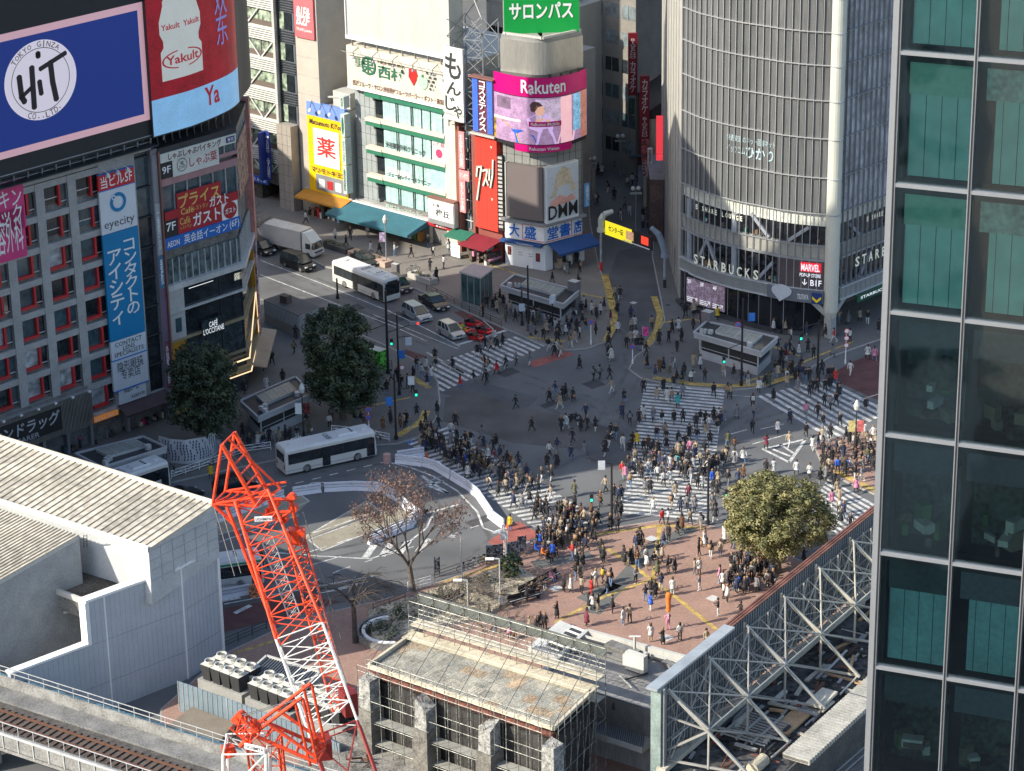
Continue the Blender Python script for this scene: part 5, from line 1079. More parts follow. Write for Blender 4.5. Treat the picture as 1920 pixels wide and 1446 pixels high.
r,q=lane('karaoke_building',[(1206,400),(1246,400),(1262,330),(1214,330)],13.0,'low building with a black pitched screen roof along the alley',mat('beige_render',(.42,.37,.28),.7))
g=MB();g.hexa([q[0]+V((-.4,0,13)),q[1]+V((.6,0,13)),q[2]+V((.6,0,13)),q[3]+V((-.4,0,13))],[q[0]+V((-.4,0,13.3)),q[1]+V((.6,0,16)),q[2]+V((.6,0,16)),q[3]+V((-.4,0,13.3))],BLK);g.build('roof',r)
def blade(r,px,y0,y1,col,txts,gw=1.1,name='karaoke_sign',lab=None,gy=None):
 P=at(px,gy);P.z=0;zt=zover(P,y0);zb_=zover(P,y1);f=Face(P,0);g=MB();f.slab(g,-gw/2,gw/2,zb_,zt,-.25,.25,col);ob=g.build(name,r,lab);t=MB();H=zt-zb_
 for s,a,b,m,k in txts:f.text(t,s,-gw*.32,gw*.32,zb_+H*a,zb_+H*b,.29,m,**k)
 t.build('lettering',ob);return ob
CRD=mat('karaoke_red',srgb(112,18,34),.5,var=.05);PWL=mat('pale_letter',(.5,.46,.46),.5,var=0)
vt=dict(vertical=True,bold=.03)
r2,q2=lane('karaoke_annex',[(1196,330),(1240,330),(1255,255),(1200,255)],12.0,'deeper karaoke building behind the first along the alley',mat('dark_red_render',(.12,.05,.05),.7))
blade(r2,1186,62,178,CRD,[('BIGECHO',.6,.92,PWL,vt),('カラオケ',.05,.55,PWL,vt)],1.25,lab='farther dark red karaoke sign hanging along the alley',gy=352)
blade(r,1208,142,262,CRD,[('カラオケ',.42,.95,PWL,vt),('BIGECHO',.05,.36,PWL,vt)],1.25,lab='nearer dark red karaoke sign hanging along the alley',gy=402)
blade(r,1218,278,332,mat('white_blade',(.5,.5,.48)),[('居酒屋甘太郎',.05,.95,DTX,vt)],.6,'bar_sign',gy=425)
blade(r,1209,262,300,mat('patch_red',(.3,.06,.06),.5,var=.9,sc=2),[],.9,'bar_sign',gy=412)
blade(r,1209,300,330,mat('pink_posters',(.4,.2,.2),.5,var=.9,sc=3),[],.7,'bar_sign',gy=412)
blade(r2,1184,184,214,mat('dark_screen_board',(.02,.05,.04),.4,var=.8,sc=4),[],.9,'bar_sign',gy=360)
r3,q3=lane('alley_shop',[(1218,455),(1244,455),(1250,405),(1212,405)],8.5,'small dark alley shop with red lit sign boxes beside the tower',mat('dark_shop_wall',(.10,.06,.05),.7,var=.4))
NR=mat('neon_red_box',srgb(225,60,70),.5,emit=.5,var=.05)
for k,(y0,y1,gy,px)in enumerate(((218,288,440,1236),(291,300,440,1236))):blade(r3,px,y0,y1,NR,[],.9,'lit_sign_box',gy=gy)
g=MB();p=at(1226,448);g.box(p+V((0,0,3.2)),(.3,.3,.15),mat('warm_bulb',(1,.7,.3),emit=2.5,var=0));g.build('lantern',r3)
def awn(r,px0,px1,gy0,gy1,z,m,nm='awning'):
 a,b,c,d=at(px0,gy0,z),at(px1,gy0,z),at(px1,gy1,z),at(px0,gy1,z);g=MB();g.hexa([a,b,c,d],[p+V((0,0,.15))for p in (a,b,c,d)],m);g.build(nm,r)
awn(r,1178,1205,295,215,3,mat('slate_awning',(.09,.11,.13),.7));awn(r3,1196,1224,355,312,3,mat('slate_awning'))
# blocks behind the front row, closing the view to the top of the picture
def block(name,P,deg,w,d,h,m,label,floors=True,wm=None,z0=3,fh=3.8):
 r=thing(name,P,label,'building');f=Face(P,deg);g=MB();f.slab(g,0,w,0,h,-d,-.2,m);f.slab(g,-.1,w+.1,h-.4,h+.5,-.5,.0,m);g.build('wall',r);z=z0;R=random.Random(int(w*7+h))
 if floors:
  while z+2.4<h:
   for k in range(int(w//3)):
    g=MB();f.slab(g,.5+k*3,2.9+k*3,z,z+1.9,-.3,-.16,wm or R.choice([GL_B,GL_M,GL_D]));f.slab(g,1.65+k*3,1.72+k*3,z,z+1.9,-.16,-.1,GRYM);g.build('window',r)
   z+=fh
 g=MB()
 for k in range(5):g.box(f.p(R.uniform(1,w-1),h+.9,-R.uniform(2,d-1)),(R.uniform(1,2.4),R.uniform(.8,1.6),R.uniform(1,2)),R.choice([METP,GRYM,LGM]),rad(deg))
 g.build('roof_plant',r);return r
block('background_office',F2.p(-8.5,0,-16),-41,9,12,21,mat('warm_grey_render',(.33,.31,.28)),'plain warm grey office rising behind the red pharmacy')
block('background_office',F2.p(-22,0,-31),-41,14,14,24,METP,'pale office with rooftop plant behind the rooftop air conditioners')
block('background_office',F2.p(-26,0,-40),-44,24,16,34,STONE,'stone office far behind the cream fruit parlour')
block('background_office',V((22,400,0)),20,26,16,30,mat('brown_render',(.30,.2,.14)),'brown block far behind the alley roofs')
block('background_office',V((-52,395,0)),-40,30,16,30,METP,'pale block in the gap left of the bank')
for k,(x,y,h)in enumerate(((60,430,26),(95,400,30),(-90,460,26),(-20,455,26),(30,470,30))):block('far_office',V((x-12,y,0)),[10,-30,-20,5,12][k],28,16,h,[STONE,METP,CONC,METP,STONE][k],'far office block closing the view, %s'%['behind the curved tower','right behind the curved tower','far left','behind the centre','behind the alley'][k],floors=False)
# ---------------------------------------------------------------- near glass tower on the right
def glass_tower():
 D=at(1660,723,82.0);t=80/((D-CP).length);P=CP+(D-CP)*t
 FT=Face(P,-22);r=thing('glass_office_tower',P-V((0,0,P.z)),'near glass office tower with green blinds behind grey framed panes','building')
 FRM=mat('aluminium_frame',(.42,.44,.47),.3,.6,var=.03)
 GBL=mat('sunlit_green_blind',(.38,.74,.68),.5,0,var=.10,sc=.8,fine=2,spec=.5);GB2=mat('shaded_teal_blind',(.24,.50,.53),.4,0,var=.15,sc=.8,spec=.6)
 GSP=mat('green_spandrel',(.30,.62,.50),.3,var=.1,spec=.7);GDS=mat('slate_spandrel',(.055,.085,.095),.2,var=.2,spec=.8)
 SK=mat('tower_pane',(.012,.022,.024),.04,var=.3,sc=.6,spec=.8)
 ul=[FT.uv(x,720)[0]for x in (1652,1790,1914)];u0=FT.uv(1661,720)[0];u1=FT.uv(1800,720)[0];pw=u1-u0
 zl=[FT.uv(x,y)[1]for x,y in ((1690,98),(1680,345),(1665,578),(1655,808),(1642,1033),(1633,1248))];fh=(zl[0]-zl[-1])/5;zb=zl[-1]
 g=MB();FT.slab(g,u0+.05,u0+6*pw,0,zb+9*fh,-14,-1.6,mat('tower_core',(.02,.02,.02),.8));g.build('core',r)
 R=random.Random(21)
 for k in range(-3,8):
  z=zb+k*fh
  for i in range(0,6):
   a=u0+i*pw;b=a+pw;up=k>=2
   g=MB()
   # back layer: floor slab edge, spandrel and blinds, then the pane in front
   FT.slab(g,a+.1,b-.03,z-.28,z+.12,-.5,-.1,BLK)
   openp=(k,i)in {(2,0),(2,1),(1,0),(1,1),(-1,0),(-1,1),(-1,2),(1,9)}
   bright=k>=3  # upper blinds lighter, lower darker: sun and shade put into their colours
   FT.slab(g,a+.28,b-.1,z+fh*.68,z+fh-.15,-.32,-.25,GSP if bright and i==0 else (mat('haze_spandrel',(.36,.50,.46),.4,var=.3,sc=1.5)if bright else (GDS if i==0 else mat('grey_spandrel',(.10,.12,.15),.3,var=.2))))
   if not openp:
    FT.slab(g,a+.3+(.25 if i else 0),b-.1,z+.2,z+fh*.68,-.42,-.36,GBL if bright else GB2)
    for q in range(1,4):FT.slab(g,a+.3+q*(pw-.4)/4,a+.32+q*(pw-.4)/4,z+.2,z+fh*.68,-.36,-.35,mat('blind_seam',(.02,.08,.07)))
   ob=g.build('window_bay',r)
   if openp:
    w=MB();FT.slab(w,a+.3,b-.1,z+.1,z+fh*.66,-1.5,-1.4,mat('room_wall',(.05,.07,.065),.8,var=.7,sc=1));FT.slab(w,a+.3,b,z-.1,z+.0,-1.4,-.4,mat('room_floor',(.03,.03,.03),.8))
    for q in range(7):w.box(FT.p(R.uniform(a+.5,b-.4),z+R.uniform(.2,1.2),-R.uniform(.7,1.3)),(R.uniform(.1,.7),R.uniform(.1,.4),R.uniform(.1,.6)),R.choice([mat('desk_top',(.20,.18,.13)),INTER,mat('office_paper',(.5,.52,.5)),DKG,mat('office_green',(.05,.16,.05))]),R.random()*3)
    w.build('office_interior',ob)
   if i==0:
    w=MB();FT.slab(w,a+.02,a+.22,z,z+fh,-.6,-.12,BLK);w.build('corner_post',ob)
 g=MB();gp=bpy.data.materials.new('clear_curtain_glass');gp.use_nodes=True;n=gp.node_tree;N=n.nodes;N.remove(N['Principled BSDF'])
 tr=N.new('ShaderNodeBsdfTransparent');tr.inputs[0].default_value=(.80,.93,.92,1);gs=N.new('ShaderNodeBsdfGlossy');gs.inputs['Roughness'].default_value=.03;fr=N.new('ShaderNodeFresnel');fr.inputs[0].default_value=1.62
 mx=N.new('ShaderNodeMixShader');no=N.new('ShaderNodeTexNoise');no.inputs['Scale'].default_value=.45;no.inputs['Detail'].default_value=1;bp=N.new('ShaderNodeBump');bp.inputs['Strength'].default_value=.16;bp.inputs['Distance'].default_value=.08;ge=N.new('ShaderNodeNewGeometry')
 L=n.links;L.new(ge.outputs['Position'],no.inputs[0]);L.new(no.outputs[0],bp.inputs['Height']);L.new(bp.outputs[0],gs.inputs['Normal']);ma=N.new('ShaderNodeMath');ma.inputs[1].default_value=.09;L.new(fr.outputs[0],ma.inputs[0]);L.new(ma.outputs[0],mx.inputs[0]);L.new(tr.outputs[0],mx.inputs[1]);L.new(gs.outputs[0],mx.inputs[2]);L.new(mx.outputs[0],N['Material Output'].inputs[0])
 for k in range(-3,8):
  for i in range(6):
   g=MB();z=zb+k*fh;a=u0+i*pw;FT.slab(g,a+.06,a+pw-.06,z+.03,z+fh-.03,-.06,-.02,gp);g.build('pane',r)
 for i in range(7):
  g=MB();a=u0+i*pw;FT.slab(g,a-.055,a+.055,zb-3*fh,zb+8*fh,-.2,.08,FRM);FT.slab(g,a-.02,a+.02,zb-3*fh,zb+8*fh,.08,.1,BLK);g.build('mullion',r)
 for k in range(-3,9):
  g=MB();z=zb+k*fh;FT.slab(g,u0-.05,u0+6*pw,z-.055,z+.055,-.2,.07,FRM);g.build('transom',r)
 g=MB();FT.slab(g,u0-.2,u0-.05,zb-4*fh,zb+8*fh,-3,.06,FRM);g.build('corner_fin',r)
glass_tower()
# ---------------------------------------------------------------- station annex with ribbed roofs (lower left)
WALLW=mat('white_hoarding_wall',(.43,.46,.49),.5,.0,var=.05);RIB=mat('ribbed_roof_sheet',(.50,.46,.38),.6,.1,var=.32,sc=.22,fine=1.5);RIBD=mat('roof_seam',(.36,.33,.27),.7)
def annex():
 r=thing('station_annex',V((-34,212,0)),'white panelled station annex with long cream ribbed metal roofs','building')
 A=at(420,1231);A.z=0;W=Face(A,47)# wall runs from the far right corner back towards the camera
 L=30
 zr=15.0;zp=10.8
 uL=-(at(225,1323)-A).length
 def U(px,py,z):
  p=at(px,py,z);return (p-A).dot(W.d),-(p-A).dot(W.n)# along the wall, depth behind it
 # near wall, stepped top
 B_=at(353,1273);B_.z=0;Wa=Face(A,56);Wb=Face(B_,41);la=(A-B_).length;zp=10.85
 g=MB();Wa.slab(g,-la,0,0,zp,-.5,0,WALLW);Wb.slab(g,-9.7,0,0,zp,-.5,0,WALLW);Wb.slab(g,-17.5,-9.7,0,6.8,-.5,0,WALLW);g.build('wall',r)
 g=MB();Wa.slab(g,-la-.05,.1,zp,zp+.22,-.8,.12,WHT);Wb.slab(g,-9.8,.05,zp,zp+.22,-.8,.12,WHT);Wb.slab(g,-17.6,-9.8,6.8,7.02,-.7,.12,WHT);Wb.slab(g,-9.9,-9.5,6.8,zp,-.9,.1,WHT);Wa.slab(g,-.2,.12,0,zp,-.6,.1,WHT);g.build('coping',r)
 g=MB();RS=mat('wall_rib_grey',(.37,.40,.43));k=-17.4  # grey lines mark the wall ribs and rails
 for z in (2.7,6.7):Wa.slab(g,-la,0,z,z+.05,0,.02,GRYM);Wb.slab(g,-17.5,0,z,z+.05,0,.02,GRYM)
 Wa.slab(g,-la-.08,-la+.08,0,zp,0,.05,WHT);Wb.slab(g,-8.0,-7.86,0,zp,0,.04,WHT)
 while k<0:Wb.slab(g,k,k+.025,0,zp if k>-9.7 else 6.8,0,.015,RS);k+=.5
 k=-la
 while k<0:Wa.slab(g,k,k+.025,0,zp,0,.015,RS);k+=.5
 g.build('panel_joint',r)
 E=Face(A,47-90);g=MB()# end wall going away to the left
 W.slab(g,-.5,0,0,zp-.1,-26,-.5,mat('end_wall',(.42,.45,.48),.6))
 # upper block under the high roof
 uu=W.uv(345,1010)[0];ub=U(280,1030,zr);g.build('end_wall',r)
 # high roof: measured corners
 C=[at(405,945,zr+.2),at(331,965,zr-.5),at(278,1032,zr-1.0),at(-12,945,zr-1.0)]
 far=at(-30,812,zr+.8)
 def ribroof(name,a,b,c,d,n,th=.35):
  "a-b ridge edge, d-c eaves edge; ribs run from ridge to eaves"
  g=MB();dn=V((0,0,-th));g.hexa([p+dn for p in (a,b,c,d)],[a,b,c,d],METP,RIB)
  o=g.build(name,r);g=MB()
  for i in range(n+1):t=i/n;p=a.lerp(b,t)+V((0,0,.06));q=d.lerp(c,t)+V((0,0,.06));g.bar(p,q,.06,RIBD,.08)
  g.build('standing_seam',o);return o
 a=far+(far-C[0]).normalized()*18;b=C[0]
 rd=(C[2]-C[0]);d=a+rd;c=C[2]
 # hip edge: roof polygon right end runs (405,945)-(331,965?)-(278,1032)
 ribroof('high_roof',a,b,c,d,62)
 g=MB();g.bar(a+V((0,0,.1)),b+V((0,0,.1)),.35,mat('cream_ridge',(.6,.56,.48)),.25);g.bar(d+V((0,0,.1)),c+V((0,0,.1)),.2,WHT,.5);g.build('ridge_cap',r)
 low=V((0,0,-7));g=MB()
 g.hexa([p+V((0,0,-5.2))for p in (a,b,c,d)],[p+V((0,0,-.36))for p in (a,b,c,d)],mat('annex_upper_wall',(.46,.48,.48),.6,var=.1));g.build('upper_wall',r)
 g=MB();bd=(c-b);Wn=Face(c+V((0,0,-c.z)),math.degrees(math.atan2(-bd.y,-bd.x)))
 for k in range(4):Wn.slab(g,0,bd.length,11+k*.95,11.05+k*.95,.0,.04,mat('wall_rib_grey'))
 for k in range(6):Wn.slab(g,bd.length*k/6,bd.length*k/6+.05,10.6,14,0,.04,mat('wall_rib_grey'))
 g.build('wall_rail',r)
 # terrace with dark membrane between the roofs
 T=[at(x,y,9.9)for x,y in ((338,1078),(165,1134),(84,1104),(192,1046),(300,1064))];g=MB();g.hexa([V((p.x,p.y,8.4))for p in T],T,DCONC,mat('dark_membrane',(.10,.085,.07),.9,var=.5,sc=.5))
 for p,q in ((T[2],T[3]),(T[1],T[2])):g.bar(p+V((0,0,.2)),q+V((0,0,.2)),.25,METP,.5)
 g.build('terrace',r)
 # low roof on the left and its walls
 e=at(150,1003,14);f=at(50,1078,13);h=at(8,1130,12.6);k0=at(-160,1040,14.6);s=at(-160,925,14.6);q=at(5,965-8,14.6)
 a2=at(-150,905,14.5);b2=at(148,1004,14.5);c2=at(50,1060,13.6);d2=at(-250,960,13.6)
 ribroof('low_roof',a2,b2,c2+(c2-b2)*.75,d2+(d2-a2)*.75,46)
 g=MB();P=[b2,c2+(c2-b2)*.75];g.hexa([V((p.x,p.y,3))for p in (b2,P[1],P[1]+V((-9,6,0)),b2+V((-9,6,0)))],[p+V((0,0,-.36))for p in (b2,P[1],P[1]+V((-9,6,0)),b2+V((-9,6,0)))],mat('annex_side_wall',(.33,.335,.33),.7,var=.14));g.build('side_wall',r)
 g=MB();ee=P[1];g.hexa([V((p.x,p.y,0))for p in (ee,ee+V((-14,9.5,0)),ee+V((-20,20,0)),ee+V((-2,8,0)))],[V((p.x,p.y,12.4))for p in (ee,ee+V((-14,9.5,0)),ee+V((-20,20,0)),ee+V((-2,8,0)))],mat('annex_front',(.10,.095,.085),.7,var=.5));g.build('front_wall',r)
 g=MB();z0=3.5;fl=[at(165,1165,z0),at(60,1262,z0),at(40,1180,z0),at(90,1110,z0)];g.hexa([p-V((0,0,.6))for p in fl],fl,DCONC,mat('dark_membrane'));g.build('lower_terrace',r)
 g=MB();p0=at(52,1165,8);p1=at(160,1130,9)
 g.bar(at(50,1170,7),at(160,1135,8.4),.25,METP);g.bar(at(54,1195,4),at(92,1120,9),.15,DKG);g.bar(at(92,1125,9),at(92,1160,5),.18,DKG);g.bar(at(55,1148,8),at(92,1182,5),.12,DKG);g.bar(at(40,1090,10),at(46,1262,1),.8,WALLW,1.2);g.build('service_frame',r)
 g=MB()
 for px in (157,163):g.bar(at(px,1003,14.8),at(px,1040,11),.05,DKG)
 for k in range(7):g.bar(at(157,1005+k*5,14.5-k*.5),at(163,1005+k*5,14.5-k*.5),.04,DKG)
 g.build('ladder',r)
 return r
annex()
# ---------------------------------------------------------------- elevated railway (bottom left)
def railway():
 p=at(-40,1318,6);q=at(520,1500,6);d=(q-p);d.z=0;F=Face(p,math.degrees(math.atan2(d.y,d.x)));L=d.length+25
 r=thing('elevated_railway',F.p(10,0),'elevated railway viaduct with one track between grey parapets','railway')
 F=Face(V((F.A.x,F.A.y,0)),math.degrees(math.atan2(d.y,d.x)));r0=-20;PG=mat('shaded_grey_parapet',(.22,.22,.21),.7,var=.3,sc=.8)  # viaduct greys darkened, its shade put into the colour
 g=MB();F.slab(g,r0,L,4.6,5.6,-3.6,3.2,mat('ballast_deck',(.075,.07,.065),.9,var=.3,sc=1.5));F.slab(g,r0,L,5.6,6.7,-3.7,-3.5,PG);F.slab(g,r0,L,5.0,6.4,3.1,3.3,PG);F.slab(g,r0,L,3.4,4.6,1.2,1.7,GRYM);F.slab(g,r0,L,5.6,5.8,-3.4,-1.6,mat('walkway_plate',(.17,.17,.165),.7,var=.3));g.build('deck',r)
 RU=mat('rusty_rail',(.14,.07,.045),.7,.3);
 for o in (-.2,1.2):g=MB();F.slab(g,r0,L,5.75,5.92,o-.06,o+.06,RU);g.build('rail',r)
 g=MB()
 for k in range(int((L-r0)/.7)):F.slab(g,r0+k*.7,r0+k*.7+.24,5.6,5.72,-.8,1.9,mat('rust_sleeper',(.10,.065,.05),.9))
 g.build('sleepers',r)['kind']='stuff'
 g=MB()
 for k in range(int((L-r0)/1.6)):u=r0+k*1.6;g.bar(F.p(u,6.7,-3.6),F.p(u,7.6,-3.6),.06,LGM);g.bar(F.p(u,6.4,3.2),F.p(u,7.3,3.2),.06,LGM);g.bar(F.p(u,4.8,3.3),F.p(u,6.3,3.36),.09,LGM)
 for z in (7.15,7.6):F.slab(g,r0,L,z,z+.05,-3.63,-3.58,LGM)
 F.slab(g,r0,L,7.25,7.31,3.17,3.23,LGM);F.slab(g,r0,L,4.7,4.95,3.3,3.4,PG);F.slab(g,r0,L,6.2,6.4,3.3,3.42,LGM);g.build('railing',r)
 g=MB();F.slab(g,r0,L,5.3,5.8,-5.2,-4.2,mat('blue_sheeting',(.05,.12,.17),.7,var=.6,sc=.8));g.build('cable_tray',r)
 for k in range(5):g=MB();g.box(F.p(r0+6+k*14,2.3,0),(1.6,2.4,4.6),CONC,F.rz);g.build('pier',r)
railway()
# yard under the viaduct: lamp, beams, site fence with tarpaulins
def cooling(x,y,z,lab,n=4):
 P=at(x,y,z);r=thing('cooling_unit',P,lab,'cooling unit','rows of rooftop cooling fans by the crane',rad(-38));IV=mat('ivory_casing',(.55,.54,.48),.6)
 g=MB();g.box((0,0,-z/2-.75),(n*1.15+.6,3.0,max(.3,z-1.5)),mat('equipment_plinth',(.30,.30,.28)));g.build('plinth',r)
 for j in range(2):
  for i in range(n):
   g=MB();c=V(((i-(n-1)/2)*1.15,j*1.5-.75,0));g.hexa([c+V(v)for v in ((-.42,-.5,-1.5),(.42,-.5,-1.5),(.42,.5,-1.5),(-.42,.5,-1.5))],[c+V(v)for v in ((-.55,-.68,0),(.55,-.68,0),(.55,.68,0),(-.55,.68,0))],mat('coil_black',(.035,.035,.035),.8),IV)
   g.lathe(c,[(.46,0),(.46,.28),(.4,.28),(.38,.1),(.05,.08)],IV,14);g.lathe(c+V((0,0,.1)),[(.37,0),(.37,.02),(.02,.05)],mat('fan_shadow',(.12,.12,.12)),14);g.build('fan',r)
 return r
cooling(432,1247,3.6,'ivory cooling unit with eight fans, nearest the white annex wall');cooling(522,1283,3.6,'ivory cooling unit with eight fans behind the crane boom');cooling(618,1310,3.6,'ivory cooling unit with fans right of the crane boom')
def fence_line(name,pts,h,m,lab,cat='fence',z=0,post=None,step=1.0,cap=None,kindpx=True):
 P=[at(x,y,z)for x,y in pts];r=thing(name,P[0],lab,cat);g=MB();pm=MB()
 for a,b in zip(P,P[1:]):
  d=(b-a).normalized();nn=V((-d.y,d.x,0))*.05;g.hexa([a-nn,b-nn,b+nn,a+nn],[v+V((0,0,h))for v in (a-nn,b-nn,b+nn,a+nn)],m);l=(b-a).length
  for i in range(int(l/step)+1):c=a+d*i*step-nn*1.6;pm.bar(c,c+V((0,0,h+.05)),.07,post or LGM)
 g.build('panels',r);o=pm.build('posts',r);o['kind']='stuff';return r
BLF=mat('blue_grey_panel',(.16,.22,.26),.6,var=.12)
fence_line('site_fence',[(338,1335),(430,1368),(560,1418),(640,1455)],3.0,BLF,'tall blue grey corrugated site fence below the crane',step=.55)
g=MB();q=[at(305,1368,1.5),at(360,1325,1.5),at(440,1355,1.5),at(395,1412,1.5)];g.hexa([p-V((0,0,1.4))for p in q],q,mat('brown_tarp',(.20,.17,.13),.8,var=.15));g.build('tarpaulin_deck',org=q[0]);o=COL.objects[-1];tag(o,'low deck covered with tan sheeting beside the blue fence','platform')
q0=[at(460,1268,3),at(500,1232,3),at(600,1262,3),at(565,1300,3)]
g=MB();g.hexa([p-V((0,0,2.9))for p in q0],q0,CONC,mat('slate_ribbed_roof',(.20,.22,.24),.6));o=g.build('equipment_shed',org=q0[0]);tag(o,'small shed with a slate ribbed roof behind the cooling fans','shed')
g=MB()
for i in range(22):t=i/21;g.bar(q0[0].lerp(q0[3],t)+V((0,0,.05)),q0[1].lerp(q0[2],t)+V((0,0,.05)),.07,DKG)
for a,b in zip(q0,q0[1:]+q0[:1]):g.bar(a+V((0,0,.1)),b+V((0,0,.1)),.2,METP)
g.build('roof_ribs',o)
# ---------------------------------------------------------------- buildings west of the frame whose shade lies across the crossing
_s0=at(812,939);_yl=_s0.y-.424*(_s0.x+58)
for k,(x0,y0,x1,y1,h,lb)in enumerate(((-90,_yl,-58,249,84,'tall station tower west of the bus terminal'),(-92,249,-60,262,71,'second tower beside the station tower'),(-92,300,-66,308,37,'slab block west of the restaurant tower'),(-104,308,-78,350,42,'block west of the bank'))):
 o=MB().box(((x0+x1)/2,(y0+y1)/2,h/2),(x1-x0,y1-y0,h),STONE).build('station_tower',org=((x0+x1)/2,(y0+y1)/2,0));tag(o,lb+', grey stone','building')
for k,(x,y,h,w,dg,m_)in enumerate(((-75,-60,70,34,-30,METP),(-40,-110,88,30,10,CONC),(-120,-100,95,36,-20,STONE),(30,-120,60,40,5,METP),(-95,-10,46,26,-35,CREAM))):block('reflection_block',V((x,y,0)),180+dg,w,16,h,m_,'added unseen block behind the viewpoint for the glass tower to mirror, %s of five'%['first','second','third','fourth','fifth'][k],True,[GL_B,GL_M,GL_D][k%3],20,7)  # unseen blocks added behind the viewpoint to feed the glass tower's reflections
def aty(px,py,Y):d=ray(px,py);return CP+d*(Y/d.y)
def lattice(g,p,q,w,m,n,side=None,r=.07,d=.045,w2=None):
 "square lattice girder from p to q"
 p=V(p);q=V(q);ax=(q-p).normalized();s=side or ax.cross(V((0,1,0))).normalized();t=ax.cross(s).normalized();w2=w2 or w
 def c(k,f):ww=w+(w2-w)*f;return p.lerp(q,f)+s*(ww/2*(1 if k in (0,3)else-1))+t*(ww/2*(1 if k<2 else-1))
 for k in range(4):
  g.tube(c(k,0),c(k,1),r,m,n=6);j=(k+1)%4
  for i in range(n):g.tube(c(k,i/n),c(j,(i+1)/n),d,m,n=5);g.tube(c(j,i/n),c(k,(i+1)/n),d,m,n=5)if i%2 else None;g.tube(c(k,i/n),c(j,i/n),d,m,n=5)
CR_O=mat('crane_orange',srgb(222,72,34),.5,var=.22,sc=1.2);CR_W=mat('crane_white',(.66,.66,.62),.5,var=.1);CR_R=mat('crane_dark_red',srgb(130,38,34),.5,var=.15);ROPE=mat('wire_rope',(.12,.12,.12),.5,.4)
def crane():
 H=aty(478,945,126);B=aty(655,1446,118);ax=(B-H).normalized();F_=H+ax*((H.z-1.5)/-ax.z);tot=(F_-H).length
 r=thing('tower_crane',F_,'tall orange and white lattice crane whose head rises beside the white annex','crane')
 L1=(aty(572,1190,123)-H).length;L2=(aty(628,1375,120)-H).length
 P=lambda l:H+ax*l
 side=(_R-ax*ax.dot(_R)).normalized()
 g=MB();lattice(g,P(-.3),P(L1),1.8,CR_O,6,side,.08,.038,2.5);g.build('upper_boom',r,'orange upper boom section')
 g=MB();lattice(g,P(L1),P(L2),2.5,CR_W,5,side,.07,.036);g.build('middle_boom',r,'white middle boom section')
 g=MB();lattice(g,P(L2),P(tot),2.5,CR_R,13,side,.085,.045);g.build('lower_boom',r,'dark red lower boom section')
 g=MB();lattice(g,aty(555,1010,127),aty(640,1330,123),.9,CR_O,14,side,.06,.035);g.build('rear_strut',r)
 g=MB();dp=V((.5,1.6,0))
 A=aty(416,834,126);LB=aty(399,945,126);R1=aty(482,950,126);R2=aty(515,928,126)
 for o in (V((0,0,0)),dp):
  g.tube(A+o,R1+o,.12,CR_O);g.tube(A+o,LB+o,.08,CR_O);g.tube(LB+o,R1+o,.09,CR_O);g.tube(LB+o,R2+o,.07,CR_O)
 g.tube(A+dp*.5,R2+dp*.5,.07,CR_O)
 for i in range(7):t=i/6;g.tube(LB.lerp(R1,t),LB.lerp(R1,t)+dp,.05,CR_O);g.tube(A.lerp(R1,t),A.lerp(R1,t)+dp,.05,CR_O);g.tube(LB.lerp(R1,t),LB.lerp(R2,min(1,t+.15))+dp*.5,.04,CR_O)
 g.tube(LB+V((0,0,0)),aty(440,985,126),.1,CR_O);g.tube(aty(425,950,126),aty(500,1140,125),.1,CR_O);g.build('head_frame',r)
 g=MB()
 for (x,y)in ((515,945),(545,935),(548,955),(560,1000),(505,960),(530,975)):c=aty(x,y,126.5);g.tube(c,c+V((.1,.3,0)),.24,CR_O,n=12)
 for a,b in (((500,935),(552,937)),((505,960),(545,960)),((505,940),(520,975)),((520,975),(550,955)),((545,940),(560,1000)),((500,955),(500,985))):g.tube(aty(*a,126.5),aty(*b,126.5),.1,CR_O)
 g.box(aty(556,1005,126.5),(.9,.6,.8),CR_O);g.build('sheave_block',r)
 g=MB()
 for x0,y0,x1,y1 in ((515,935,425,842),(560,1000,640,1446),(563,1000,700,1446),(566,1000,615,1180),(540,985,600,1260),(400,945,440,1080),(412,945,452,1075),(568,960,640,1200)):g.tube(aty(x0,y0,126.3),aty(x1,y1,120 if y1>1400 else 124),.022,ROPE,n=5)
 g.build('hoist_rope',r)
 g=MB();c=aty(490,973,124.2);f=Face(V((c.x,c.y,0)),4);f.slab(g,-.35,.55,c.z-.12,c.z+.14,0,.05,WHT);ob=g.build('name_plate',r);t=MB();f.text(t,'UCHIMIYA',-.3,.5,c.z-.06,c.z+.08,.07,mat('ink_letter'));t.build('lettering',ob)
 g=MB();lattice(g,P(2),P(L1-1),.6,GRYM,10,side,.03,.018);g.build('ladder_cage',r)
 g=MB()
 g.box(P(L2-1.6)+V((1.2,0,0)),(.7,1.0,1.3),CR_R,.4);g.box(P(L2+.8)+V((-.9,0,0)),(.8,1.2,1.0),CR_R,.2);g.build('collar',r)
crane()
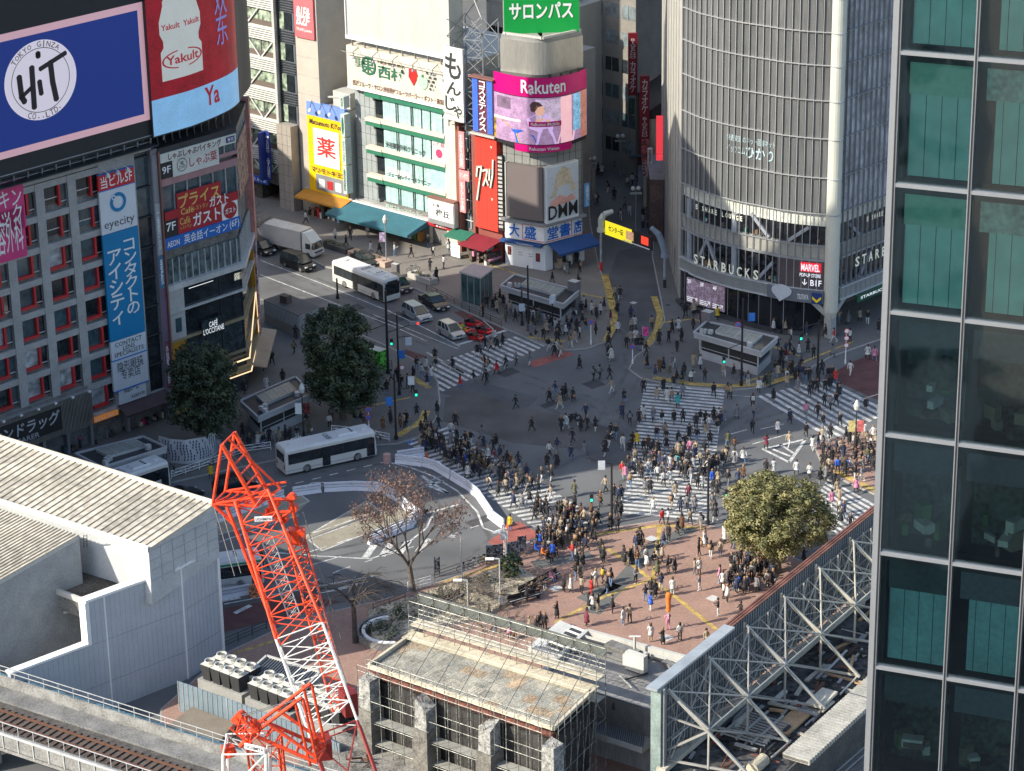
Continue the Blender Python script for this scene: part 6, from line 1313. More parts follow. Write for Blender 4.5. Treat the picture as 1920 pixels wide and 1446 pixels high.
def crane2():
 Y=104;a=lambda x,y,d=0:aty(x,y,Y+d);r=thing('tower_crane',a(430,1500)*1,'smaller orange crane head on a white mast at the bottom edge','crane')
 g=MB();T=a(430,1446+60);lattice(g,a(462,1395),V((a(425,1446).x-.6,Y-1,2)),1.9,CR_W,24,V((1,0,0)),.08,.045);g.build('mast',r,'white lattice mast')
 g=MB();dp=V((.3,1.3,0))
 for o in (V((0,0,0)),dp):
  g.tube(a(566,1308)+o,a(470,1380)+o,.09,CR_O);g.tube(a(552,1312)+o,a(582,1436)+o,.065,CR_O);g.tube(a(568,1310)+o,a(594,1425)+o,.065,CR_O);g.tube(a(475,1378)+o,a(594,1430)+o,.09,CR_O);g.tube(a(470,1380)+o,a(450,1400)+o,.12,CR_O);g.tube(a(500,1355)+o,a(590,1418)+o,.08,CR_O)
 for i in range(7):t=i/6;p=a(475,1378).lerp(a(594,1430),t);g.tube(p,p+dp,.05,CR_O);q=a(500,1355).lerp(a(590,1418),t);g.tube(p,q,.04,CR_O);g.tube(q,p+dp,.04,CR_O)
 g.build('head_frame',r)
 g=MB();lattice(g,a(495,1385,1),V((a(520,1470).x,Y+1,40)),1.4,CR_O,7,V((1,0,0)),.06,.03);g.build('boom',r)
 g=MB();lattice(g,a(478,1378),a(442,1348),.7,CR_O,3,None,.045,.025)
 for x,y in ((447,1344),(452,1352),(472,1358),(440,1352),(478,1365)):c=a(x,y);g.tube(c,c+V((.1,.25,0)),.18,CR_O,n=12)
 g.build('jib_head',r)
 g=MB();g.box(a(428,1408),(.5,.4,.5),CR_O,.5);g.tube(a(428,1406),a(433,1415),.3,CR_O);g.build('hook_block',r)
 g=MB();g.tube(a(430,1403),a(442,1352),.02,ROPE,n=5);g.tube(a(448,1342),a(560,1310),.02,ROPE,n=5);g.tube(a(450,1345),a(563,1311),.02,ROPE,n=5);g.tube(a(424,1415),a(418,1480),.02,ROPE,n=5);g.build('hoist_rope',r)
 c=a(478,1403,-.8);f=Face(V((c.x,c.y,0)),-25);g=MB();f.slab(g,-.5,.5,c.z-.12,c.z+.16,0,.05,WHT);ob=g.build('name_plate',r);t=MB();f.text(t,'UCHIMIYA',-.45,.45,c.z-.06,c.z+.1,.07,mat('ink_letter'));t.build('lettering',ob)
crane2()
# ---------------------------------------------------------------- flat roofed station entrance
def station():
 z=6.0;r=thing('station_entrance_building',at(1180,1260),'low station entrance with a grey flat roof, air conditioner and dark sloped front','building')
 A,B,C,D=at(1105,1189,z),at(1330,1250,z),at(1250,1340,z),at(1110,1296,z);D=D+(D-C).normalized()*5;A=A+(A-B).normalized()*.2
 g=MB();g.hexa([V((p.x,p.y,0))for p in (A,B,C,D)],[p-V((0,0,.1))for p in (A,B,C,D)],CONC,ROOFM);g.build('wall',r)
 g=MB()
 for a,b in ((A,B),(A,D)):g.bar(a+V((0,0,.15)),b+V((0,0,.15)),.35,METP,.5)
 for k,o in enumerate((.9,1.5)):n=(D-A).normalized()*o;g.bar(A+n+V((0,0,.2)),B+n+V((0,0,.2)),.14,[METP,DKG][k],.2)
 g.build('parapet',r)
 E=at(1214,1368,3.8);Fq=at(1030,1310,3.8);E2=E+(E-Fq).normalized()*1.6
 g=MB();S_=mat('slate_roof',(.09,.095,.105),.7,var=.1);g.hexa([V((p.x,p.y,2.6))for p in (D,C,E2,Fq)],[D,C,E2,Fq],S_);g.build('sloped_front',r)
 cq=[at(1115,1338,3.4),at(1210,1368,3.4),at(1228,1385,3.4),at(1204,1402,3.4),at(1112,1372,3.4)];g=MB();g.hexa([p-V((0,0,.55))for p in cq],cq,METP,mat('louvre_grey',(.22,.22,.22),.6));ob=g.build('canopy',r);g=MB()
 for i in range(26):t=i/25;g.bar(cq[0].lerp(cq[1],t)+V((0,0,.04)),cq[4].lerp(cq[3],t)+V((0,0,.04)),.06,DKG)
 g.build('louvre',ob);g=MB();g.bar(at(1190,1400,.1),at(1190,1400,.1)+V((0,0,3)),.25,LGM);g.bar(at(1130,1390,.1),at(1130,1390,.1)+V((0,0,3)),.25,LGM);g.build('canopy_post',r)
 q=[at(1050,1163,5),at(1106,1187,5),at(1046,1232,5),at(990,1212,5)];g=MB();g.hexa([p-V((0,0,.4))for p in q],q,METP,mat('white_slab',(.5,.5,.48),.6));ob=g.build('white_canopy',r);g=MB()
 a,b,c,d=at(1073,1176,5.1),at(1098,1186,5.1),at(1048,1222,5.1),at(1020,1212,5.1)
 for i in range(34):t=i/33;g.bar(a.lerp(d,t),b.lerp(c,t),.06,DKG)
 for i in range(6):t=i/5;g.bar(a.lerp(d,t)+V((0,0,.08)),b.lerp(c,t)+V((0,0,.08)),.14,WHT)
 g.build('louvre',ob)
 g=MB();p=at(1193,1258,z);g.box(p+V((0,0,.85)),(1.9,.6,1.6),mat('ivory_casing'),rad(-38));g.box(p+V((-.7,.9,.6)),(.7,.4,1.0),mat('ivory_casing'),rad(-38));g.bar(at(1170,1275,z+.1),at(1215,1262,z+.1),.12,DKG);g.build('air_conditioner',r)
 g=MB()
 for a,b,w,h in (((1085,1212),(1180,1242),.18,.25),((1140,1206),(1195,1226),1.0,.3),((1190,1244),(1216,1228),.25,.4),((1160,1265),(1185,1290),.08,.1),((1245,1240),(1262,1250),.7,.25)):g.bar(at(*a,z+.3),at(*b,z+.3),w,[METP,DCONC,GRYM][int(w*7)%3],h)
 p=at(1190,1225,z);g.tube(p,p+V((0,0,1.6)),.12,METP);g.bar(p+V((-.5,0,1.6)),p+V((.5,0,1.6)),.1,WHT);
 for x,y in ((1078,1222),(1110,1218),(1130,1226)):g.lathe(at(x,y,z),[(.3,0),(.3,.25),(.16,.3),(.05,.5)],GRYM,10)
 g.build('roof_pipes',r)
 for x,y in ((1118,1298),(1150,1330),(1187,1300),(1200,1322),(1225,1330)):g=MB();p=at(x,y,5.2);g.lathe(p,[(.14,0),(.14,.1),(.05,.6)],DKG,8);g.build('roof_lamp',r)
station()
SCF=mat('scaffold_tube',(.30,.30,.27),.5,.4,var=.5,sc=1.5)
def deck():
 z=9.0;BL,FL,FR,BR=at(765,1200,z),at(692,1252,z),at(1037,1369,z),at(1106,1303,z)
 r=thing('demolition_scaffold_deck',at(900,1400),'scaffolded temporary roof of weathered metal sheets over a half demolished building','scaffold')
 SH=mat('weathered_sheet',(.44,.45,.40),.6,.15,var=.3,sc=.5,fine=2.5);SR=mat('rust_stained_sheet',(.48,.30,.15),.7,var=.5,sc=.8);g=MB()
 n=16;R=random.Random(4)
 for i in range(n):
  a,b=FL.lerp(FR,i/n),FL.lerp(FR,(i+1)/n);c,d=BL.lerp(BR,(i+1)/n),BL.lerp(BR,i/n);m_=5
  for j in range(m_):
   t0,t1=j/m_,(j+1)/m_;dz=V((0,0,.02*((i+j)%2)));g.hexa([p-V((0,0,.08))for p in (a.lerp(d,t0),b.lerp(c,t0),b.lerp(c,t1),a.lerp(d,t1))],[p+dz for p in (a.lerp(d,t0),b.lerp(c,t0),b.lerp(c,t1),a.lerp(d,t1))],SH,R.choice([SH,SH,mat('grey_sheet',(.30,.32,.31),.6,.1,var=.3,sc=.9),SR,mat('pale_sheet',(.58,.56,.48),.6,.1,var=.3,sc=.9)]))
 ob=g.build('sheet_roof',r);g=MB()
 for i in range(30):
  t=i/29;a=BL.lerp(FL,t);b=BR.lerp(FR,t);g.bar(a+V((0,0,.05)),b+V((0,0,.05)),.06,mat('rib_dark',(.24,.23,.20),var=.4),.05)
 g.build('sheet_ribs',ob)
 CRM_=mat('cream_plank',(.50,.45,.34),.8,var=.2)
 g=MB();g.bar(BL+V((0,0,.2)),BR+V((0,0,.2)),.3,CRM_,.5);g.bar(FL+V((0,0,.15)),FR+V((0,0,.15)),.25,CRM_,.3);g.bar(FL+V((0,0,.2)),BL+V((0,0,.2)),.25,CRM_,.4);g.bar(FR+V((0,0,.1)),BR+V((0,0,.1)),.25,CRM_,.3);g.bar(FL+V((0,-.2,-.35)),FR+V((0,-.2,-.35)),.3,mat('rust_beam',(.17,.06,.04),.7,var=.4),.35);g.build('edge_beam',r)
 bd=(BR-BL).normalized();bn=V((-bd.y,bd.x,0))if V((-bd.y,bd.x,0)).y>0 else-V((-bd.y,bd.x,0));Lb=(BR-BL).length;g=MB();K=12
 p0=BL-bd*.3;
 for i in range(K+1):
  u=Lb*1.03*i/K
  for o in (.6,2.0):
   p=p0+bd*u+bn*o;g.tube(V((p.x,p.y,.1)),p+V((0,0,3.4)),.035,SCF,n=5)
  a=p0+bd*u+bn*.6;b=p0+bd*u+bn*2.0
  for zz in (-3,-1,.9,2.2,3.3):g.tube(a+V((0,0,zz)),b+V((0,0,zz)),.03,SCF,n=4)
  if i<K:
   c=p0+bd*Lb*1.03*(i+1)/K+bn*2.0
   for zz in (1,-3):g.tube(b+V((0,0,zz)),c+V((0,0,zz+2)),.026,SCF,n=4);g.tube(b+V((0,0,zz+2)),c+V((0,0,zz)),.026,SCF,n=4)
 for o in (.6,2.0):
  for zz in (-3,-1,1.5,1.9,3.3):g.tube(p0+bn*o+V((0,0,zz)),p0+bd*Lb*1.03+bn*o+V((0,0,zz)),.033,SCF,n=4)
 g.build('rear_scaffold',r)
 g=MB();
 for zz in (1.0,-1.0):a=p0+bn*1.3+V((0,0,zz));b=a+bd*Lb*1.03;g.bar(a,b,1.2,CRM_,.06)
 g.bar(p0+bn*.3+V((0,0,.35)),p0+bd*Lb*1.03+bn*.3+V((0,0,.35)),1.5,CRM_,.06);g.bar(p0+bn*2.1+V((0,0,3.0)),p0+bd*Lb*1.03+bn*2.1+V((0,0,3.0)),.06,mat('netting_dark',(.10,.11,.10),.8),.9);g.build('walk_boards',r)
 # front and side scaffold
 fn=-bn;g=MB()
 for i in range(17):
  for o in (.4,1.6):
   p=FL.lerp(FR,i/16)+fn*o;g.tube(V((p.x,p.y,.1)),p+V((0,0,1.2 if o<1 else .9)),.03,SCF,n=4)
 for o in (.4,1.6):
  for zz in (-6,-4,-2,.5,1.0):g.tube(FL+fn*o+V((0,0,zz)),FR+fn*o+V((0,0,zz)),.026,SCF,n=4)
 for i in range(7):
  p=FR.lerp(BR,i/6)+bd*.5;g.tube(V((p.x,p.y,.1)),p+V((0,0,1.1)),.03,SCF,n=4)
 for zz in (-6,-4,-2,0,.6,1.1):g.tube(FR+bd*.5+V((0,0,zz)),BR+bd*.5+V((0,0,zz)),.026,SCF,n=4);g.tube(FL-bd*.4+V((0,0,zz)),BL-bd*.4+V((0,0,zz)),.026,SCF,n=4)
 for i in range(5):a=FR.lerp(BR,i/5)+bd*.5;b=FR.lerp(BR,(i+1)/5)+bd*.5;g.tube(a+V((0,0,-7)),b+V((0,0,-1)),.026,SCF,n=4)
 for i in range(9):t=i/8;g.tube(FL.lerp(FR,t)+V((0,0,.3)),p0+bd*Lb*t+bn*.6+V((0,0,3.2)),.03,ROPE,n=4)
 g.build('front_scaffold',r)
 g=MB();
 for zz in (-5.9,-3.9):g.bar(FL+fn*1+V((0,0,zz)),FR+fn*1+V((0,0,zz)),1.0,mat('grey_plank',(.28,.28,.25),.8,var=.2),.06)
 g.build('lower_boards',r)
 g=MB();g.hexa([V((p.x,p.y,0))for p in (FL,FR,BR,BL)],[p-V((0,0,1.0))for p in (FL,FR,BR,BL)],mat('gutted_interior',(.04,.038,.036),.9,var=.5));q=[FL+fn*6-bd*3,FR+fn*6+bd*1,FR+bd*1,FL-bd*3]
 g.hexa([V((p.x,p.y,0))for p in q],[V((p.x,p.y,2.2))for p in q],DCONC,mat('broken_slab',(.22,.21,.19),.9,var=.5,sc=.7));g.build('gutted_storey',r)
 RB=mat('broken_concrete',(.16,.15,.13),.9,bump=.5,var=.35,sc=1.3)  # column colours lowered so that their shade sits in the colour
 for k,(x,y)in enumerate(((692,1272),(797,1310),(917,1352),(1036,1392))):
  p=at(x,y,z-.3);g=MB();R=random.Random(k);w=.95;a0=rad(-41)
  def rg(zz,e):return [p+V(((cos(a0+PI/4+i*PI/2))*(w+e),sin(a0+PI/4+i*PI/2)*(w+e),zz-p.z+R.uniform(-.05,.05)))for i in range(4)]
  lo=rg(0,.25);hi=rg(p.z-2.6,.15);g.hexa(lo,hi,RB);mid=rg(p.z-2.6,-.05);tp=[v+V((0,0,R.uniform(-.9,.2)))for v in rg(p.z,-.1)];g.hexa(mid,tp,mat('old_white_paint',(.27,.27,.25),.8,bump=.4,var=.45,sc=2))
  for q_ in range(5):a=p+V((R.uniform(-.5,.5),R.uniform(-.5,.5),-.6));g.tube(a,a+V((R.uniform(-.4,.4),R.uniform(-.4,.4),.9)),.03,mat('rusty_rail'),n=4)
  g.build('broken_column',r)
 R=random.Random(11);g=MB()
 for k in range(26):p=FL.lerp(FR,R.random())+fn*R.uniform(2.2,5.5);g.bar(V((p.x,p.y,2.3)),V((p.x+R.uniform(-1.6,1.6),p.y+R.uniform(-1,1),2.3+R.uniform(.1,.9))),R.uniform(.05,.25),R.choice([RB,mat('rusty_rail'),GRYM,CRM_]))
 g.build('rubble',r)['kind']='stuff'
deck()
def truss():
 z1,z0=12.0,5.0;A=at(1245,1290,z1);B=at(1650,962,z1);d=(B-A);F=Face(V((A.x,A.y,0)),math.degrees(math.atan2(d.y,d.x)));L=d.length+14
 r=thing('truss_framed_wall',F.p(12,0),'exposed white trusses propping a long corrugated wall of a half dismantled station','steel frame')
 TW=mat('truss_paint',(.46,.43,.35),.5,.1,var=.15);TW2=mat('truss_grey',(.36,.35,.32),.5,.2,var=.1)
 ls=F.uv(1378,1180)[0];ls=(at(1378,1180,z1)-A).dot(F.d)
 SID=mat('corrugated_siding',(.11,.125,.14),.5,.2,var=.25,sc=.8)
 g=MB();F.slab(g,0,L,z0,z1,-.9,-.7,SID)
 k=.2
 while k<L:F.slab(g,k,k+.1,z0,z1,-.7,-.62,mat('siding_rib',(.30,.32,.33),.5,.2));k+=.42
 for z in (6.4,7.8,9.2,10.6):F.slab(g,0,L,z,z+.12,-.62,-.5,TW2)
 F.slab(g,-.5,0,0,z1,-.9,.0,mat('pale_green_end',(.22,.28,.26),.4,var=.2));g.build('siding',r)
 g=MB();F.slab(g,-.9,ls,z1,z1+.2,-1.1,-.1,mat('galvanised_cap',(.42,.46,.48),.35,.4));g.build('wall_cap',r)
 g=MB();RC=mat('rust_cap',(.17,.075,.055),.7,var=.4)
 for k in range(3):F.slab(g,ls,L,z1+.02*k,z1+.14,-1.1+k*.26,-.94+k*.26,RC)
 g.build('rusty_cap',r)
 g=MB();F.slab(g,-.6,L,z0-.25,z0+.15,-.3,.5,mat('cream_girder',(.5,.46,.37),.6,var=.2));F.slab(g,-.3,-.1,0,z1,.05,.2,GRYM);g.build('girder',r)
 n=8;sp=(L-1)/n
 for i in range(n+1):
  u=.6+i*sp;m=TW if i>2 else TW2;g=MB();w=6.6
  g.bar(F.p(u,z1-.4,0),F.p(u+1.5,z0+.1,w),.22,m);g.bar(F.p(u,z0,-.2),F.p(u,z1-.2,-.2),.18,m);g.bar(F.p(u,z1-.5,0),F.p(u+.7,(z0+z1)/2+.2,w/2),.16,m)
  g.bar(F.p(u,z0+1.2,0),F.p(u+.75,(z0+z1)/2,w/2),.16,m);g.bar(F.p(u,z0+4.2,0),F.p(u+.75,(z0+z1)/2,w/2),.14,m);g.bar(F.p(u+.75,(z0+z1)/2,w/2),F.p(u+.7,z0+.1,w/2),.14,m);g.bar(F.p(u,z0+.3,0),F.p(u+1.5,z0+.2,w),.16,m)
  g.build('truss_frame',r)
  if i<n:
   g=MB();v=u+sp
   for (a,b,c,e,w1,w2)in ((u,z0+.5,v,z1-.6,.3,.3),(u,z1-.6,v,z0+.5,.3,.3),(u+.75,8.6,v+.75,8.6,3.3,3.3),(u+.75,8.6,v,z1-.5,3.3,.2),(u,z1-.5,v+.75,8.6,.2,3.3),(u+.75,8.6,v+.7,z0+.2,3.3,3.3),(u,z0+2.2,v,z0+2.2,.4,.4)):g.tube(F.p(a,b,w1),F.p(c,e,w2),.075,m,n=6)
   for q in range(3):h=sp*q/3;g.tube(F.p(u+h,z0+.3,.1),F.p(u+h+sp/3,z1-.5,.1),.04,m,n=4);g.tube(F.p(u+h,z1-.5,.1),F.p(u+h+sp/3,z0+.3,.1),.04,m,n=4);g.tube(F.p(u+h,z1-.6,0),F.p(u+h+.7,8.6,3.3),.035,m,n=4)
   g.tube(F.p(u+sp/2,z0,.3),F.p(u+sp/2,z1-.5,.3),.07,m,n=6);g.tube(F.p(u+sp/2,8.5,.35),F.p(u+.75,8.6,3.3),.05,m,n=5);g.tube(F.p(u+sp/2,8.5,.35),F.p(v+.75,8.6,3.3),.05,m,n=5);g.build('cross_brace',r)
 # dismantled floor
 FLm=mat('dark_debris_floor',(.055,.055,.055),.9,var=.7,sc=.5,fine=2);g=MB();F.slab(g,-.6,L,0,z0-.6,-.9,8.2,mat('dark_lower_wall',(.09,.085,.08),.9,var=.3));F.slab(g,-.5,L,z0-.6,z0-.55,-.6,8.0,FLm);g.build('floor',r)  # dark mottled colours for the lower wall and the floor
 g=MB();k=7.0;RBN=mat('ribbed_eaves',(.40,.39,.35),.6,.1,var=.2)
 while k<L:F.slab(g,k,k+.28,z0-.55,z0-.1,6.9,9.3,RBN);k+=.42
 F.slab(g,7,L,z0-.5,z0-.25,6.9,9.2,mat('eaves_gutter',(.22,.21,.19),.7));g.build('eaves_strip',r)
 R=random.Random(14);g=MB();pal=[TW2,TW,mat('rusty_rail'),mat('plywood',(.40,.26,.14),.8,var=.2),GRYM,METP,DKG,mat('rust_beam')]
 for k in range(150):
  u=R.uniform(.3,L-2);o=R.uniform(.6,6.6);ln=R.uniform(.6,3.6);an=R.choice([0,PI/2,R.uniform(-.4,.4)]);p=F.p(u,z0-.45+R.random()*.35,o);q=p+(F.d*cos(an)+F.n*sin(an))*ln+V((0,0,R.uniform(-.1,.3)));g.bar(p,q,R.uniform(.08,.4),R.choice(pal),R.uniform(.05,.2))
 g.build('dismantled_parts',r)['kind']='stuff'
 g=MB();F.slab(g,14.6,17.6,z0+.1,z0+.35,5.0,6.4,mat('cream_girder'));F.slab(g,10,14,z0-.4,z0-.2,4.2,5.8,mat('plywood'));g.build('plywood_stack',r)
 g=MB()
 for i in range(11):u=7.2+i*.42;g.bar(F.p(u,z0-.1,1.2),F.p(u,z0-.1,5.2),.12,TW2)
 for o in (1.4,2.8,4.2):g.bar(F.p(6.8,z0,o),F.p(12.2,z0,o),.16,TW2)
 g.build('floor_joists',r)
 g=MB();c=F.p(3.2,z0,6.2);
 for i in range(9):g.tube(c+F.d*(i*.22),c+F.d*(i*.22+.14),.55,mat('cream_plank',(.5,.45,.34)),n=14)
 g.build('ribbed_drum',r)
truss()
# tracks far below at the lower right
g=MB()
for k in range(3):line(g,[(1560,1446+k*14),(1640,1376+k*14)],.16,.3,mat('tactile_yellow_paving')if k==0 else METP,.2)
q=[at(1470,1470,.3),at(1640,1330,.3),at(1800,1400,.3),at(1700,1600,.3)];g.hexa([p-V((0,0,.25))for p in q],q,mat('platform_grey',(.20,.19,.17),.8,var=.3));o=g.build('platform');tag(o,'low platform with a yellow line below the trusses','platform')
# ---------------------------------------------------------------- trees
LEAFS={}
def leafset(nm,cols):LEAFS[nm]=[mat('leaf_%s_%d'%(nm,i),c,.6,0,.25,1.5)for i,c in enumerate(cols)]
leafset('dark',[(.038,.058,.026),(.055,.072,.030),(.028,.045,.022)]);leafset('olive',[(.16,.155,.058),(.11,.115,.042),(.22,.20,.08)]);leafset('pine',[(.05,.09,.03),(.03,.06,.025)]);leafset('rust',[(.17,.09,.07),(.13,.075,.055)])
BARK=mat('bark',(.13,.105,.085),.9,bump=.4,var=.3,sc=2);BARKD=mat('dark_bark',(.06,.05,.045),.9,var=.3,sc=2)
def crown_mesh(lobes,ms,R,nclump,nleaf,cr,ls):
 g=MB()
 for k in range(nclump):
  c,rx,rz=R.choice(lobes);a=R.uniform(0,2*PI);s=R.uniform(-1,1);q=math.sqrt(1-s*s);f=R.uniform(.72,1.03)if R.random()<.85 else R.uniform(.3,.7)
  cc=c+V((rx*q*cos(a)*f,rx*q*sin(a)*f,rz*s*f));rr=cr*R.uniform(.65,1.25);m=R.choice(ms)
  for j in range(nleaf):
   n=V((R.gauss(0,1),R.gauss(0,1),R.gauss(0,1)+.35)).normalized();p=cc+V((n.x*rr,n.y*rr,n.z*rr*.8))*R.uniform(.55,1.05);t=n.cross(V((R.random(),R.random(),R.random()))).normalized();b=n.cross(t);t=(t+n*R.uniform(-.6,.6))*ls*R.uniform(.6,1.3);b=b*ls*R.uniform(.4,.8)
   g.poly([p-t,p+b*.9,p+t,p-b*.9],m)
 return g
def leafy(name,base,lobes,ms,lab,ncl,nl,cr,ls,trunk_r=.35,seed=1):
 r=thing(name,base,lab,'tree');R=random.Random(seed);g=MB();top=lobes[0][0];fork=base.lerp(V((top.x,top.y,top.z)),.42)
 g.tube(base,fork,trunk_r*1.25,BARK,trunk_r*.85,9)
 for k in range(9):c,rx,rz=R.choice(lobes);a=R.uniform(0,6.28);e=c+V((cos(a)*rx*.7,sin(a)*rx*.7,R.uniform(-.4,.7)*rz));mdd=fork.lerp(e,.5)+V((0,0,-.4));g.tube(fork,mdd,trunk_r*.5,BARK,trunk_r*.3,6);g.tube(mdd,e,trunk_r*.3,BARK,.04,5)
 g.build('trunk',r);crown_mesh(lobes,ms,R,ncl,nl,cr,ls).build('crown',r);return r
b=at(1457,1072,.13);cz=zover(b,965);leafy('camphor_tree',b,[(V((b.x-.2,b.y,cz)),5.1,3.7)],LEAFS['olive'],'round sunlit olive camphor tree standing in the crowd on the plaza',430,85,.75,.14,.38,3)
b=at(643,784,.13);leafy('evergreen_tree',b,[(V((b.x+.2,b.y,zover(b,712))),4.1,3.3),(V((b.x-.3,b.y,zover(b,640))),3.6,3.6)],LEAFS['dark'],'tall dark evergreen tree in shade beside the restaurant tower',360,85,.8,.17,.35,5)
b=at(388,842,.13);leafy('evergreen_tree',b,[(V((b.x,b.y,zover(b,760))),3.7,3.1),(V((b.x-.1,b.y,zover(b,700))),3.2,3.0)],LEAFS['dark'],'dark evergreen tree inside the curved patterned hoarding',300,80,.75,.17,.3,7)
b=at(957,1086,.13);leafy('pine_tree',b,[(b+V((0,0,1.5)),1.05,1.2)],LEAFS['pine'],'small round green pine on the planted bank',60,45,.3,.1,.1,9)
def bare(name,base,h,spread,lab,ms=BARK,depth=5,seed=1,leaf=None,droop=0,r0=.28,fork=.25,lean=(0,0)):
 r=thing(name,base,lab,'tree');R=random.Random(seed);g=MB();lf=MB()
 def grow(p,d,l,rad_,k):
  q=p+d*l*.5;e=q+(d+V((0,0,-droop*(5-k)*.12))).normalized()*l*.5;g.tube(p,q,rad_,ms,rad_*.85,6 if k>2 else 4);g.tube(q,e,rad_*.85,ms,rad_*.65,6 if k>2 else 4)
  if leaf and k<=1 and e.z>base.z+h*.5:
   for _ in range(2):c=e+V((R.gauss(0,.3),R.gauss(0,.3),R.gauss(0,.25)));t=V((R.gauss(0,.05),R.gauss(0,.05),R.gauss(0,.05)));b_=V((R.gauss(0,.06),R.gauss(0,.06),R.gauss(0,.06)));lf.poly([c-t,c+b_,c+t,c-b_],R.choice(leaf))
  if k==0:return
  for i in range(R.choice([2,3,3])):
   nd=(d+V((R.gauss(0,1)*spread,R.gauss(0,1)*spread,R.uniform(-.1,.35)-droop*.5))).normalized();grow(e if R.random()<.7 else q,nd,l*R.uniform(.62,.86),rad_*.58,k-1)
 f=base+V((lean[0],lean[1],h*fork));g.tube(base,f,r0,ms,r0*.8,8)
 for i in range(5):a=i*1.26+R.random();grow(f,V((cos(a)*spread*1.5,sin(a)*spread*1.5,1)).normalized(),h*.27,r0*.5,depth-1)
 g.build('trunk',r)
 if leaf:lf.build('leaves',r)
 return r
bare('zelkova_tree',at(775,1108,.13),10.4,.40,'tall leafless tree with a rusty haze of twigs beside the bus terminal',seed=4,leaf=LEAFS['rust'],depth=7,lean=(-.3,0))
bare('weeping_tree',at(666,1205,.13),7.5,.5,'dark leafless weeping tree in the shade left of the bare zelkova',BARKD,5,8,droop=.9,r0=.26,fork=.5)
for k,(x,y,h,lb)in enumerate(((880,1140,3.4,'tangled leafless shrub beside the benches'),(925,1130,3.6,'leafless shrub right of the lamp post on the bank'),(845,1155,3.0,'low leafless shrub behind the scaffold corner'),(905,1185,3.4,'leafless shrub nearest the scaffold walkway'),(1000,1105,2.2,'thin leafless shrub beside the long bench'),(810,1140,3.2,'leafless shrub left of the slim grey lamps'),(900,1120,3.0,'leafless shrub between the pine and the lamps'),(955,1180,2.8,'leafless shrub at the plaza side of the scaffold'))):bare('bare_shrub',at(x,y,.13),h*1.35,.8,lb,mat('twig',(.15,.12,.10)),5,20+k,r0=.11,fork=.1)
bare('street_tree',at(470,470,.13),6,.6,'leafless street tree poking out beside the restaurant tower',BARKD,5,31,r0=.15,fork=.35)
# planted bank with pale rock
g=MB();q=[at(*p,.13)for p in ((690,1150),(800,1115),(960,1062),(1010,1090),(960,1130),(900,1165),(800,1180),(700,1215))];g.hexa(q,[p+V((0,0,.35))for p in q],mat('bank_edge',(.3,.29,.27)),mat('pale_gravel_bank',(.34,.30,.22),.9,var=.75,sc=1.1,bump=.6,fine=5));o=g.build('planted_bank');tag(o,None,None,kind='structure')
def shrubs(name,pts,m,rr,lab,n=30):
 for k,(x,y)in enumerate(pts):
  R=random.Random(k+50);b=at(x,y,.4);g=crown_mesh([(b+V((0,0,rr*.5)),rr*.8,rr*.5)],m,R,10,n,rr*.4,.1);o=g.build(name,org=b);tag(o,lab%['first','second','third','fourth','fifth','sixth','seventh'][k],'shrub')
shrubs('low_shrub',[(745,1160),(830,1120),(870,1108),(700,1185),(905,1095),(730,1195)],LEAFS['dark'],1.1,'low dark shrub on the planted bank, %s in the row of six')
o=MB();c=at(735,1190,.15)
for k in range(20):
 a=PI*.55+k*PI*1.0/20;b_=a+PI*1.0/20
 for rr_,m_ in ((3.3,DCONC),(2.75,WHT)):o.hexa([c+V((cos(t)*r_,sin(t)*r_,0))for t,r_ in ((a,rr_),(b_,rr_),(b_,rr_-.3),(a,rr_-.3))],[c+V((cos(t)*r_,sin(t)*r_,.6))for t,r_ in ((a,rr_),(b_,rr_),(b_,rr_-.3),(a,rr_-.3))],m_)
o=o.build('curved_bench',org=c);tag(o,'curved dark bench with a white rail around the sunken court','bench')
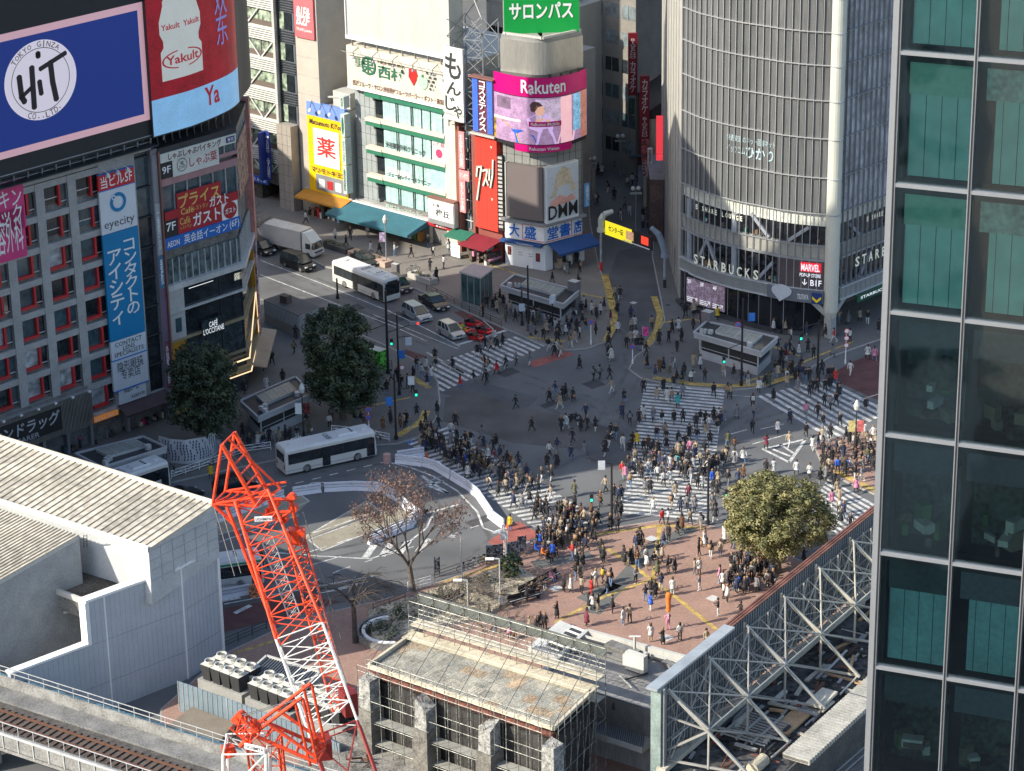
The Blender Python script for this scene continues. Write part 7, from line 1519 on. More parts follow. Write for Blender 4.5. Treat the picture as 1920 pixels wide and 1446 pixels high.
# ---------------------------------------------------------------- vehicles
TYRE=mat('tyre_rubber',(.02,.02,.02),.8);HUB=mat('wheel_hub',(.35,.35,.35),.35,.7);CGL=glass_mat('car_glass',(.025,.04,.045),.05);LMP=mat('head_lamp',(.7,.72,.72),.2);TLM=mat('tail_lamp',(.4,.02,.02),.3);PLT=mat('licence_plate',(.6,.6,.55),.5)
def wheels(r,xs,hw,rad_=.33,wd=.22):
 for x in xs:
  for s in (-1,1):
   g=MB();g.tube((x,s*(hw-wd),rad_),(x,s*hw,rad_),rad_,TYRE,n=16);g.tube((x,s*(hw-.02),rad_),(x,s*(hw+.015),rad_),rad_*.6,HUB,n=12);g.build('wheel',r)
def car(px0,px1,L,W,H,col,kind,name,lab,cat='car',prof=None,group=None):
 "px0 rear and px1 front foot of the near side, in the photograph"
 a=at(*px0);b=at(*px1);d=(b-a);d.z=0;d.normalize();n=V((-d.y,d.x,0));c=a.lerp(b,.5)+n*W/2;c=b-d*L/2+n*W/2;c.z=0
 r=thing(name,c,lab,cat,group,math.atan2(d.y,d.x));pm=mat('paint_'+name+'_'+kind,col,.28,.25 if sum(col)>.6 else .1,var=.03,spec=.7);h=L/2;w=W/2
 pr={'sedan':([(-1,.35),(-1,.62),(-.93,.66),(-.55,.68),(.38,.62),(.85,.5),(1,.42),(1,.2),(-1,.2)],(-.72,-.36,.12,.48)),'van':([(-1,.3),(-1,.56),(-.5,.58),(.55,.54),(.9,.46),(1,.36),(1,.14),(-1,.14)],(-.97,-.9,.32,.72)),'mini':([(-1,.3),(-1,.6),(-.5,.6),(.45,.58),(.88,.5),(1,.4),(1,.14),(-1,.14)],(-.95,-.82,.16,.6)),'wagon':([(-1,.3),(-1,.58),(-.5,.6),(.45,.56),(.88,.48),(1,.38),(1,.14),(-1,.14)],(-.96,-.8,.2,.62))}[kind]
 g=MB();P=[(x*h,z*H)for x,z in pr[0]];P=[(x,max(z,.18))for x,z in P];lo=[(x,-w,z)for x,z in P];hi=[(x,w,z)for x,z in P];g.hexa(lo,hi,pm);g.build('body',r)
 bel=.57*H if kind!='sedan' else .63*H;x0,x1,x2,x3=[k*h for k in pr[1]];wi=w*.93;wt=w*.78
 lo=[(x0,-wi,bel),(x3,-wi,bel),(x3,wi,bel),(x0,wi,bel)];hi=[(x1,-wt,H-.05),(x2,-wt,H-.05),(x2,wt,H-.05),(x1,wt,H-.05)];g=MB();g.hexa(lo,hi,CGL);ob=g.build('glasshouse',r)
 g=MB()
 for (p,q)in zip(lo,hi):g.bar(p,q,.09,pm)
 for s in (-1,1):
  for t in (.34,.66):g.bar(V(lo[0]).lerp(V(lo[1]),t)*1 if s<0 else V(lo[3]).lerp(V(lo[2]),t),V(hi[0]).lerp(V(hi[1]),t)if s<0 else V(hi[3]).lerp(V(hi[2]),t),.07,pm)
 g.build('pillar',ob)
 g=MB();g.hexa([(x,y,z-.03)for x,y,z in hi],[(x*.98,y*.96,z+.06)for x,y,z in hi],pm);g.build('roof',r)
 for s in (-1,1):g=MB();g.box((h-.06,s*w*.72,H*.38),(.2,w*.4,.16),LMP);g.build('headlight',r);g=MB();g.box((-h+.02,s*w*.78,H*.42),(.1,w*.28,.25),TLM);g.build('tail_light',r);g=MB();g.box((x3-.25,s*(w+.06),bel+.08),(.14,.2,.14),pm);g.build('mirror',r)
 g=MB();g.box((h+.01,0,H*.22),(.03,.36,.17),PLT);g.build('licence_plate',r);g=MB();g.box((h-.02,0,H*.32),(.08,w*.9,.16),BLK);g.build('grille',r)
 wheels(r,(-h*.6,h*.62),w,.31 if H<1.7 else .34);return r
def bus(px0,px1,lab,L=10.5,stripe=None,num='',dark=True,lower=None):
 a=at(*px0);b=at(*px1);d=(b-a);d.z=0;d.normalize();n=V((-d.y,d.x,0));c=b-d*L/2+n*1.24;c.z=0;r=thing('city_bus',c,lab,'bus',None,math.atan2(d.y,d.x));h=L/2;w=1.24;H=3.05
 IVY=lower or mat('bus_ivory',(.58,.565,.52),.4,var=.05);BG=glass_mat('bus_glass',(.02,.025,.03),.05);RF=mat('bus_roof_white',(.60,.61,.61),.45,var=.06)
 g=MB();lo=[(-h,-w,.3),(h-.12,-w,.3),(h,-w+.2,.3),(h,w-.2,.3),(h-.12,w,.3),(-h,w,.3)];mid=[(x,y,1.25)for x,y,z in lo];top=[(x if x<0 else x-.12,y,2.75)for x,y,z in lo];rf=[(x*.975,y*.9,3.02)for x,y,z in top]
 g.hexa(lo,mid,IVY);g.hexa(mid,top,IVY);g.hexa(top,rf,RF,RF);g.build('body',r)
 g=MB()
 for s in (-1,1):g.box((-.1,s*w,1.87),(L-.9,.04,1.15),BG)
 g.build('side_window',r);g=MB()
 for s in (-1,1):
  for k in range(7):g.box((-h+1.2+k*1.35,s*(w+.02),1.87),(.06,.02,1.15),BLK)
  for x in (h-.75,-.6):g.box((x,s*(w+.02),1.35),(.9,.02,2.0),BG)
  g.box((-1,s*(w+.012),.62),(L-2.2,.02,.05),GRYM)
 g.build('door',r);g=MB();g.box((h-.03,0,1.75),(.1,2.1,1.5),BG);g.box((h+.0,0,2.62),(.06,1.6,.25),BLK);g.build('windscreen',r);g=MB();g.box((-h-.01,0,2.0),(.05,1.9,.9),BG);g.build('rear_window',r)
 if stripe:g=MB();g.box((0,0,2.66),(L+.04-.3,2*w+.05,.2),stripe);g.build('stripe',r)
 for s in (-1,1):g=MB();g.box((h,s*.9,.75),(.06,.3,.2),LMP);g.build('headlight',r);g=MB();g.box((-h,s*.95,1.0),(.06,.25,.4),TLM);g.build('tail_light',r);g=MB();g.bar((h,s*1.1,2.7),(h+.35,s*1.35,2.3),.05,BLK);g.box((h+.35,s*1.35,2.1),(.12,.2,.4),BLK);g.build('mirror',r)
 g=MB();g.hexa([(h-4.2,-.7,3.0),(h-1.9,-.7,3.0),(h-1.9,.7,3.0),(h-4.2,.7,3.0)],[(h-4.0,-.6,3.2),(h-2.1,-.6,3.2),(h-2.1,.6,3.2),(h-4.0,.6,3.2)],RF);
 for k in range(3):g.lathe((h-2.5,-.4+k*.4,3.2),[(.16,0),(.14,.02),(.02,.02)],BLK,10)
 g.build('roof_unit',r);g=MB();g.lathe((h-1.0,0,3.02),[(.32,0),(.3,.1),(.05,.13)],RF,14);g.lathe((-h+1.2,0,3.02),[(.36,0),(.34,.1),(.05,.13)],RF,14);g.build('roof_vent',r)
 if num:g=MB();lay_text(g,num,lambda u,z:V((h-5.2-z*0+u*0+(-z),-u,3.04)),-.75,.75,-.3,.3,mat('ink_letter'));g.build('roof_number',r)
 wheels(r,(-h+2.4,h-2.3),w,.48,.28);return r
bus((612,526),(722,571),'white city bus with a dark window band waiting beside the planters',num='S0526')
bus((546,893),(708,857),'cream and white city bus pulling out of the bus terminal',num='OE8')
bus((233,945),(322,914),'city bus mostly hidden behind the annex roof, only roof and side showing',num='A7527')
bus((330,1122),(497,1098),'white city bus with a green roof stripe beside the annex wall',stripe=mat('bus_green',(.01,.28,.12),.5),lower=mat('bus_white',(.62,.62,.6),.4))
RDH=-37
g0=((565,479),(588,489))
def truck():
 b=at(588,489);d=V((cos(rad(RDH)),sin(rad(RDH)),0));n=V((-d.y,d.x,0));c=b+n*1.1;c.z=0;r=thing('box_truck',c,'white box truck with a tall silver cargo box behind its cab','truck',None,rad(RDH));TW_=mat('truck_white',(.6,.61,.6),.35,var=.05);SB_=mat('cargo_box_silver',(.52,.53,.53),.4,.2,var=.08)
 g=MB();g.hexa([(-1.9,-1.05,.45),(0,-1.05,.45),(0,1.05,.45),(-1.9,1.05,.45)],[(-1.9,-1.0,2.3),(-.35,-1.0,2.3),(-.35,1.0,2.3),(-1.9,1.0,2.3)],TW_);g.build('cab',r)
 g=MB();g.hexa([(-1.9,-1.0,2.3),(-.45,-.95,2.3),(-.45,.95,2.3),(-1.9,1.0,2.3)],[(-1.9,-1.0,3.35),(-1.5,-.9,3.3),(-1.5,.9,3.3),(-1.9,1.0,3.35)],TW_);g.build('wind_deflector',r)
 g=MB();g.hexa([(-.16,-.95,1.3),(-.1,-.95,1.3),(-.1,.95,1.3),(-.16,.95,1.3)],[(-.38,-.9,2.15),(-.3,-.9,2.15),(-.3,.9,2.15),(-.38,.9,2.15)],CGL);g.build('windscreen',r)
 for s in (-1,1):g=MB();g.box((-.95,s*1.03,1.7),(.8,.05,.7),CGL);g.build('side_window',r);g=MB();g.box((.02,s*.8,.75),(.06,.35,.2),LMP);g.build('headlight',r);g=MB();g.bar((-.3,s*1.0,2.1),(.1,s*1.35,2.0),.04,BLK);g.box((.1,s*1.35,1.8),(.1,.2,.45),BLK);g.build('mirror',r)
 g=MB();g.box((0.0,0,.95),(.05,1.5,.18),BLK);g.box((.01,0,.6),(.05,1.9,.25),mat('grey_bumper',(.35,.35,.35)));g.build('grille',r)
 g=MB();g.box((-5.3,0,2.2),(6.4,2.3,2.5),SB_,mt=TW_)
 for z in (1.0,3.42):g.box((-5.3,0,z),(6.45,2.34,.1),LGM)
 g.build('cargo_box',r);g=MB();g.box((-5,0,.75),(6.4,1.0,.35),DKG);g.build('chassis',r);wheels(r,(-1.0,-6.6),1.1,.42,.28)
truck()
car((521,496),(572,514),4.9,1.85,1.95,(.012,.012,.014),'van','passenger_van','black passenger van with a brown-tinted roof beside the white truck','van')
car((778,562),(819,588),4.8,1.85,1.45,(.012,.012,.015),'sedan','parked_car','glossy black sedan waiting beside the silver minivan')
car((754,590),(787,609),4.6,1.8,1.65,(.36,.37,.39),'wagon','minivan','silver minivan with a dark bonnet queuing behind the cream hatchback','car')
car((821,625),(850,641),3.8,1.7,1.62,(.50,.47,.42),'mini','hatchback','cream hatchback waiting first at the stop line','car')
car((718,533),(751,554),4.5,1.75,1.6,(.06,.03,.03),'wagon','parked_car','dark car with reddish reflections hidden behind the bus')  # the reddish reflection is put into the paint colour
car((655,488),(690,506),4.4,1.75,1.5,(.05,.06,.06),'sedan','parked_car','dark car between the bus and the brick planter')
car((460,468),(497,484),4.6,1.8,1.8,(.5,.5,.5),'van','passenger_van','white van with only its nose showing beside the restaurant tower','van')
car((417,930),(484,917),4.4,1.75,1.7,(.012,.014,.02),'mini','taxi','black taxi in the terminal lane behind the crane head','taxi')
car((325,952),(384,932),4.6,1.8,1.45,(.012,.012,.012),'sedan','parked_car','black sedan half hidden by the annex roof edge')
KR_=mat('kart_red',srgb(210,30,40),.3,var=.05)
for k,(x,y,lb,kc)in enumerate(((868,622,'red go-kart at the back left of the four, its driver in yellow',(.55,.5,.02)),(887,610,'red go-kart at the back right of the four',(.06,.05,.05)),(893,636,'red go-kart nearest the stop line, beside the cream hatchback',(.2,.1,.06)),(908,624,'red go-kart at the front right of the four',(.08,.05,.05)))):
 p=at(x,y);r=thing('go_kart',p,lb,'go-kart','red go-karts with helmeted drivers at the stop line',rad(RDH));g=MB();g.hexa([(-.9,-.5,.12),(.9,-.35,.12),(.9,.35,.12),(-.9,.5,.12)],[(-.9,-.45,.34),(.75,-.2,.28),(.75,.2,.28),(-.9,.45,.34)],KR_);g.box((.85,0,.25),(.3,1.1,.22),KR_);g.build('body',r)
 for s in (-1,1):g=MB();g.box((0,s*.58,.26),(.9,.18,.26),KR_);g.build('side_pod',r)
 g=MB();g.box((-.45,0,.5),(.12,.5,.6),BLK);g.build('seat',r);g=MB();g.box((-.8,0,.5),(.4,.8,.4),BLK);g.build('engine',r);g=MB();g.lathe((.15,0,.62),[(.16,0),(.16,.03)],BLK,10);g.build('steering_wheel',r);wheels(r,(-.62,.66),.66,.17,.16)
 D=mat('driver_suit_%d'%k,kc,.8);o=MB();o.hexa([(-.42,-.2,.25),(-.1,-.2,.25),(-.1,.2,.25),(-.42,.2,.25)],[(-.45,-.24,.82),(-.22,-.24,.82),(-.22,.24,.82),(-.45,.24,.82)],D)
 for s in (-1,1):o.tube((-.3,s*.23,.78),(-.02,s*.27,.58),.065,D,.05,6);o.tube((-.02,s*.27,.58),(.14,s*.13,.64),.05,D,.04,6);o.tube((-.15,s*.12,.32),(.25,s*.14,.46),.09,D,.07,6);o.tube((.25,s*.14,.46),(.6,s*.14,.2),.07,D,.05,6)
 o.lathe((-.34,0,.82),[(.06,0),(.07,.08),(.15,.12),(.16,.26),(.1,.36),(.02,.38)],KR_,12);o=o.build('person');o.location=p;o.rotation_euler=(0,0,rad(RDH));tag(o,'person in a red helmet driving the '+lb.split(',')[0],'person')
# two wheelers
def bike(x,y,rz,lab,m,moto=False):
 p=at(x,y,.0);p.z=gz(p.x,p.y);r=thing('motorcycle' if moto else 'bicycle',p,lab,'motorcycle' if moto else 'bicycle',None,rad(rz));R_=.32;tt=.09 if moto else .03
 for s in (-.55,.55):
  g=MB();P=[V((s+R_*cos(a*PI/8),0,R_+R_*sin(a*PI/8)))for a in range(17)];g.path(P,tt,TYRE,5)
  for a in range(4):g.tube((s,0,R_),(s+R_*cos(a*1.57+.4),0,R_+R_*sin(a*1.57+.4)),.012,LGM,n=4)
  g.build('wheel',r)
 g=MB();g.path([V((-.55,0,R_)),V((-.2,0,.8)),V((.35,0,.85)),V((0,0,.35)),V((-.2,0,.8)),V((0,0,.35)),V((-.55,0,R_))],.1 if moto else .03,m,6);g.tube((.35,0,1.0),(.55,0,R_),.03,m);g.build('frame',r);g=MB();g.bar((.34,-.28,1.0),(.34,.28,1.0),.035,BLK);g.build('handlebar',r);g=MB();g.box((-.22,0,.88),(.3 if not moto else .6,.14,.08),BLK);g.build('saddle',r)
bike(1075,790,20,'dark motorcycle halted in the middle of the crossing',BLK,True);bike(872,1070,22,'grey bicycle against the terminal fence, leftmost of three',GRYM);bike(893,1063,20,'bicycle in the middle of three against the terminal fence',LGM);bike(912,1057,20,'yellow framed bicycle, rightmost of three at the fence',YEL);bike(775,512,20,'grey bicycle parked beside the small planter',GRYM)
# ---------------------------------------------------------------- barriers and railings
WB=mat('barrier_white',(.66,.67,.72),.5,var=.06);proto=None
def barrier_run(paths,L=3.0):
 global proto
 for pts,nm in paths:
  P=[at(x,y)for x,y in pts];seg=0
  for a,b in zip(P,P[1:]):
   d=b-a;n=max(1,int(round(d.length/L)));
   for i in range(n):
    p=a.lerp(b,(i+.5)/n);rz=math.atan2(d.y,d.x);seg+=1;lab='white road barrier, %s along %s'%(['first','second','third','fourth','fifth','sixth','seventh','eighth','ninth','tenth','eleventh','twelfth','next'][min(12,seg-1)],nm)
    if proto is None:
     r=thing('road_barrier',(0,0,0),lab,'barrier','white road barriers');g=MB();g.hexa([(-L/2,-.28,0),(L/2,-.28,0),(L/2,.28,0),(-L/2,.28,0)],[(-L/2+.05,-.16,.35),(L/2-.05,-.16,.35),(L/2-.05,.16,.35),(-L/2+.05,.16,.35)],WB);g.build('base',r)
     for z in (.55,.85):g=MB();g.box((0,0,z),(L-.02,.16,.2),WB);g.build('rail',r)
     g=MB();g.box((-L/2+.1,0,.5),(.12,.12,.9),LGM);g.box((L/2-.1,0,.5),(.12,.12,.9),LGM);g.build('post',r);proto=(r,tree_of(r));r.location=p;r.rotation_euler=(0,0,rz)
    else:dup(proto[0],p,rz,lab,'white road barriers',proto[1])
barrier_run((([(735,866),(798,874),(815,879),(878,917),(897,933),(925,975),(937,984)],'the outer curve to the cones'),([(742,862),(798,853)],'the short spur behind the outer curve'),([(545,930),(606,921),(665,918),(712,920),(745,938),(768,958),(783,968),(770,988),(735,1003),(690,1022)],'the inner loop'),([(410,978),(450,962),(530,934)],'the row behind the crane'),([(415,1122),(470,1112)],'the row beside the green striped bus')))
def railing(pts,lab,h=.9,col=None,z=.13,cross=True,step=2.0,nm='railing'):
 P=[at(x,y,z)for x,y in pts];col=col or WHT;g=MB()
 for a,b in zip(P,P[1:]):
  d=b-a;n=max(1,int(round(d.length/step)))
  for i in range(n+1):p=a.lerp(b,i/n);g.bar(p,p+V((0,0,h)),.07,col)
  for zz in (.25,h*.62,h):g.bar(a+V((0,0,zz)),b+V((0,0,zz)),.05,col)
  if cross:
   for i in range(n):p=a.lerp(b,i/n);q=a.lerp(b,(i+1)/n);g.bar(p+V((0,0,.25)),q+V((0,0,h)),.03,col);g.bar(p+V((0,0,h)),q+V((0,0,.25)),.03,col)
 o=g.build(nm,org=P[0]);tag(o,lab,'railing')
railing([(322,898),(400,872),(460,850),(508,843)],'white crossed railing along the terminal kerb beside the crane head');railing([(622,812),(680,818),(730,828)],'white crossed railing below the tall evergreen tree');railing([(546,838),(565,832)],'short white crossed railing by the banner lamp post');railing([(765,1108),(808,1096)],'short white railing beside the bare zelkova trunk')
railing([(815,1088),(870,1070),(925,1052),(1000,1030)],'dark brown railing along the bus terminal pavement',col=mat('brown_rail',(.08,.06,.05)),cross=False,step=2.4);railing([(800,545),(838,563),(880,586),(940,612)],'dark railing along the kerb beside the glass lift',col=DKG,cross=False,h=.8);railing([(700,1150),(760,1128)],'dark railing in the shade beside the weeping tree',col=DKG,cross=False);railing([(420,1215),(500,1180)],'dark railing beside the annex wall',col=DKG,cross=False);railing([(640,700),(735,690)],'dark railing behind the tall evergreen tree',col=DKG,cross=False)
# ---------------------------------------------------------------- subway entrances and small buildings
WT=mat('white_tile',(.40,.41,.42),.5,var=.08);GRF=mat('frosted_roof_glass',(.26,.27,.24),.4,var=.15);STW=mat('stairwell_dark',(.03,.03,.032),.8)
def kiosk(px,lab,z=3.1,tower=False,unit=0,name='subway_entrance'):
 q=[at(x,y,z)for x,y in px];a,b,c,d=q;r=thing(name,V((a.x,a.y,.13)),lab,'subway entrance');mid=(a+c)/2
 def ins(p,e):v=(mid-p);v.z=0;return p+v.normalized()*e
 g=MB();g.hexa([p-V((0,0,.55))for p in q],q,WT,DKG);i_=[ins(p,.35)for p in q]
 for p,s in zip(q,q[1:]+q[:1]):g.bar(p+V((0,0,.08)),s+V((0,0,.08)),.22,WT,.2)
 g.build('roof',r)
 g=MB();f=[a.lerp(b,.25).lerp(d.lerp(c,.25),.35),a.lerp(b,.82).lerp(d.lerp(c,.82),.35),a.lerp(b,.82).lerp(d.lerp(c,.82),.85),a.lerp(b,.25).lerp(d.lerp(c,.25),.85)];g.hexa([p+V((0,0,.0))for p in f],[p+V((0,0,.3))for p in f],LGM,GRF)
 for t in (.0,.25,.5,.75,1):g.bar(f[0].lerp(f[1],t)+V((0,0,.32)),f[3].lerp(f[2],t)+V((0,0,.32)),.06,LGM)
 g.build('skylight',r)
 g=MB();w=[ins(p,.7)for p in q];lo=[V((p.x,p.y,.13))for p in w];g.hexa(lo,[V((p.x,p.y,1.1))for p in w],WT,WT);g.build('tiled_wall',r)
 g=MB();w2=[ins(p,.95)for p in q];g.hexa([V((p.x,p.y,1.1))for p in w2],[V((p.x,p.y,z-.56))for p in w2],STW);g.build('stairwell',r)
 g=MB()
 for p in w:
  for t in (0,):g.bar(V((p.x,p.y,1.1)),V((p.x,p.y,z-.5)),.16,LGM)
 e=w[0].lerp(w[1],.5);g.bar(V((e.x,e.y,1.1)),V((e.x,e.y,z-.5)),.12,LGM);g.bar(V((w[0].x,w[0].y,1.5)),V((w[1].x,w[1].y,1.5)),.06,LGM);g.build('column',r)
 g=MB();R=random.Random(int(a.x*10))
 for k in range(3):p=a.lerp(c,.12+k*.05)+V((R.uniform(-.4,.4),R.uniform(-.3,.3),.3));g.box(p,(.5,.4,.5),LGM,rad(-40))
 p=b.lerp(d,.2);g.tube(p+V((0,0,0)),p+V((0,0,.5)),.35,LGM,n=12);g.build('roof_unit',r)
 if tower:g=MB();p=d.lerp(c,.93)if tower==1 else d.lerp(a,-.1);p.z=.13;g.box(p+V((0,0,2.1)),(1.2,1.0,4.2),mat('taupe_shaft',(.17,.16,.16)),rad(-40),METP);g.build('vent_shaft',r)
kiosk([(939,537),(1056,572),(1085,547),(965,516)],'white edged subway entrance with a skylight in front of the corner bookshop',tower=1);kiosk([(1301,625),(1427,662),(1458,634),(1325,604)],'white edged subway entrance in front of the curved glass tower',tower=2)
kiosk([(484,784),(585,740),(554,708),(450,753)],'subway entrance with a glazed roof between the two dark trees',3.0);kiosk([(192,878),(312,840),(268,820),(141,852)],'subway entrance with a glazed roof in front of the drugstore sign',3.0)
q=[at(x,y,3)for x,y in ((494,562),(561,592),(600,575),(533,549))];r=thing('ventilation_house',V((q[0].x,q[0].y,.13)),'small louvred ventilation house with a dark roof beside the road','building');g=MB();g.hexa([V((p.x,p.y,0))for p in q],q,mat('grey_render',(.27,.27,.26),.7,var=.1),mat('slate_flat_roof',(.08,.08,.085)));g.build('wall',r);g=MB()
for a,b in ((q[0],q[1]),(q[1],q[2])):
 for k in range(int((b-a).length/.28)):p=a.lerp(b,(k+.5)/int((b-a).length/.28));g.bar(V((p.x,p.y-.06,1.3)),V((p.x,p.y-.06,2.8)),.1,LGM)
g.build('louvre',r);g=MB();p=q[0].lerp(q[2],.4);g.box(p+V((0,0,.45)),(1.1,.9,.9),mat('brown_vent',(.1,.08,.07)),rad(-38));g.build('roof_vent',r)
q=[at(x,y,3.9)for x,y in ((861,509),(901,521),(925,503),(886,494))];r=thing('glass_lift',V((q[0].x,q[0].y,.13)),'glass lift house with a pale roof beside the kerb','lift');TG_=glass_mat('lift_glass',(.05,.10,.10),.06);g=MB();m=sum(q,V((0,0,0)))/4;i_=[p.lerp(m,.1)for p in q];g.hexa([V((p.x,p.y,.13))for p in i_],[V((p.x,p.y,3.6))for p in i_],TG_);g.build('glass_wall',r);g=MB();g.hexa([p-V((0,0,.2))for p in q],q,LGM,mat('lift_roof',(.36,.33,.32),.6,var=.1));g.build('roof',r);g=MB()
for a,b in zip(i_,i_[1:]+i_[:1]):
 for t in (0,.33,.66):p=a.lerp(b,t);g.bar(V((p.x,p.y,.13)),V((p.x,p.y,3.7)),.12,GRYM)
g.build('frame',r)
# curved patterned hoarding
P=[at(x,y,.13)for x,y in ((300,862),(321,868),(350,870),(385,864),(405,852),(416,838))];r=thing('patterned_hoarding',P[2],'curved white hoarding printed with wavy navy stripes around the dark tree','hoarding');g=MB();t_=MB();HW=mat('hoarding_white',(.5,.51,.52),.6);NVY=mat('navy_print',(.02,.03,.12),.6)
for a,b in zip(P,P[1:]):
 d=(b-a);n=V((d.y,-d.x,0)).normalized();g.hexa([a,b,b-n*.08,a-n*.08],[p+V((0,0,2.7))for p in (a,b,b-n*.08,a-n*.08)],HW);K=int(d.length/.32)
 for k in range(K):
  for j in range(7):
   if (k+j//2)%4==3:continue
   u=(k+.3+.18*sin(j*1.1))/K;p=a.lerp(b,max(0,min(.95,u)))+n*.015;e=d.normalized()*.13;t_.poly([p+V((0,0,.3+j*.32)),p+e+V((0,0,.3+j*.32)),p+e+V((0,0,.56+j*.32)),p+V((0,0,.56+j*.32))],NVY)
g.build('panel',r);t_.build('print',r)
# planters
def planter(pa,pb,w,lab,m,h=.7):
 a=at(*pa,.13);b=at(*pb,.13);d=(b-a).normalized();n=V((-d.y,d.x,0))*w;r=thing('planter',a,lab,'planter');g=MB();g.hexa([a,b,b+n,a+n],[p+V((0,0,h))for p in (a,b,b+n,a+n)],m);g.build('trough',r);R=random.Random(3);k=crown_mesh([(a.lerp(b,t/6)+n*.5+V((0,0,h)),w*.4,.15)for t in range(1,6)],[mat('dry_planting',(.20,.17,.08)),LEAFS['dark'][0]],R,30,20,.25,.08);k.build('planting',r)
planter((652,480),(722,503),1.5,'long pinkish brick planter in the sun beside the bus',mat('pink_brick',(.42,.30,.24),.8,var=.2));planter((600,462),(648,478),1.4,'dark stone planter in the shade behind the truck cab',mat('dark_stone',(.07,.07,.07)));planter((764,520),(806,536),1.3,'small white rimmed planter beside the kerb',mat('pale_stone',(.42,.4,.37)))
g=MB();p=at(742,520,.13);g.box(p+V((0,0,.9)),(.9,.6,1.8),mat('taupe_shaft'),rad(-38),METP);o=g.build('utility_cabinet',org=p);tag(o,'tall taupe utility cabinet beside the small planter','cabinet')
g=MB();p=at(706,690,.13);g.box(p+V((0,0,1.2)),(2.2,1.2,2.4),mat('lime_mural',(.08,.35,.04),.6,var=1.0,sc=2),rad(-38),METP);o=g.build('mural_booth',org=p);tag(o,'lime green painted booth peeking out behind the tall evergreen','booth')
# ---------------------------------------------------------------- poles, signals, lamps, signs
def topz(P,y):return zover(P,y)
SG={'green':mat('signal_green_lit',(.02,.8,.45),emit=1.2,var=0),'red':mat('signal_red_lit',(.9,.04,.02),emit=1.2,var=0)}
def pole(x,y,yt,lab,m=BLK,r_=.13,arms=(),heads=(),name='signal_pole',cat='traffic signal'):
 b=at(x,y,.0);b.z=gz(b.x,b.y);z=topz(b,yt);r=thing(name,b,lab,cat);g=MB();g.tube(b,V((b.x,b.y,z)),r_,m,r_*.75,10);g.tube(b,b+V((0,0,.5)),r_*1.6,m,n=10);g.build('pole',r)
 for (dx,dz0,dz1)in arms:g=MB();g.tube(V((b.x,b.y,z*dz0)),V((b.x+dx,b.y-.1,z*dz1)),.05,m);g.build('arm',r)
 for (dx,fz,kind)in heads:
  p=V((b.x+dx,b.y-.25,z*fz));g=MB();t=None
  if kind=='ped':g.box(p,(.35,.25,.8),BLK,0);t=MB();t.box(p+V((0,-.14,-.2)),(.22,.03,.25),SG['green'])
  elif kind=='veh':g.box(p,(1.2,.3,.4),mat('signal_grey',(.25,.26,.26)));t=MB();t.lathe((0,0,0),[(.01,0),(.01,.01)],BLK,4);t=MB();t.box(p+V((.35,-.17,0)),(.24,.03,.24),SG['red'])
  elif kind in ('blue','whiteb','plate'):g.box(p,(.7,.06,.95),mat('sign_blue',srgb(40,110,190),.5)if kind=='blue' else mat('sign_pale',(.5,.54,.58)))
  elif kind in ('disc_b','disc_r'):g.tube(p,p+V((0,-.05,0)),.32,mat('sign_disc_red',(.5,.06,.1)),n=18);g.tube(p+V((0,-.05,0)),p+V((0,-.06,0)),.23,mat('sign_blue')if kind=='disc_b' else WHT,n=18)
  g.build('signal_head' if kind in ('ped','veh')else 'sign_plate',r)
  if t:t.build('lens',r)
pole(728,702,545,'tall black pole carrying a long signal arm over the bus lane',arms=((3.5,.5,.62),(-3.0,.6,.5)),heads=((3.2,.62,'veh'),(.5,.4,'ped')),r_=.17)
pole(749,742,590,'black pole with a blue and a round red sign beside the crossing',arms=((1.3,.72,.74),),heads=((1.2,.68,'whiteb'),(.4,.52,'blue'),(.4,.36,'disc_r')))
pole(743,826,700,'black signal pole on the pavement corner below the tall pole',arms=((2.2,.75,.8),),heads=((2.3,.72,'ped'),(1.8,.9,'plate'),(-.6,.6,'blue')))
pole(633,560,522,'short black pole beside the road seen in front of the bus',name='sign_pole',cat='pole')
pole(1147,982,868,'black signal pole on the plaza edge with an arm to the left',arms=((-2.6,.98,1.1),(-1.8,.55,.5)),heads=((-1.0,.98,'plate'),(-2.0,.45,'ped')))
pole(1327,985,862,'black signal pole at the end of the wide zebra near the camphor tree',arms=((1.6,.62,.55),),heads=((1.8,.5,'ped'),))
pole(1390,725,560,'tall black pole in front of the curved tower with a blue disc sign',arms=((-2.0,.5,.42),),heads=((-2.0,.32,'ped'),(-.5,.72,'disc_b'),(1.0,.8,'blue')))
pole(1533,697,600,'black signal pole right of the subway entrance',arms=((-2.2,.95,.85),),heads=((-2.0,.7,'ped'),));pole(991,622,498,'tall plain black pole left of the bookshop subway entrance')
pole(979,612,545,'dark green pole with a pale notice and banner beside the subway entrance',DKG,heads=((0,.55,'plate'),));pole(1036,612,560,'thin black pole in front of the bookshop subway entrance',r_=.08,heads=((0,.98,'plate'),),name='sign_pole',cat='pole')
pole(1108,648,600,'white post with a blue disc sign on the pavement corner',WHT,.06,heads=((0,.95,'disc_b'),),name='road_sign',cat='road sign');pole(1186,684,645,'white post with a blue disc sign at the tower corner kerb',WHT,.06,heads=((0,.9,'disc_b'),),name='road_sign',cat='road sign')
pole(1585,682,616,'white post with three round signs right of the curved tower',WHT,.06,heads=((0,.95,'disc_r'),(0,.75,'disc_r'),(0,.55,'disc_r')),name='road_sign',cat='road sign');pole(692,806,764,'post with two blue disc signs above the cream bus',WHT,.05,heads=((0,.95,'disc_b'),(0,.6,'disc_b')),name='road_sign',cat='road sign')
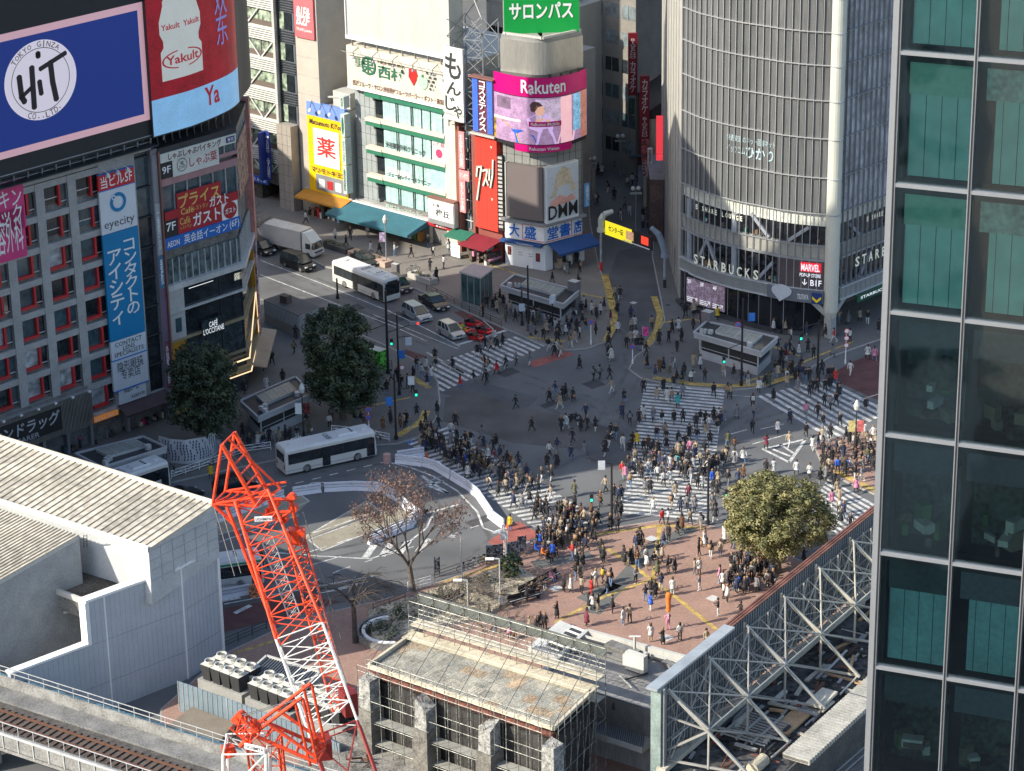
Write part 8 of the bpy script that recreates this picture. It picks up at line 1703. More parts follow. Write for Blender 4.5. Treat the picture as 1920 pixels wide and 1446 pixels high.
pole(946,1042,975,'white post with a hanging sign over the red road patch',WHT,.06,heads=((0,.6,'plate'),),name='road_sign',cat='road sign');pole(769,855,824,'pale blue cross shaped sign post in front of the bus',mat('sign_blue'),.05,arms=((-.5,.85,.85),(.5,.85,.85)),name='road_sign',cat='road sign');pole(573,392,335,'grey signal pole under the orange awning',GRYM,.08,heads=((0,.95,'plate'),(1.5,.3,'disc_r')),name='road_sign',cat='road sign')
def lamp(x,y,yt,lab,kind='arm',m=LGM,ban=()):
 b=at(x,y,0);b.z=gz(b.x,b.y);z=topz(b,yt);r=thing('street_lamp',b,lab,'street lamp');g=MB();g.tube(b,V((b.x,b.y,z)),.09,m,.06,10);g.tube(b,b+V((0,0,.7)),.14,m,n=10);g.build('pole',r);T_=V((b.x,b.y,z));gl=mat('lamp_globe',(.55,.57,.52),.3)
 if kind=='arm':g=MB();g.bar(T_,T_+V((-.8,0,.05)),.1,m);g.box(T_+V((-.9,0,.02)),(.8,.3,.14),WHT);g.build('lamp_head',r)
 elif kind=='lantern':g=MB();g.lathe(T_,[(.1,0),(.26,.15),(.34,.6),(.2,.95),(.06,1.2)],gl,10);g.build('lamp_head',r)
 else:
  for s in (-.35,.35):g=MB();g.lathe(T_+V((s,0,-.1)),[(.08,0),(.28,.15),(.3,.35),(.18,.55),(.02,.6)],gl,12);g.build('globe',r)
  g=MB();g.box(T_+V((0,-.05,-.45)),(1.5,.08,.3),mat('name_board',(.3,.32,.28)));g.build('name_board',r)
 for k,(s,c)in enumerate(ban):g=MB();q=T_+V((s*.45,-.05,-1.6));g.hexa([q+V((-.35,0,-.75)),q+V((.35,0,-.75)),q+V((.35,.03,-.75)),q+V((-.35,.03,-.75))],[q+V((-.35,0,.5)),q+V((.35,0,.5)),q+V((.35,.03,.5)),q+V((-.35,.03,.5))],c);g.build('banner',r)
pb=mat('lilac_banner',(.45,.35,.5),.7,var=.5,sc=2);lamp(725,500,420,'lantern street lamp with a lilac banner beside the brick planter','lantern',GRYM,((-1,pb),));lamp(570,822,738,'lantern street lamp with two poster banners above the cream bus','lantern',DKG,((-1,WHT),(1,mat('poster_dark'))));lamp(1603,862,770,'lantern street lamp with a yellow and a red banner at the right corner','lantern',DKG,((-1,mat('yellow_banner',(.6,.5,.2),.7,var=.3,sc=2)),(1,mat('coral_banner',(.6,.15,.14),.7,var=.3,sc=2))))
lamp(866,1092,1006,'slim grey street lamp beside the bicycles');lamp(950,1078,998,'slim grey street lamp above the red road patch');lamp(938,1135,1048,'slim grey lamp right of the little pine','arm');lamp(878,1162,1088,'slim grey lamp among the leafless shrubs')
lamp(1192,440,356,'double globe alley lamp nearest the yellow gate sign','globe',GRYM);lamp(1110,375,300,'double globe alley lamp beside the bookshop blade sign','globe',GRYM);lamp(1163,330,258,'double globe alley lamp in the middle of the alley','globe',GRYM);lamp(1112,205,128,'double globe alley lamp at the far junction','globe',GRYM)
# the gate over the alley
L0,R0=at(1127,508,0),at(1246,541,0);L0.z=R0.z=0;r=thing('alley_gate',L0.lerp(R0,.5),'alley gate of two curved horn posts holding a yellow and black lit sign','gate');gp_=mat('gate_pale',(.42,.44,.40),.5);gb_=mat('gate_blue_grey',(.22,.27,.33),.5)
for P0,px,m,nm in ((L0,[(1127,430),(1127,412),(1133,402),(1150,396)],gp_,'left'),(R0,[(1246,478),(1243,460),(1235,440),(1221,427)],gb_,'right')):
 D_=1 if nm=='left' else-1;z1=topz(P0,px[0][1]);pts=[V((P0.x,P0.y,z1))];
 for (x,y)in px[1:]:
  k=ray(x,y);pts.append(CP+k*(P0.y/k.y))
 g=MB();g.tube(P0,pts[0],.16,mat('gate_post',(.3,.32,.34),.5,var=.3,sc=3),n=12);g.tube(P0+V((0,0,.1)),P0+V((0,0,1.2)),.2,RED if nm=='left' else DKG,n=10);g.build('post',r);g=MB();w=[.34,.40,.40,.28];g.tube(pts[0]-V((0,0,.3)),pts[0]+V((0,0,.2)),.5,m,n=14)
 for i in range(3):g.tube(pts[i],pts[i+1],w[i],m,w[i+1],12)
 g.build('horn',r)
zl=topz(L0,425);a=V((L0.x+.5,L0.y-.1,0));b=V((R0.x-1.6,R0.y,0));fg=Face(a,math.degrees(math.atan2((b-a).y,(b-a).x)));W=(b-a).length;z0,z1=topz(a,439),topz(a,413);g=MB();fg.slab(g,0,W,z0,z1,-.2,0,BLK);ob=g.build('sign_box',r,'lit gate sign, yellow on the left and black on the right');g=MB();fg.slab(g,.02,W*.58,z0,z1,0,.03,mat('lit_yellow',(.85,.72,.02),emit=.45,var=.03));fg.slab(g,W*.78,W*.93,z0+.5,z1-.3,0,.03,mat('lit_red',(.9,.06,.03),emit=.5,var=0));fg.slab(g,W*.46,W*.62,z0+.4,z1-.3,.03,.05,mat('lit_peach',(.8,.45,.25),emit=.2,var=.3,sc=3));fg.text(g,'センター街',W*.08,W*.4,z0+.6,z1-.4,.05,DTX,bold=.05);fg.slab(g,W*.4,W*.96,z0+.05,z0+.18,.03,.05,WHT);g.build('lettering',ob)
# boards, cones, litter bins
for k,(x,y,w,h,lb)in enumerate(((803+159,1052,1.4,1.7,'dark framed map board beside the railing'),(965-38,1070-14,.01,.01,''),(961+5,1046,.7,1.5,''),(979,1040,.8,1.6,'tall grey notice board left of the round bin'),(820,1080,.5,1.6,'narrow dark bus stop board beside the zelkova'),(928,1058,1.6,1.7,'wide grey route map board at the red road patch'))):
 if not lb:continue
 p=at(x,y,.13);g=MB();g.box(p+V((0,0,.35+h/2)),(w,.1,h),mat('route_map_print',(.12,.13,.15),.5,var=1.0,sc=3),rad(15));
 for s in (-1,1):g.box(p+V((s*w*.5*cos(rad(15)),s*w*.5*sin(rad(15)),h*.5+.2)),(.08,.08,h+.4),DKG)
 o=g.build('notice_board',org=p);tag(o,lb,'notice board')
for k,(x,y,lb)in enumerate(((942,985,'orange traffic cone at the end of the barriers, left of two'),(952,988,'orange traffic cone at the end of the barriers, right of two'),(801,860,'small red cone behind the outer barriers'),(726,868,'pink cushion drum at the nose of the barriers'))):
 p=at(x,y);g=MB();CO=mat('cone_orange',(.7,.13,.03),.5);
 if k<3:g.box(p+V((0,0,.03)),(.45,.45,.06),CO);g.lathe(p+V((0,0,.05)),[(.18,0),(.12,.35),(.05,.75)],CO,10)
 else:g.lathe(p,[(.4,0),(.42,.3),(.4,1.0)],mat('drum_pink',(.5,.3,.27)),14)
 o=g.build('traffic_cone' if k<3 else 'cushion_drum',org=p);tag(o,lb,'traffic cone' if k<3 else 'barrier drum')
p=at(989,1035,.13);g=MB();g.lathe(p,[(.28,0),(.3,.9),(.25,1.1)],mat('bin_pink',(.5,.4,.38)),14);o=g.build('litter_bin',org=p);tag(o,'round pinkish litter bin beside the notice boards','bin')
p=at(477,1118,0);g=MB();g.lathe(p,[(.45,0),(.5,.5),(.45,1.1)],mat('checker_drum',(.5,.2,.1),.6,var=1,sc=3),12);o=g.build('barrier_drum',org=p);tag(o,'orange and white chequered drum beside the green striped bus','barrier drum')
def bench(x,y,rz,L,lab):
 p=at(x,y,.13);r=thing('long_bench',p,lab,'bench',None,rad(rz));g=MB();g.box((0,0,.45),(L,.5,.08),BLK);g.box((0,-.15,.5),(L,.05,.03),WHT);g.build('seat',r);g=MB();g.box((0,.3,.7),(L,.06,.4),BLK);g.build('backrest',r)
 for s in (-1,1):g=MB();g.box((s*L*.4,0,.22),(.12,.45,.44),DKG);g.build('leg',r)
bench(1012,1100,48,5.5,'long black bench on the plaza edge under seated people');bench(840,1135,48,4,'black bench behind the leafless shrubs');bench(985,1128,30,3.5,'black bench with a white bundle on it')
PDATA='''
PPL[(720, 680, 3.806)] = "20 225 k,55 150 g,95 130 k,120 190 k,170 185 n,210 120 k,235 60 k,270 110 wj,300 60 w,310 170 n,335 130 wj,370 60 k,205 215 k,545 185 rj,640 155 kg,730 155 kk,720 130 g,805 85 rk,745 60 k,870 45 kw,490 55 k,940 330 kk,1255 330 bw,1180 285 kk,1222 235 nj,1275 265 kk,1297 250 k,1350 275 kk,1495 125 kk,1540 120 ek,1610 120 kk,1625 215 bw,1713 285 k,1700 395 nk,1755 445 kk,1395 45 k,50 435 k,117 465 o,160 445 k,185 485 g c,235 390 k,298 440 kk,380 380 k,1055 490 kk,1265 490 k,1298 475 ww,1405 485 k,1450 480 k,1508 490 kw,1440 400 n,1345 575 kk,1180 675 wk,1237 640 ng,1232 750 kk,1165 750 k,1195 845 kw,1125 855 kw,1335 690 n,1430 665 gg,1620 540 k,1655 545 kj,1605 605 kw,1578 640 kk,1705 625 ww,1575 670 kw,1360 955 ej,1580 930 bk,1545 1030 ok,1360 1060 kk,1190 990 bw,1100 935 k,755 920 wk,815 960 k,925 1040 nk,985 1045 gg,1070 1130 kk,1165 1130 kk,1250 1100 gk,1300 1080 bk,1480 1100 ok,1530 1165 kk,1615 1200 k,1665 1205 k,1655 1110 k,1690 1110 k,1640 980 k,1690 995 n,265 520 k,300 550 k,270 600 b,340 520 k,345 620 k,375 640 k,370 600 w,390 480 k,415 600 o,440 710 k,455 680 w,480 525 wj,510 460 k,520 560 k,520 620 k,495 700 k,475 600 g,535 750 nw,555 640 k,580 600 k,575 740 u,610 740 kk,600 830 wk,620 590 k,680 640 g,710 630 n,600 650 k,640 800 k,670 810 k,665 720 k,690 700 g,715 790 o,745 700 w,750 780 k,770 820 b,790 720 m,800 820 k,830 800 n,830 690 n,800 620 kw,880 740 k,885 850 ww,925 790 b,945 920 b,965 770 nw,975 850 b,960 740 k,990 900 k,1020 830 n,1025 915 k,1055 915 k,780 640 k,855 700 g,910 760 o,700 560 g,1140 1225 n,1200 1210 k,1245 1190 k,1290 1220 k,1310 1150 k,1330 1140 m,1350 1200 k,1380 1180 e,1405 1130 o,1410 1220 n,1430 1160 b,1210 1280 g,1235 1260 k,1270 1320 k,1320 1270 k,1375 1330 k,1440 1300 k,1195 1290 k,1505 1300 k,1490 1250 k,1440 1350 n,1100 1290 k,1115 1320 u,1080 1360 u q,1130 1390 c q,1205 1400 u,1345 1410 rj,1370 1430 wk,1415 1430 k,1560 1420 k,1548 1390 k,1710 1430 k,1770 1440 k,1805 1420 kj,1870 1440 w,1800 1330 n,1825 1300 k,900 1200 yj s"
PPL[(1150, 680, 3.615)] = "285 110 n,340 60 k,380 100 e,320 60 o,410 170 k,430 140 k,465 130 k,480 90 k,525 130 wk d,590 45 w,545 30 b,620 135 kn,750 95 bw,815 110 k,870 120 k,912 160 k,850 40 o,985 205 wk,1025 165 k,1050 165 e,1070 150 gw,1150 65 k,1190 80 o,1250 195 g,1255 100 n,1300 130 kj,1330 230 k,1350 200 k,1380 205 k,1455 115 k,1505 140 rj,1525 220 k,1605 85 ww,1510 295 k,1530 250 kw,205 205 k,295 260 bg,365 270 ww,395 270 wg,340 200 k,437 305 tk,470 240 gk,680 235 kk,775 240 k,790 245 b,945 310 kk,1085 275 k,1430 300 k,1470 320 g,1710 330 k,1800 370 g,175 410 k,205 385 w,270 400 gk,330 420 k,410 420 k,472 410 k,350 500 g,295 530 k,360 545 k,680 400 k,745 400 g,715 400 w,835 380 gk,950 375 gn,942 480 k,1195 410 nk,1115 485 wk,1305 370 pg,1385 375 k,1420 440 k,1535 435 k,1305 505 kk,560 450 k,590 420 kw,625 430 k,650 460 w,700 440 k,705 480 k,515 520 k,565 540 k,655 560 k,625 500 b,775 560 e,725 430 n,1035 590 mk,1190 575 bw,1350 600 ww,1390 580 k,1415 540 b,1470 520 k,1510 610 n,1540 620 b,1575 540 k,1600 560 k,1450 650 n,1460 600 g,1640 560 k,1660 540 k,1700 500 w,1720 560 b,1745 600 w,1780 560 b,1760 520 w,450 580 k,485 580 k,440 560 k,130 570 k,160 570 yk,205 610 k,237 590 o,270 620 n,305 630 k,360 600 k,110 630 k,150 680 b,345 710 ww,385 725 wp,430 720 tg,470 740 k,510 700 k,540 740 w,590 700 b,620 630 kk,560 630 b,520 620 p,440 640 b,475 640 k,215 680 k,270 690 m,640 750 w,700 750 kw,740 700 k,760 680 b,770 660 k,820 600 o,820 680 w,820 710 g,880 680 wj,775 840 k,845 840 n,880 810 oj,710 830 b,670 830 u,60 770 r,80 790 p,115 850 bj,140 740 w,180 750 k,190 790 k,240 760 wj,280 750 k,300 800 w,340 840 wk,385 830 w,490 790 k,525 810 g,520 770 n,570 860 k,600 860 w,215 890 gb,250 890 k,45 950 nk,420 920 b,395 990 n,455 1030 n,500 1000 g,510 940 m,550 1020 g,270 1020 ww,330 1100 rk,370 1100 w,520 1100 b,700 920 k,680 900 k,670 1000 g,690 1040 k,690 1080 k,1330 790 w,1400 830 k,1440 800 g,1480 800 k,1495 850 k,1515 900 b,1460 740 b,1520 750 u,1580 750 u,1610 740 w,1635 800 k,1680 810 g,1640 690 k,1680 700 k,1720 680 e,1750 700 k,1645 890 p,1655 860 w,1480 980 pw,1530 950 b,1530 1030 b,1560 1050 n,1540 1110 k,1605 1130 k,1430 1270 ob,1035 760 k,1085 755 w,1240 760 w,435 1165 k,465 1140 o,375 1210 k,340 1240 nj,590 1140 g,580 1310 k,620 1240 w,660 1330 kw,725 1310 b,810 1250 k,750 1210 w,155 1270 n,185 1260 k,75 1370 k,115 1370 k,160 1380 kj,225 1410 wb,275 1400 k,300 1330 k,330 1350 bk,370 1430 k,415 1430 k,550 1440 b,580 1440 w,870 1330 w,800 1400 k,830 1410 g,860 1380 k,915 1380 n,940 1380 k,990 1390 k,1010 1360 r,1060 1370 w,895 1420 k,960 1430 b,1030 1430 k,1090 1420 g,1290 1370 kk"
PPL[(860, 920, 3.5556)] = "700 680 kk,747 680 wk,780 600 kj,812 595 e,820 690 bk,885 690 rr,915 640 w,960 620 yk,992 685 kj,1015 640 kj,1180 620 gk,1245 740 k,1280 700 k,1310 715 k,1350 675 nw,1425 700 ww,1280 800 uw,1025 820 kk,870 790 k,895 800 w,930 810 k,1097 895 wj,1140 885 bk,655 855 kk,470 950 b,515 965 k,575 940 k,545 935 k,370 990 o,345 990 p,855 905 mk,1395 930 pp,1475 1000 wk,1650 1040 b,1280 1010 w,1360 1030 k,1605 670 gw,1728 840 kw,1880 860 k,1765 720 w,1790 745 w,1760 655 w,1740 620 pj,1815 640 k,1860 670 uw,1890 600 k,1905 690 k,1855 560 k,1640 370 w,1770 340 w,1830 380 k,610 600 pj q,545 650 kw q,500 700 kk q,480 690 k q,455 745 k,285 800 w,245 950 k,205 880 k,960 475 k,1190 510 oj,1325 570 e,790 520 kw,828 530 k,620 430 k q,590 480 k q,560 430 u q"
PPL[(840, 380, 3.806)] = "340 745 k,372 710 k,395 750 k,745 570 k,1190 690 b,1228 690 kw,1115 770 k,1210 795 kj,1305 840 nk,930 610 kw,850 510 g,940 500 k,920 430 k,1160 870 m,1212 930 wk,1155 970 k,1055 945 k,1025 800 w,970 760 w,905 740 o,940 780 k,1060 830 k,1090 800 w,985 780 k,955 800 k,610 850 w,650 850 g,705 900 k,765 920 w,870 910 g,800 940 w,840 950 wk,780 1000 k,720 910 k,680 980 k,625 990 k,590 950 g,575 850 k,905 1000 b,940 970 w,985 920 k,960 870 k,900 850 k,920 930 n,875 1035 e,720 1060 k,770 1080 w,805 1100 b,760 1100 k,265 1050 k,305 1060 b,350 1050 k,390 1030 k,335 990 w,210 1100 k,235 1090 g,487 1160 g,582 1160 gw,260 1180 k,1145 1110 k,1165 1130 w,1145 1030 k,1310 920 b,1330 900 w,1455 900 b,1305 1000 b,1340 1000 w,1275 1040 k,1350 1050 k,1380 1050 k,1415 1090 k,1420 1180 k,1505 1010 k,1575 1000 k,1600 930 k,1645 915 wk,1665 995 k,1635 1065 k,1750 910 k,1810 870 m,1685 820 k,1750 790 wk,1600 1170 g"
PPL[(480, 330, 3.692)] = "345 330 w,375 300 k,655 445 k,775 425 b,550 440 w,625 500 k,795 540 w,855 540 k,960 555 wj,975 420 k,1075 570 k,1225 560 k,1195 490 kj,1335 530 w,1205 660 k,1300 640 w,1250 725 k,275 1130 k,265 1230 k,1240 1280 k"
PPL[(1080, 240, 5.162)] = "100 90 wk,155 205 wk,242 255 k,320 150 k,360 110 k,325 250 g,360 270 g,425 270 k,450 280 w,490 285 k,385 415 k,215 455 k,250 460 w,305 630 kw,370 700 k,205 745 k,500 580 w,545 560 w,600 560 k,430 900 k,470 790 g,520 850 w,650 880 kw,690 860 k,650 1010 k,700 1010 k,610 390 w,540 380 k,580 400 k,560 440 k"
PPL[(1240, 340, 3.804)] = "165 970 k,230 945 b,290 1040 k,400 990 y,800 1080 w,885 1080 b,925 1140 wk,1035 1100 nw,1170 1115 k,1230 1150 r,1345 1150 wk,1060 1020 g,1265 1010 b,1330 1020 g,1415 1000 b,1470 1020 k,1550 1080 k,1220 1255 g,1470 1270 w,1520 1275 p,830 1205 k,885 1240 n,915 1230 k,945 1290 k,980 1240 w,1045 1220 k,1085 1270 k,855 1290 k,890 1290 m"
PPL[(440, 540, 2.975)] = "210 430 k,165 465 o,177 570 w,270 535 k,58 590 k,870 750 k,925 780 b,828 795 o,540 740 k,530 780 w,665 740 k q,700 745 k q,85 890 k,130 890 w,165 880 k,250 860 b,285 850 k,310 855 k,350 850 k,418 825 e,220 880 g,195 860 k,45 830 k,400 740 k,40 900 k"
PPL[(240, 780, 3.95)] = "615 470 yn s,780 270 k,840 280 k,900 240 k,965 230 w,1005 230 k"
'''
# ---------------------------------------------------------------- people
PM={k:mat('cloth_'+n,c,.85,0,.12,3)for k,(n,c)in dict(k=('black',(.022,.022,.025)),n=('navy',(.03,.04,.08)),g=('grey',(.17,.17,.18)),w=('white',(.52,.52,.50)),b=('beige',(.33,.27,.19)),r=('red',(.45,.03,.03)),u=('blue',(.03,.12,.55)),o=('brown',(.12,.06,.03)),y=('yellow',(.60,.42,.03)),t=('teal',(.03,.32,.30)),p=('pink',(.52,.20,.30)),e=('olive',(.10,.10,.055)),m=('maroon',(.16,.03,.05)),j=('denim',(.12,.20,.34)),c=('orange',(.65,.18,.03))).items()}
CN=dict(k='black',n='navy',g='grey',w='white',b='beige',r='red',u='blue',o='brown',y='yellow',t='teal',p='pink',e='olive',m='maroon',c='orange');TN=dict(k='dark trousers',j='blue jeans',w='white trousers',g='grey trousers',b='beige trousers',p='pink trousers',n='navy trousers')
SKIN=mat('skin',(.50,.30,.21),.6,var=.05);HAIRS=[mat('hair_black',(.018,.014,.012),.5,var=.1),mat('hair_brown',(.09,.045,.025),.5,var=.1),mat('hair_light',(.24,.15,.08),.5,var=.1)];SHOES=[mat('shoe_black',(.02,.02,.02),.5),mat('shoe_white',(.55,.55,.53),.5)]
CAPW=mat('cap_white',(.55,.55,.55));BAGS=[BLK,mat('bag_tan',(.3,.18,.1)),mat('bag_grey',(.2,.2,.21)),mat('bag_pale',(.5,.48,.44))]
def figure(kind,swing=0,arm=0,fore=0,coat=0,hair=0,bag=0,sit=0,bend=0):
 "one body: a skinned skeleton facing +x, then hair, skirt of the coat and bag; slots coat, trousers, skin, hair, shoes, bag"
 v=[];e=[];rr=[]
 def n(p,r,par=None):
  v.append(p);rr.append(r);i=len(v)-1
  if par is not None:e.append((par,i))
  return i
 hz=.92 if not sit else .5;pel=n((0,0,hz),.13);tx=.08*bend;wa=n((tx*.4,0,hz+.17),.125,pel);ch=n((tx,0,hz+.36-bend*.02),.15,wa);nb=n((tx*1.3,0,hz+.53-bend*.05),.085,ch);nk=n((tx*1.5+.01,0,hz+.60-bend*.08),.052,nb);h1=n((tx*1.7+.03,0,hz+.66-bend*.1),.078,nk);h2=n((tx*1.8+.02,0,hz+.75-bend*.12),.088,h1);n((tx*1.8+.125,0,hz+.695-bend*.11),.018,h1)
 for s in (-1,1):
  sw=swing*s
  if sit:hip=n((.06,s*.1,hz),.085,pel);kn=n((.46,s*.12,hz+.02),.062,hip);an=n((.48,s*.12,.1),.042,kn);ft=n((.62,s*.12,.045),.038,an)
  else:hip=n((0,s*.09,hz-.06),.09,pel);kn=n((.16*sw+.03*abs(sw),s*.1,.5),.062,hip);an=n((.30*sw-(.10 if sw<0 else 0),s*.1,.10+(.06 if sw<-.3 else 0)),.042,kn);ft=n((.30*sw+.14,s*.11,.045+(.02 if sw<-.3 else 0)),.036,an)
  sh=n((tx*1.2,s*.17,hz+.47-bend*.04),.062,nb);a=-arm*s;f_=fore if fore<1.5 or s>0 else 0
  el=n((tx+.16*a+.08*min(f_,1),s*.23,hz+.21),.047,sh)
  w_={0:(tx+.28*a+.06,s*.23,hz-.02),1:(tx+.30,s*.13,hz+.28),2:(tx+.24,s*.14,hz+.50)}[int(round(f_))]
  wr=n(w_,.032,el);d=(V(w_)-V(v[el])).normalized();sd=V((0,-s,0));fw=d.cross(sd);pa=n(tuple(V(w_)+d*.06),.030,wr)
  for q in range(4):n(tuple(V(w_)+d*(.15-.012*abs(q-1.3))+fw*(q-1.5)*.022+sd*.02),.009,pa)
  n(tuple(V(w_)+d*.09+fw*.055),.010,wr)
 me=bpy.data.meshes.new('body');me.from_pydata(v,e,[]);o=bpy.data.objects.new('body',me);COL.objects.link(o);mo=o.modifiers.new('s','SKIN');ly=me.skin_vertices[0]if me.skin_vertices else None
 if ly is None:bpy.context.view_layer.update();ly=me.skin_vertices[0]
 for i,r in enumerate(rr):k=(r*1.0,r*1.0)if i not in (0,1,2)else (r*.85,r*1.2);ly.data[i].radius=k;ly.data[i].use_root=(i==0)
 m2=o.modifiers.new('u','SUBSURF');m2.levels=1;bpy.context.view_layer.update();dg=bpy.context.evaluated_depsgraph_get();ev=bpy.data.meshes.new_from_object(o.evaluated_get(dg));bpy.data.objects.remove(o)
 V_=[tuple(q.co)for q in ev.vertices];F_=[tuple(p.vertices)for p in ev.polygons];M_=[];W=[V(v[i])for i in range(len(v))if rr[i]in (.030,.009,.010)];hd=V(v[h2])
 for p in ev.polygons:
  c=p.center
  if c.z>hz+.59-bend*.1 and abs(c.y)<.12:M_.append(2 if c.x>hd.x-.01 and c.z<hd.z+.04 else 3)
  elif any((c-q).length<.035 for q in W):M_.append(2)
  elif c.z<.085:M_.append(4)
  elif c.z<hz-.02 and (not sit or c.x>.12 or c.z<.42):M_.append(1)
  else:M_.append(0)
 g=MB();g.v=V_;g.f=F_;g.m=M_;g.ms=[0,1,2,3,4,5]
 g.lathe(hd+V((-.018,0,-.10 if not hair else-.24)),[(.05,0),(.098 if not hair else .085,.03),(.112,.14+.13*bool(hair)),(.08,.21+.14*bool(hair)),(.01,.235+.14*bool(hair))],3,10)
 for s in (-1,1):g.box(hd+V((.093,s*.033,-.03)),(.012,.02,.01),3);g.box(hd+V((0,s*.098,-.05)),(.03,.02,.05),2)
 if coat and not sit:
  zb=.42 if coat==2 else .66;c0=V((0,0,0));g.lathe(c0,[(.12,zb+.1),(.215+.05*abs(swing),zb),(.195,zb+.12),(.165,.92),(.15,1.05),(.05,1.06)],0,12)
 if bag==1:g.box((-.2+tx,0,hz+.32),(.17,.3,.42),5)
 if bag==2:g.box((.02,.27,hz-.12),(.3,.12,.26),5);g.bar((.0,.17,hz+.5),(.02,.26,hz),.03,5)
 m=bpy.data.meshes.new('body');m.from_pydata(g.v,[],g.f);m.polygons.foreach_set('material_index',g.m);m.polygons.foreach_set('use_smooth',[True]*len(g.f))
 for k in range(6):m.materials.append(PM['k'])
 m.update();return m
FIG=[figure('a',.9,.7),figure('b',.7,-.6,coat=1,hair=1),figure('c',.8,.5,coat=2,bag=2),figure('d',.9,.6,bag=1),figure('e',.5,.3,1,coat=1,hair=1),figure('f',-.8,.6,coat=1),figure('g',0,0,coat=1),figure('h',.15,0,1,coat=2,hair=1),figure('i',.1,0,1),figure('j',0,0,2,coat=1,hair=1),figure('k',.1,0,0,bag=1,hair=1),figure('l',.1,0,0,coat=2,bag=2,hair=1),figure('m',sit=1,fore=1,hair=1,bend=1),figure('n',.2,0,1,bend=2,coat=1)]
PPL={}
exec(PDATA)
ORD='first second third fourth fifth sixth seventh eighth ninth tenth eleventh twelfth thirteenth fourteenth fifteenth sixteenth seventeenth eighteenth nineteenth twentieth'.split()
def zone(x,y):
 if x>1500 and 815<y<905:return 'on the right corner pavement'
 if x>1480 and y>=880:return 'on the right-hand zebra' if x>1530 and y<1000 else 'behind the camphor tree'
 if y>1035 and x>1370:return 'in the crowd under the camphor tree'
 if y>1000 and x>1270:return 'on the plaza right of the pole'
 if y>1130:return 'on the plaza nearest the flat roof'
 if y>1065:return 'in the middle of the plaza' if x>1120 else 'on the plaza beside the benches'
 if y>995:return 'on the plaza edge above the yellow lines' if x>1130 else 'in the crowd at the zebra foot'
 if x>1330 and y>815:return 'near the triangle marking'
 if 1160<x<=1370 and y>905:return 'on the sunlit foot of the wide zebra'
 if 1150<x<=1370 and y>835:return 'in the crowd halfway down the wide zebra'
 if 1175<x<=1370 and y>735:return 'on the shaded top of the wide zebra'
 if x>1370 and y>715:return 'on the far right zebra'
 if x<1160 and y>905:return 'on the sunlit end of the long diagonal zebra'
 if x<985 and y>840:return 'in the dense crowd on the diagonal zebra'
 if x<925 and y>790:return 'on the shaded head of the diagonal zebra'
 if x<850 and y>690:return 'on the pavement corner by the black poles'
 return 'in the open middle of the crossing'
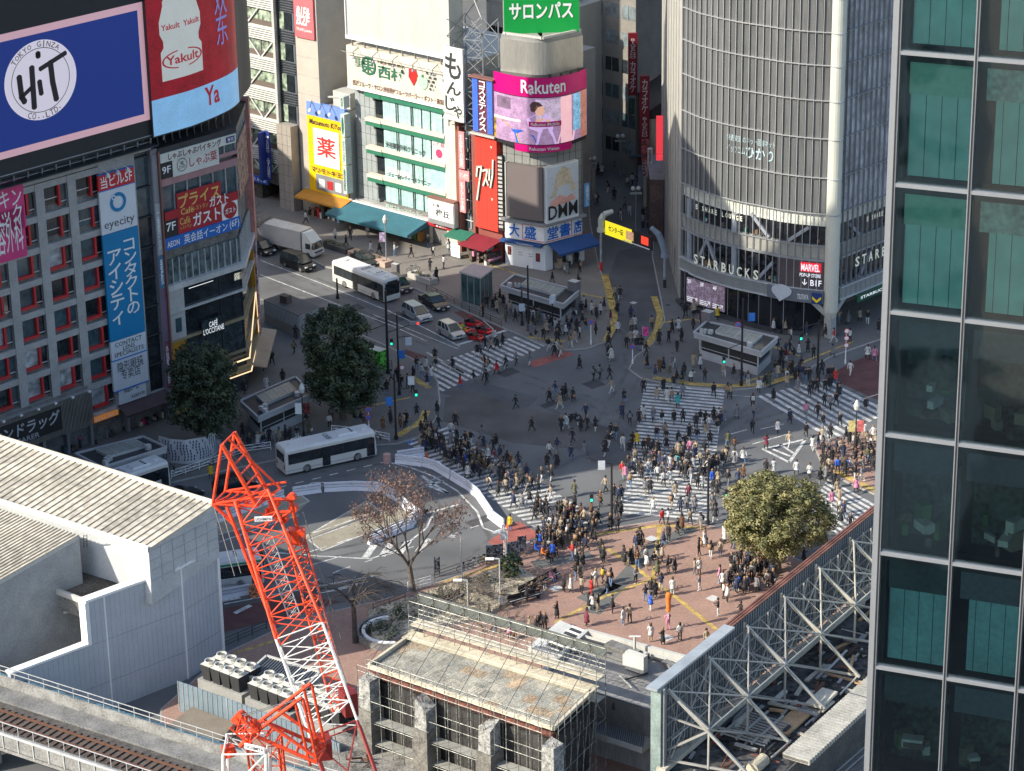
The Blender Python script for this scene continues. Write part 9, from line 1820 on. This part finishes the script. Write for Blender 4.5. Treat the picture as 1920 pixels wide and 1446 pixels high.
def build_people():
 R=random.Random(77);L=[]
 for (x0,y0,s),t in PPL.items():
  for it in t.split(','):
   q=it.split();L.append((x0+int(q[0])/s,y0+int(q[1])/s,q[2][0],(q[2]+'k')[1]if len(q[2])>1 else R.choice('kkkkjkgkwb'),q[3]if len(q)>3 else ''))
 for (xa,ya,xb,yb,xc,yc,n_)in ((790,812,975,905,0,34,46),(1020,1000,1120,985,0,38,30),(1175,850,1345,862,0,45,34),(1365,1085,1450,1080,0,34,22),(1540,850,1640,835,0,55,22),(975,940,1080,975,30,30,14),(900,570,1080,620,0,25,20),(1450,690,1560,700,0,40,16)):
  for _ in range(n_):t=R.random();q=R.random();L.append((xa+(xb-xa)*t+xc*q,ya+(yb-ya)*t+yc*q,R.choice('kkkkkkngkkbe'),R.choice('kkkkjg'),''))
 P=[]
 for (x,y,c,t,f)in L:
  p=at(x,y);z=gz(p.x,p.y);p=at(x,y,z)
  for q in P:
   d=p-q[0];d.z=0
   if d.length<.42:p=q[0]+(d.normalized()if d.length>.01 else V((1,0,0)))*.44;p.z=z
  P.append((p,x,y,c,t,f))
 P.sort(key=lambda q:q[0].y);seen={};items=[]
 for k,(p,x,y,c,t,f)in enumerate(P):
  on=z_=p.z>.05;walk=(not (y>1040 or f=='s'))and (not on or R.random()<.45)
  fi=12 if f=='q' else 13 if f=='d' else R.choice([0,1,2,3,4,5,0,5])if walk else R.choice([6,7,8,9,10,11,6,8]);sc=R.uniform(.93,1.06)
  ang=R.choice([R.uniform(-.5,.5)+a for a in ((.75,3.9)if x<1150 else (1.45,-1.7))])if walk and not on else R.uniform(0,6.28)
  if f=='q':ang=-.7
  items.append((p,x,y,c,t,fi,sc,ang,walk,R.choice(HAIRS+[HAIRS[0],HAIRS[0]]),R.choice(SHOES),R.choice(BAGS),f))
 near=items[:296];far=items[296:]
 for (p,x,y,c,t,fi,sc,ang,walk,ha,shoe,bg_,f)in near:
  o=bpy.data.objects.new('person',FIG[fi]);COL.objects.link(o);o.location=p+V((0,0,.012));o.rotation_euler=(0,0,ang);o.scale=(sc*1.2,sc*1.2,sc*1.06)
  for i,m in enumerate((PM[c],PM[t],SKIN,CAPW if f=='c' else ha,shoe,bg_)):s=o.material_slots[i];s.link='OBJECT';s.material=m
  act='sitting' if fi==12 else 'bending' if fi==13 else 'walking' if walk else 'standing';bag=' with a backpack' if fi in (3,10)else ' with a shoulder bag' if fi in (2,11)else ''
  ct='coat' if fi in (1,2,4,5,6,7,9,11,13)else 'jacket'
  b='%s %s and %s%s %s %s'%(CN[c],ct,TN.get(t,'dark trousers'),bag,act,zone(x,y));seen.setdefault(b,[]).append((x,o));tag(o,b,'person','people crossing and waiting at the scramble')
 for b,l in seen.items():
  l.sort(key=lambda q:q[0])
  for i,(x,o)in enumerate(l):
   w_=b.split();s='person in '+b if len(l)==1 else b+', %s from left'%(ORD[i]if i<20 else 'last')
   w_=s.split()
   if len(w_)>16:s=' '.join(q for q in w_ if q not in ('the','a','in','and','with','by','of'))
   o['label']=s
 vs=[];fs=[];mi=[];mats=[]
 def im(m):
  if m not in mats:mats.append(m)
  return mats.index(m)
 for (p,x,y,c,t,fi,sc,ang,walk,ha,shoe,bg_,f)in far:
  me=FIG[fi];b0=len(vs);ca,sa=cos(ang)*sc,sin(ang)*sc;ids=[im(m)for m in (PM[c],PM[t],SKIN,ha,shoe,bg_)]
  vs+=[(p.x+(q.co.x*ca-q.co.y*sa)*1.2,p.y+(q.co.x*sa+q.co.y*ca)*1.2,p.z+q.co.z*sc)for q in me.vertices];fs+=[tuple(b0+i for i in q.vertices)for q in me.polygons];mi+=[ids[q.material_index]for q in me.polygons]
 me=bpy.data.meshes.new('distant_crowd');me.from_pydata(vs,[],fs);me.polygons.foreach_set('material_index',mi)
 for m in mats:me.materials.append(m)
 o=bpy.data.objects.new('distant_crowd',me);COL.objects.link(o);tag(o,'the farther part of the crowd, on the far pavements and up the alley','crowd',kind='stuff');print('people',len(near),len(far))
build_people()
p=at(1253,1183,.13);g=MB();g.lathe(p+V((0,0,1.9)),[(.05,0),(.22,.15),(.2,.9),(.28,1.6),(.24,1.9),(.04,2.0)],mat('cloth_orange'),12);g.tube(p+V((0,0,1.2)),p+V((0,0,1.95)),.03,WHT);o=g.build('tall_balloon',org=p);tag(o,'tall orange balloon held up in the middle of the plaza','balloon')
p=at(1205,652,.13);g=MB();g.tube(p,p+V((0,0,2.6)),.03,LGM);g.hexa([p+V((-.05,0,1.5)),p+V((.65,0,1.4)),p+V((.65,.03,1.4)),p+V((-.05,.03,1.5))],[p+V((-.05,0,2.6)),p+V((.65,0,2.5)),p+V((.65,.03,2.5)),p+V((-.05,.03,2.6))],mat('magenta_flag',(.6,.06,.22),.7,var=.5,sc=3));o=g.build('flag',org=p);tag(o,'magenta flag on a stick held above the crowd by the alley mouth','flag')
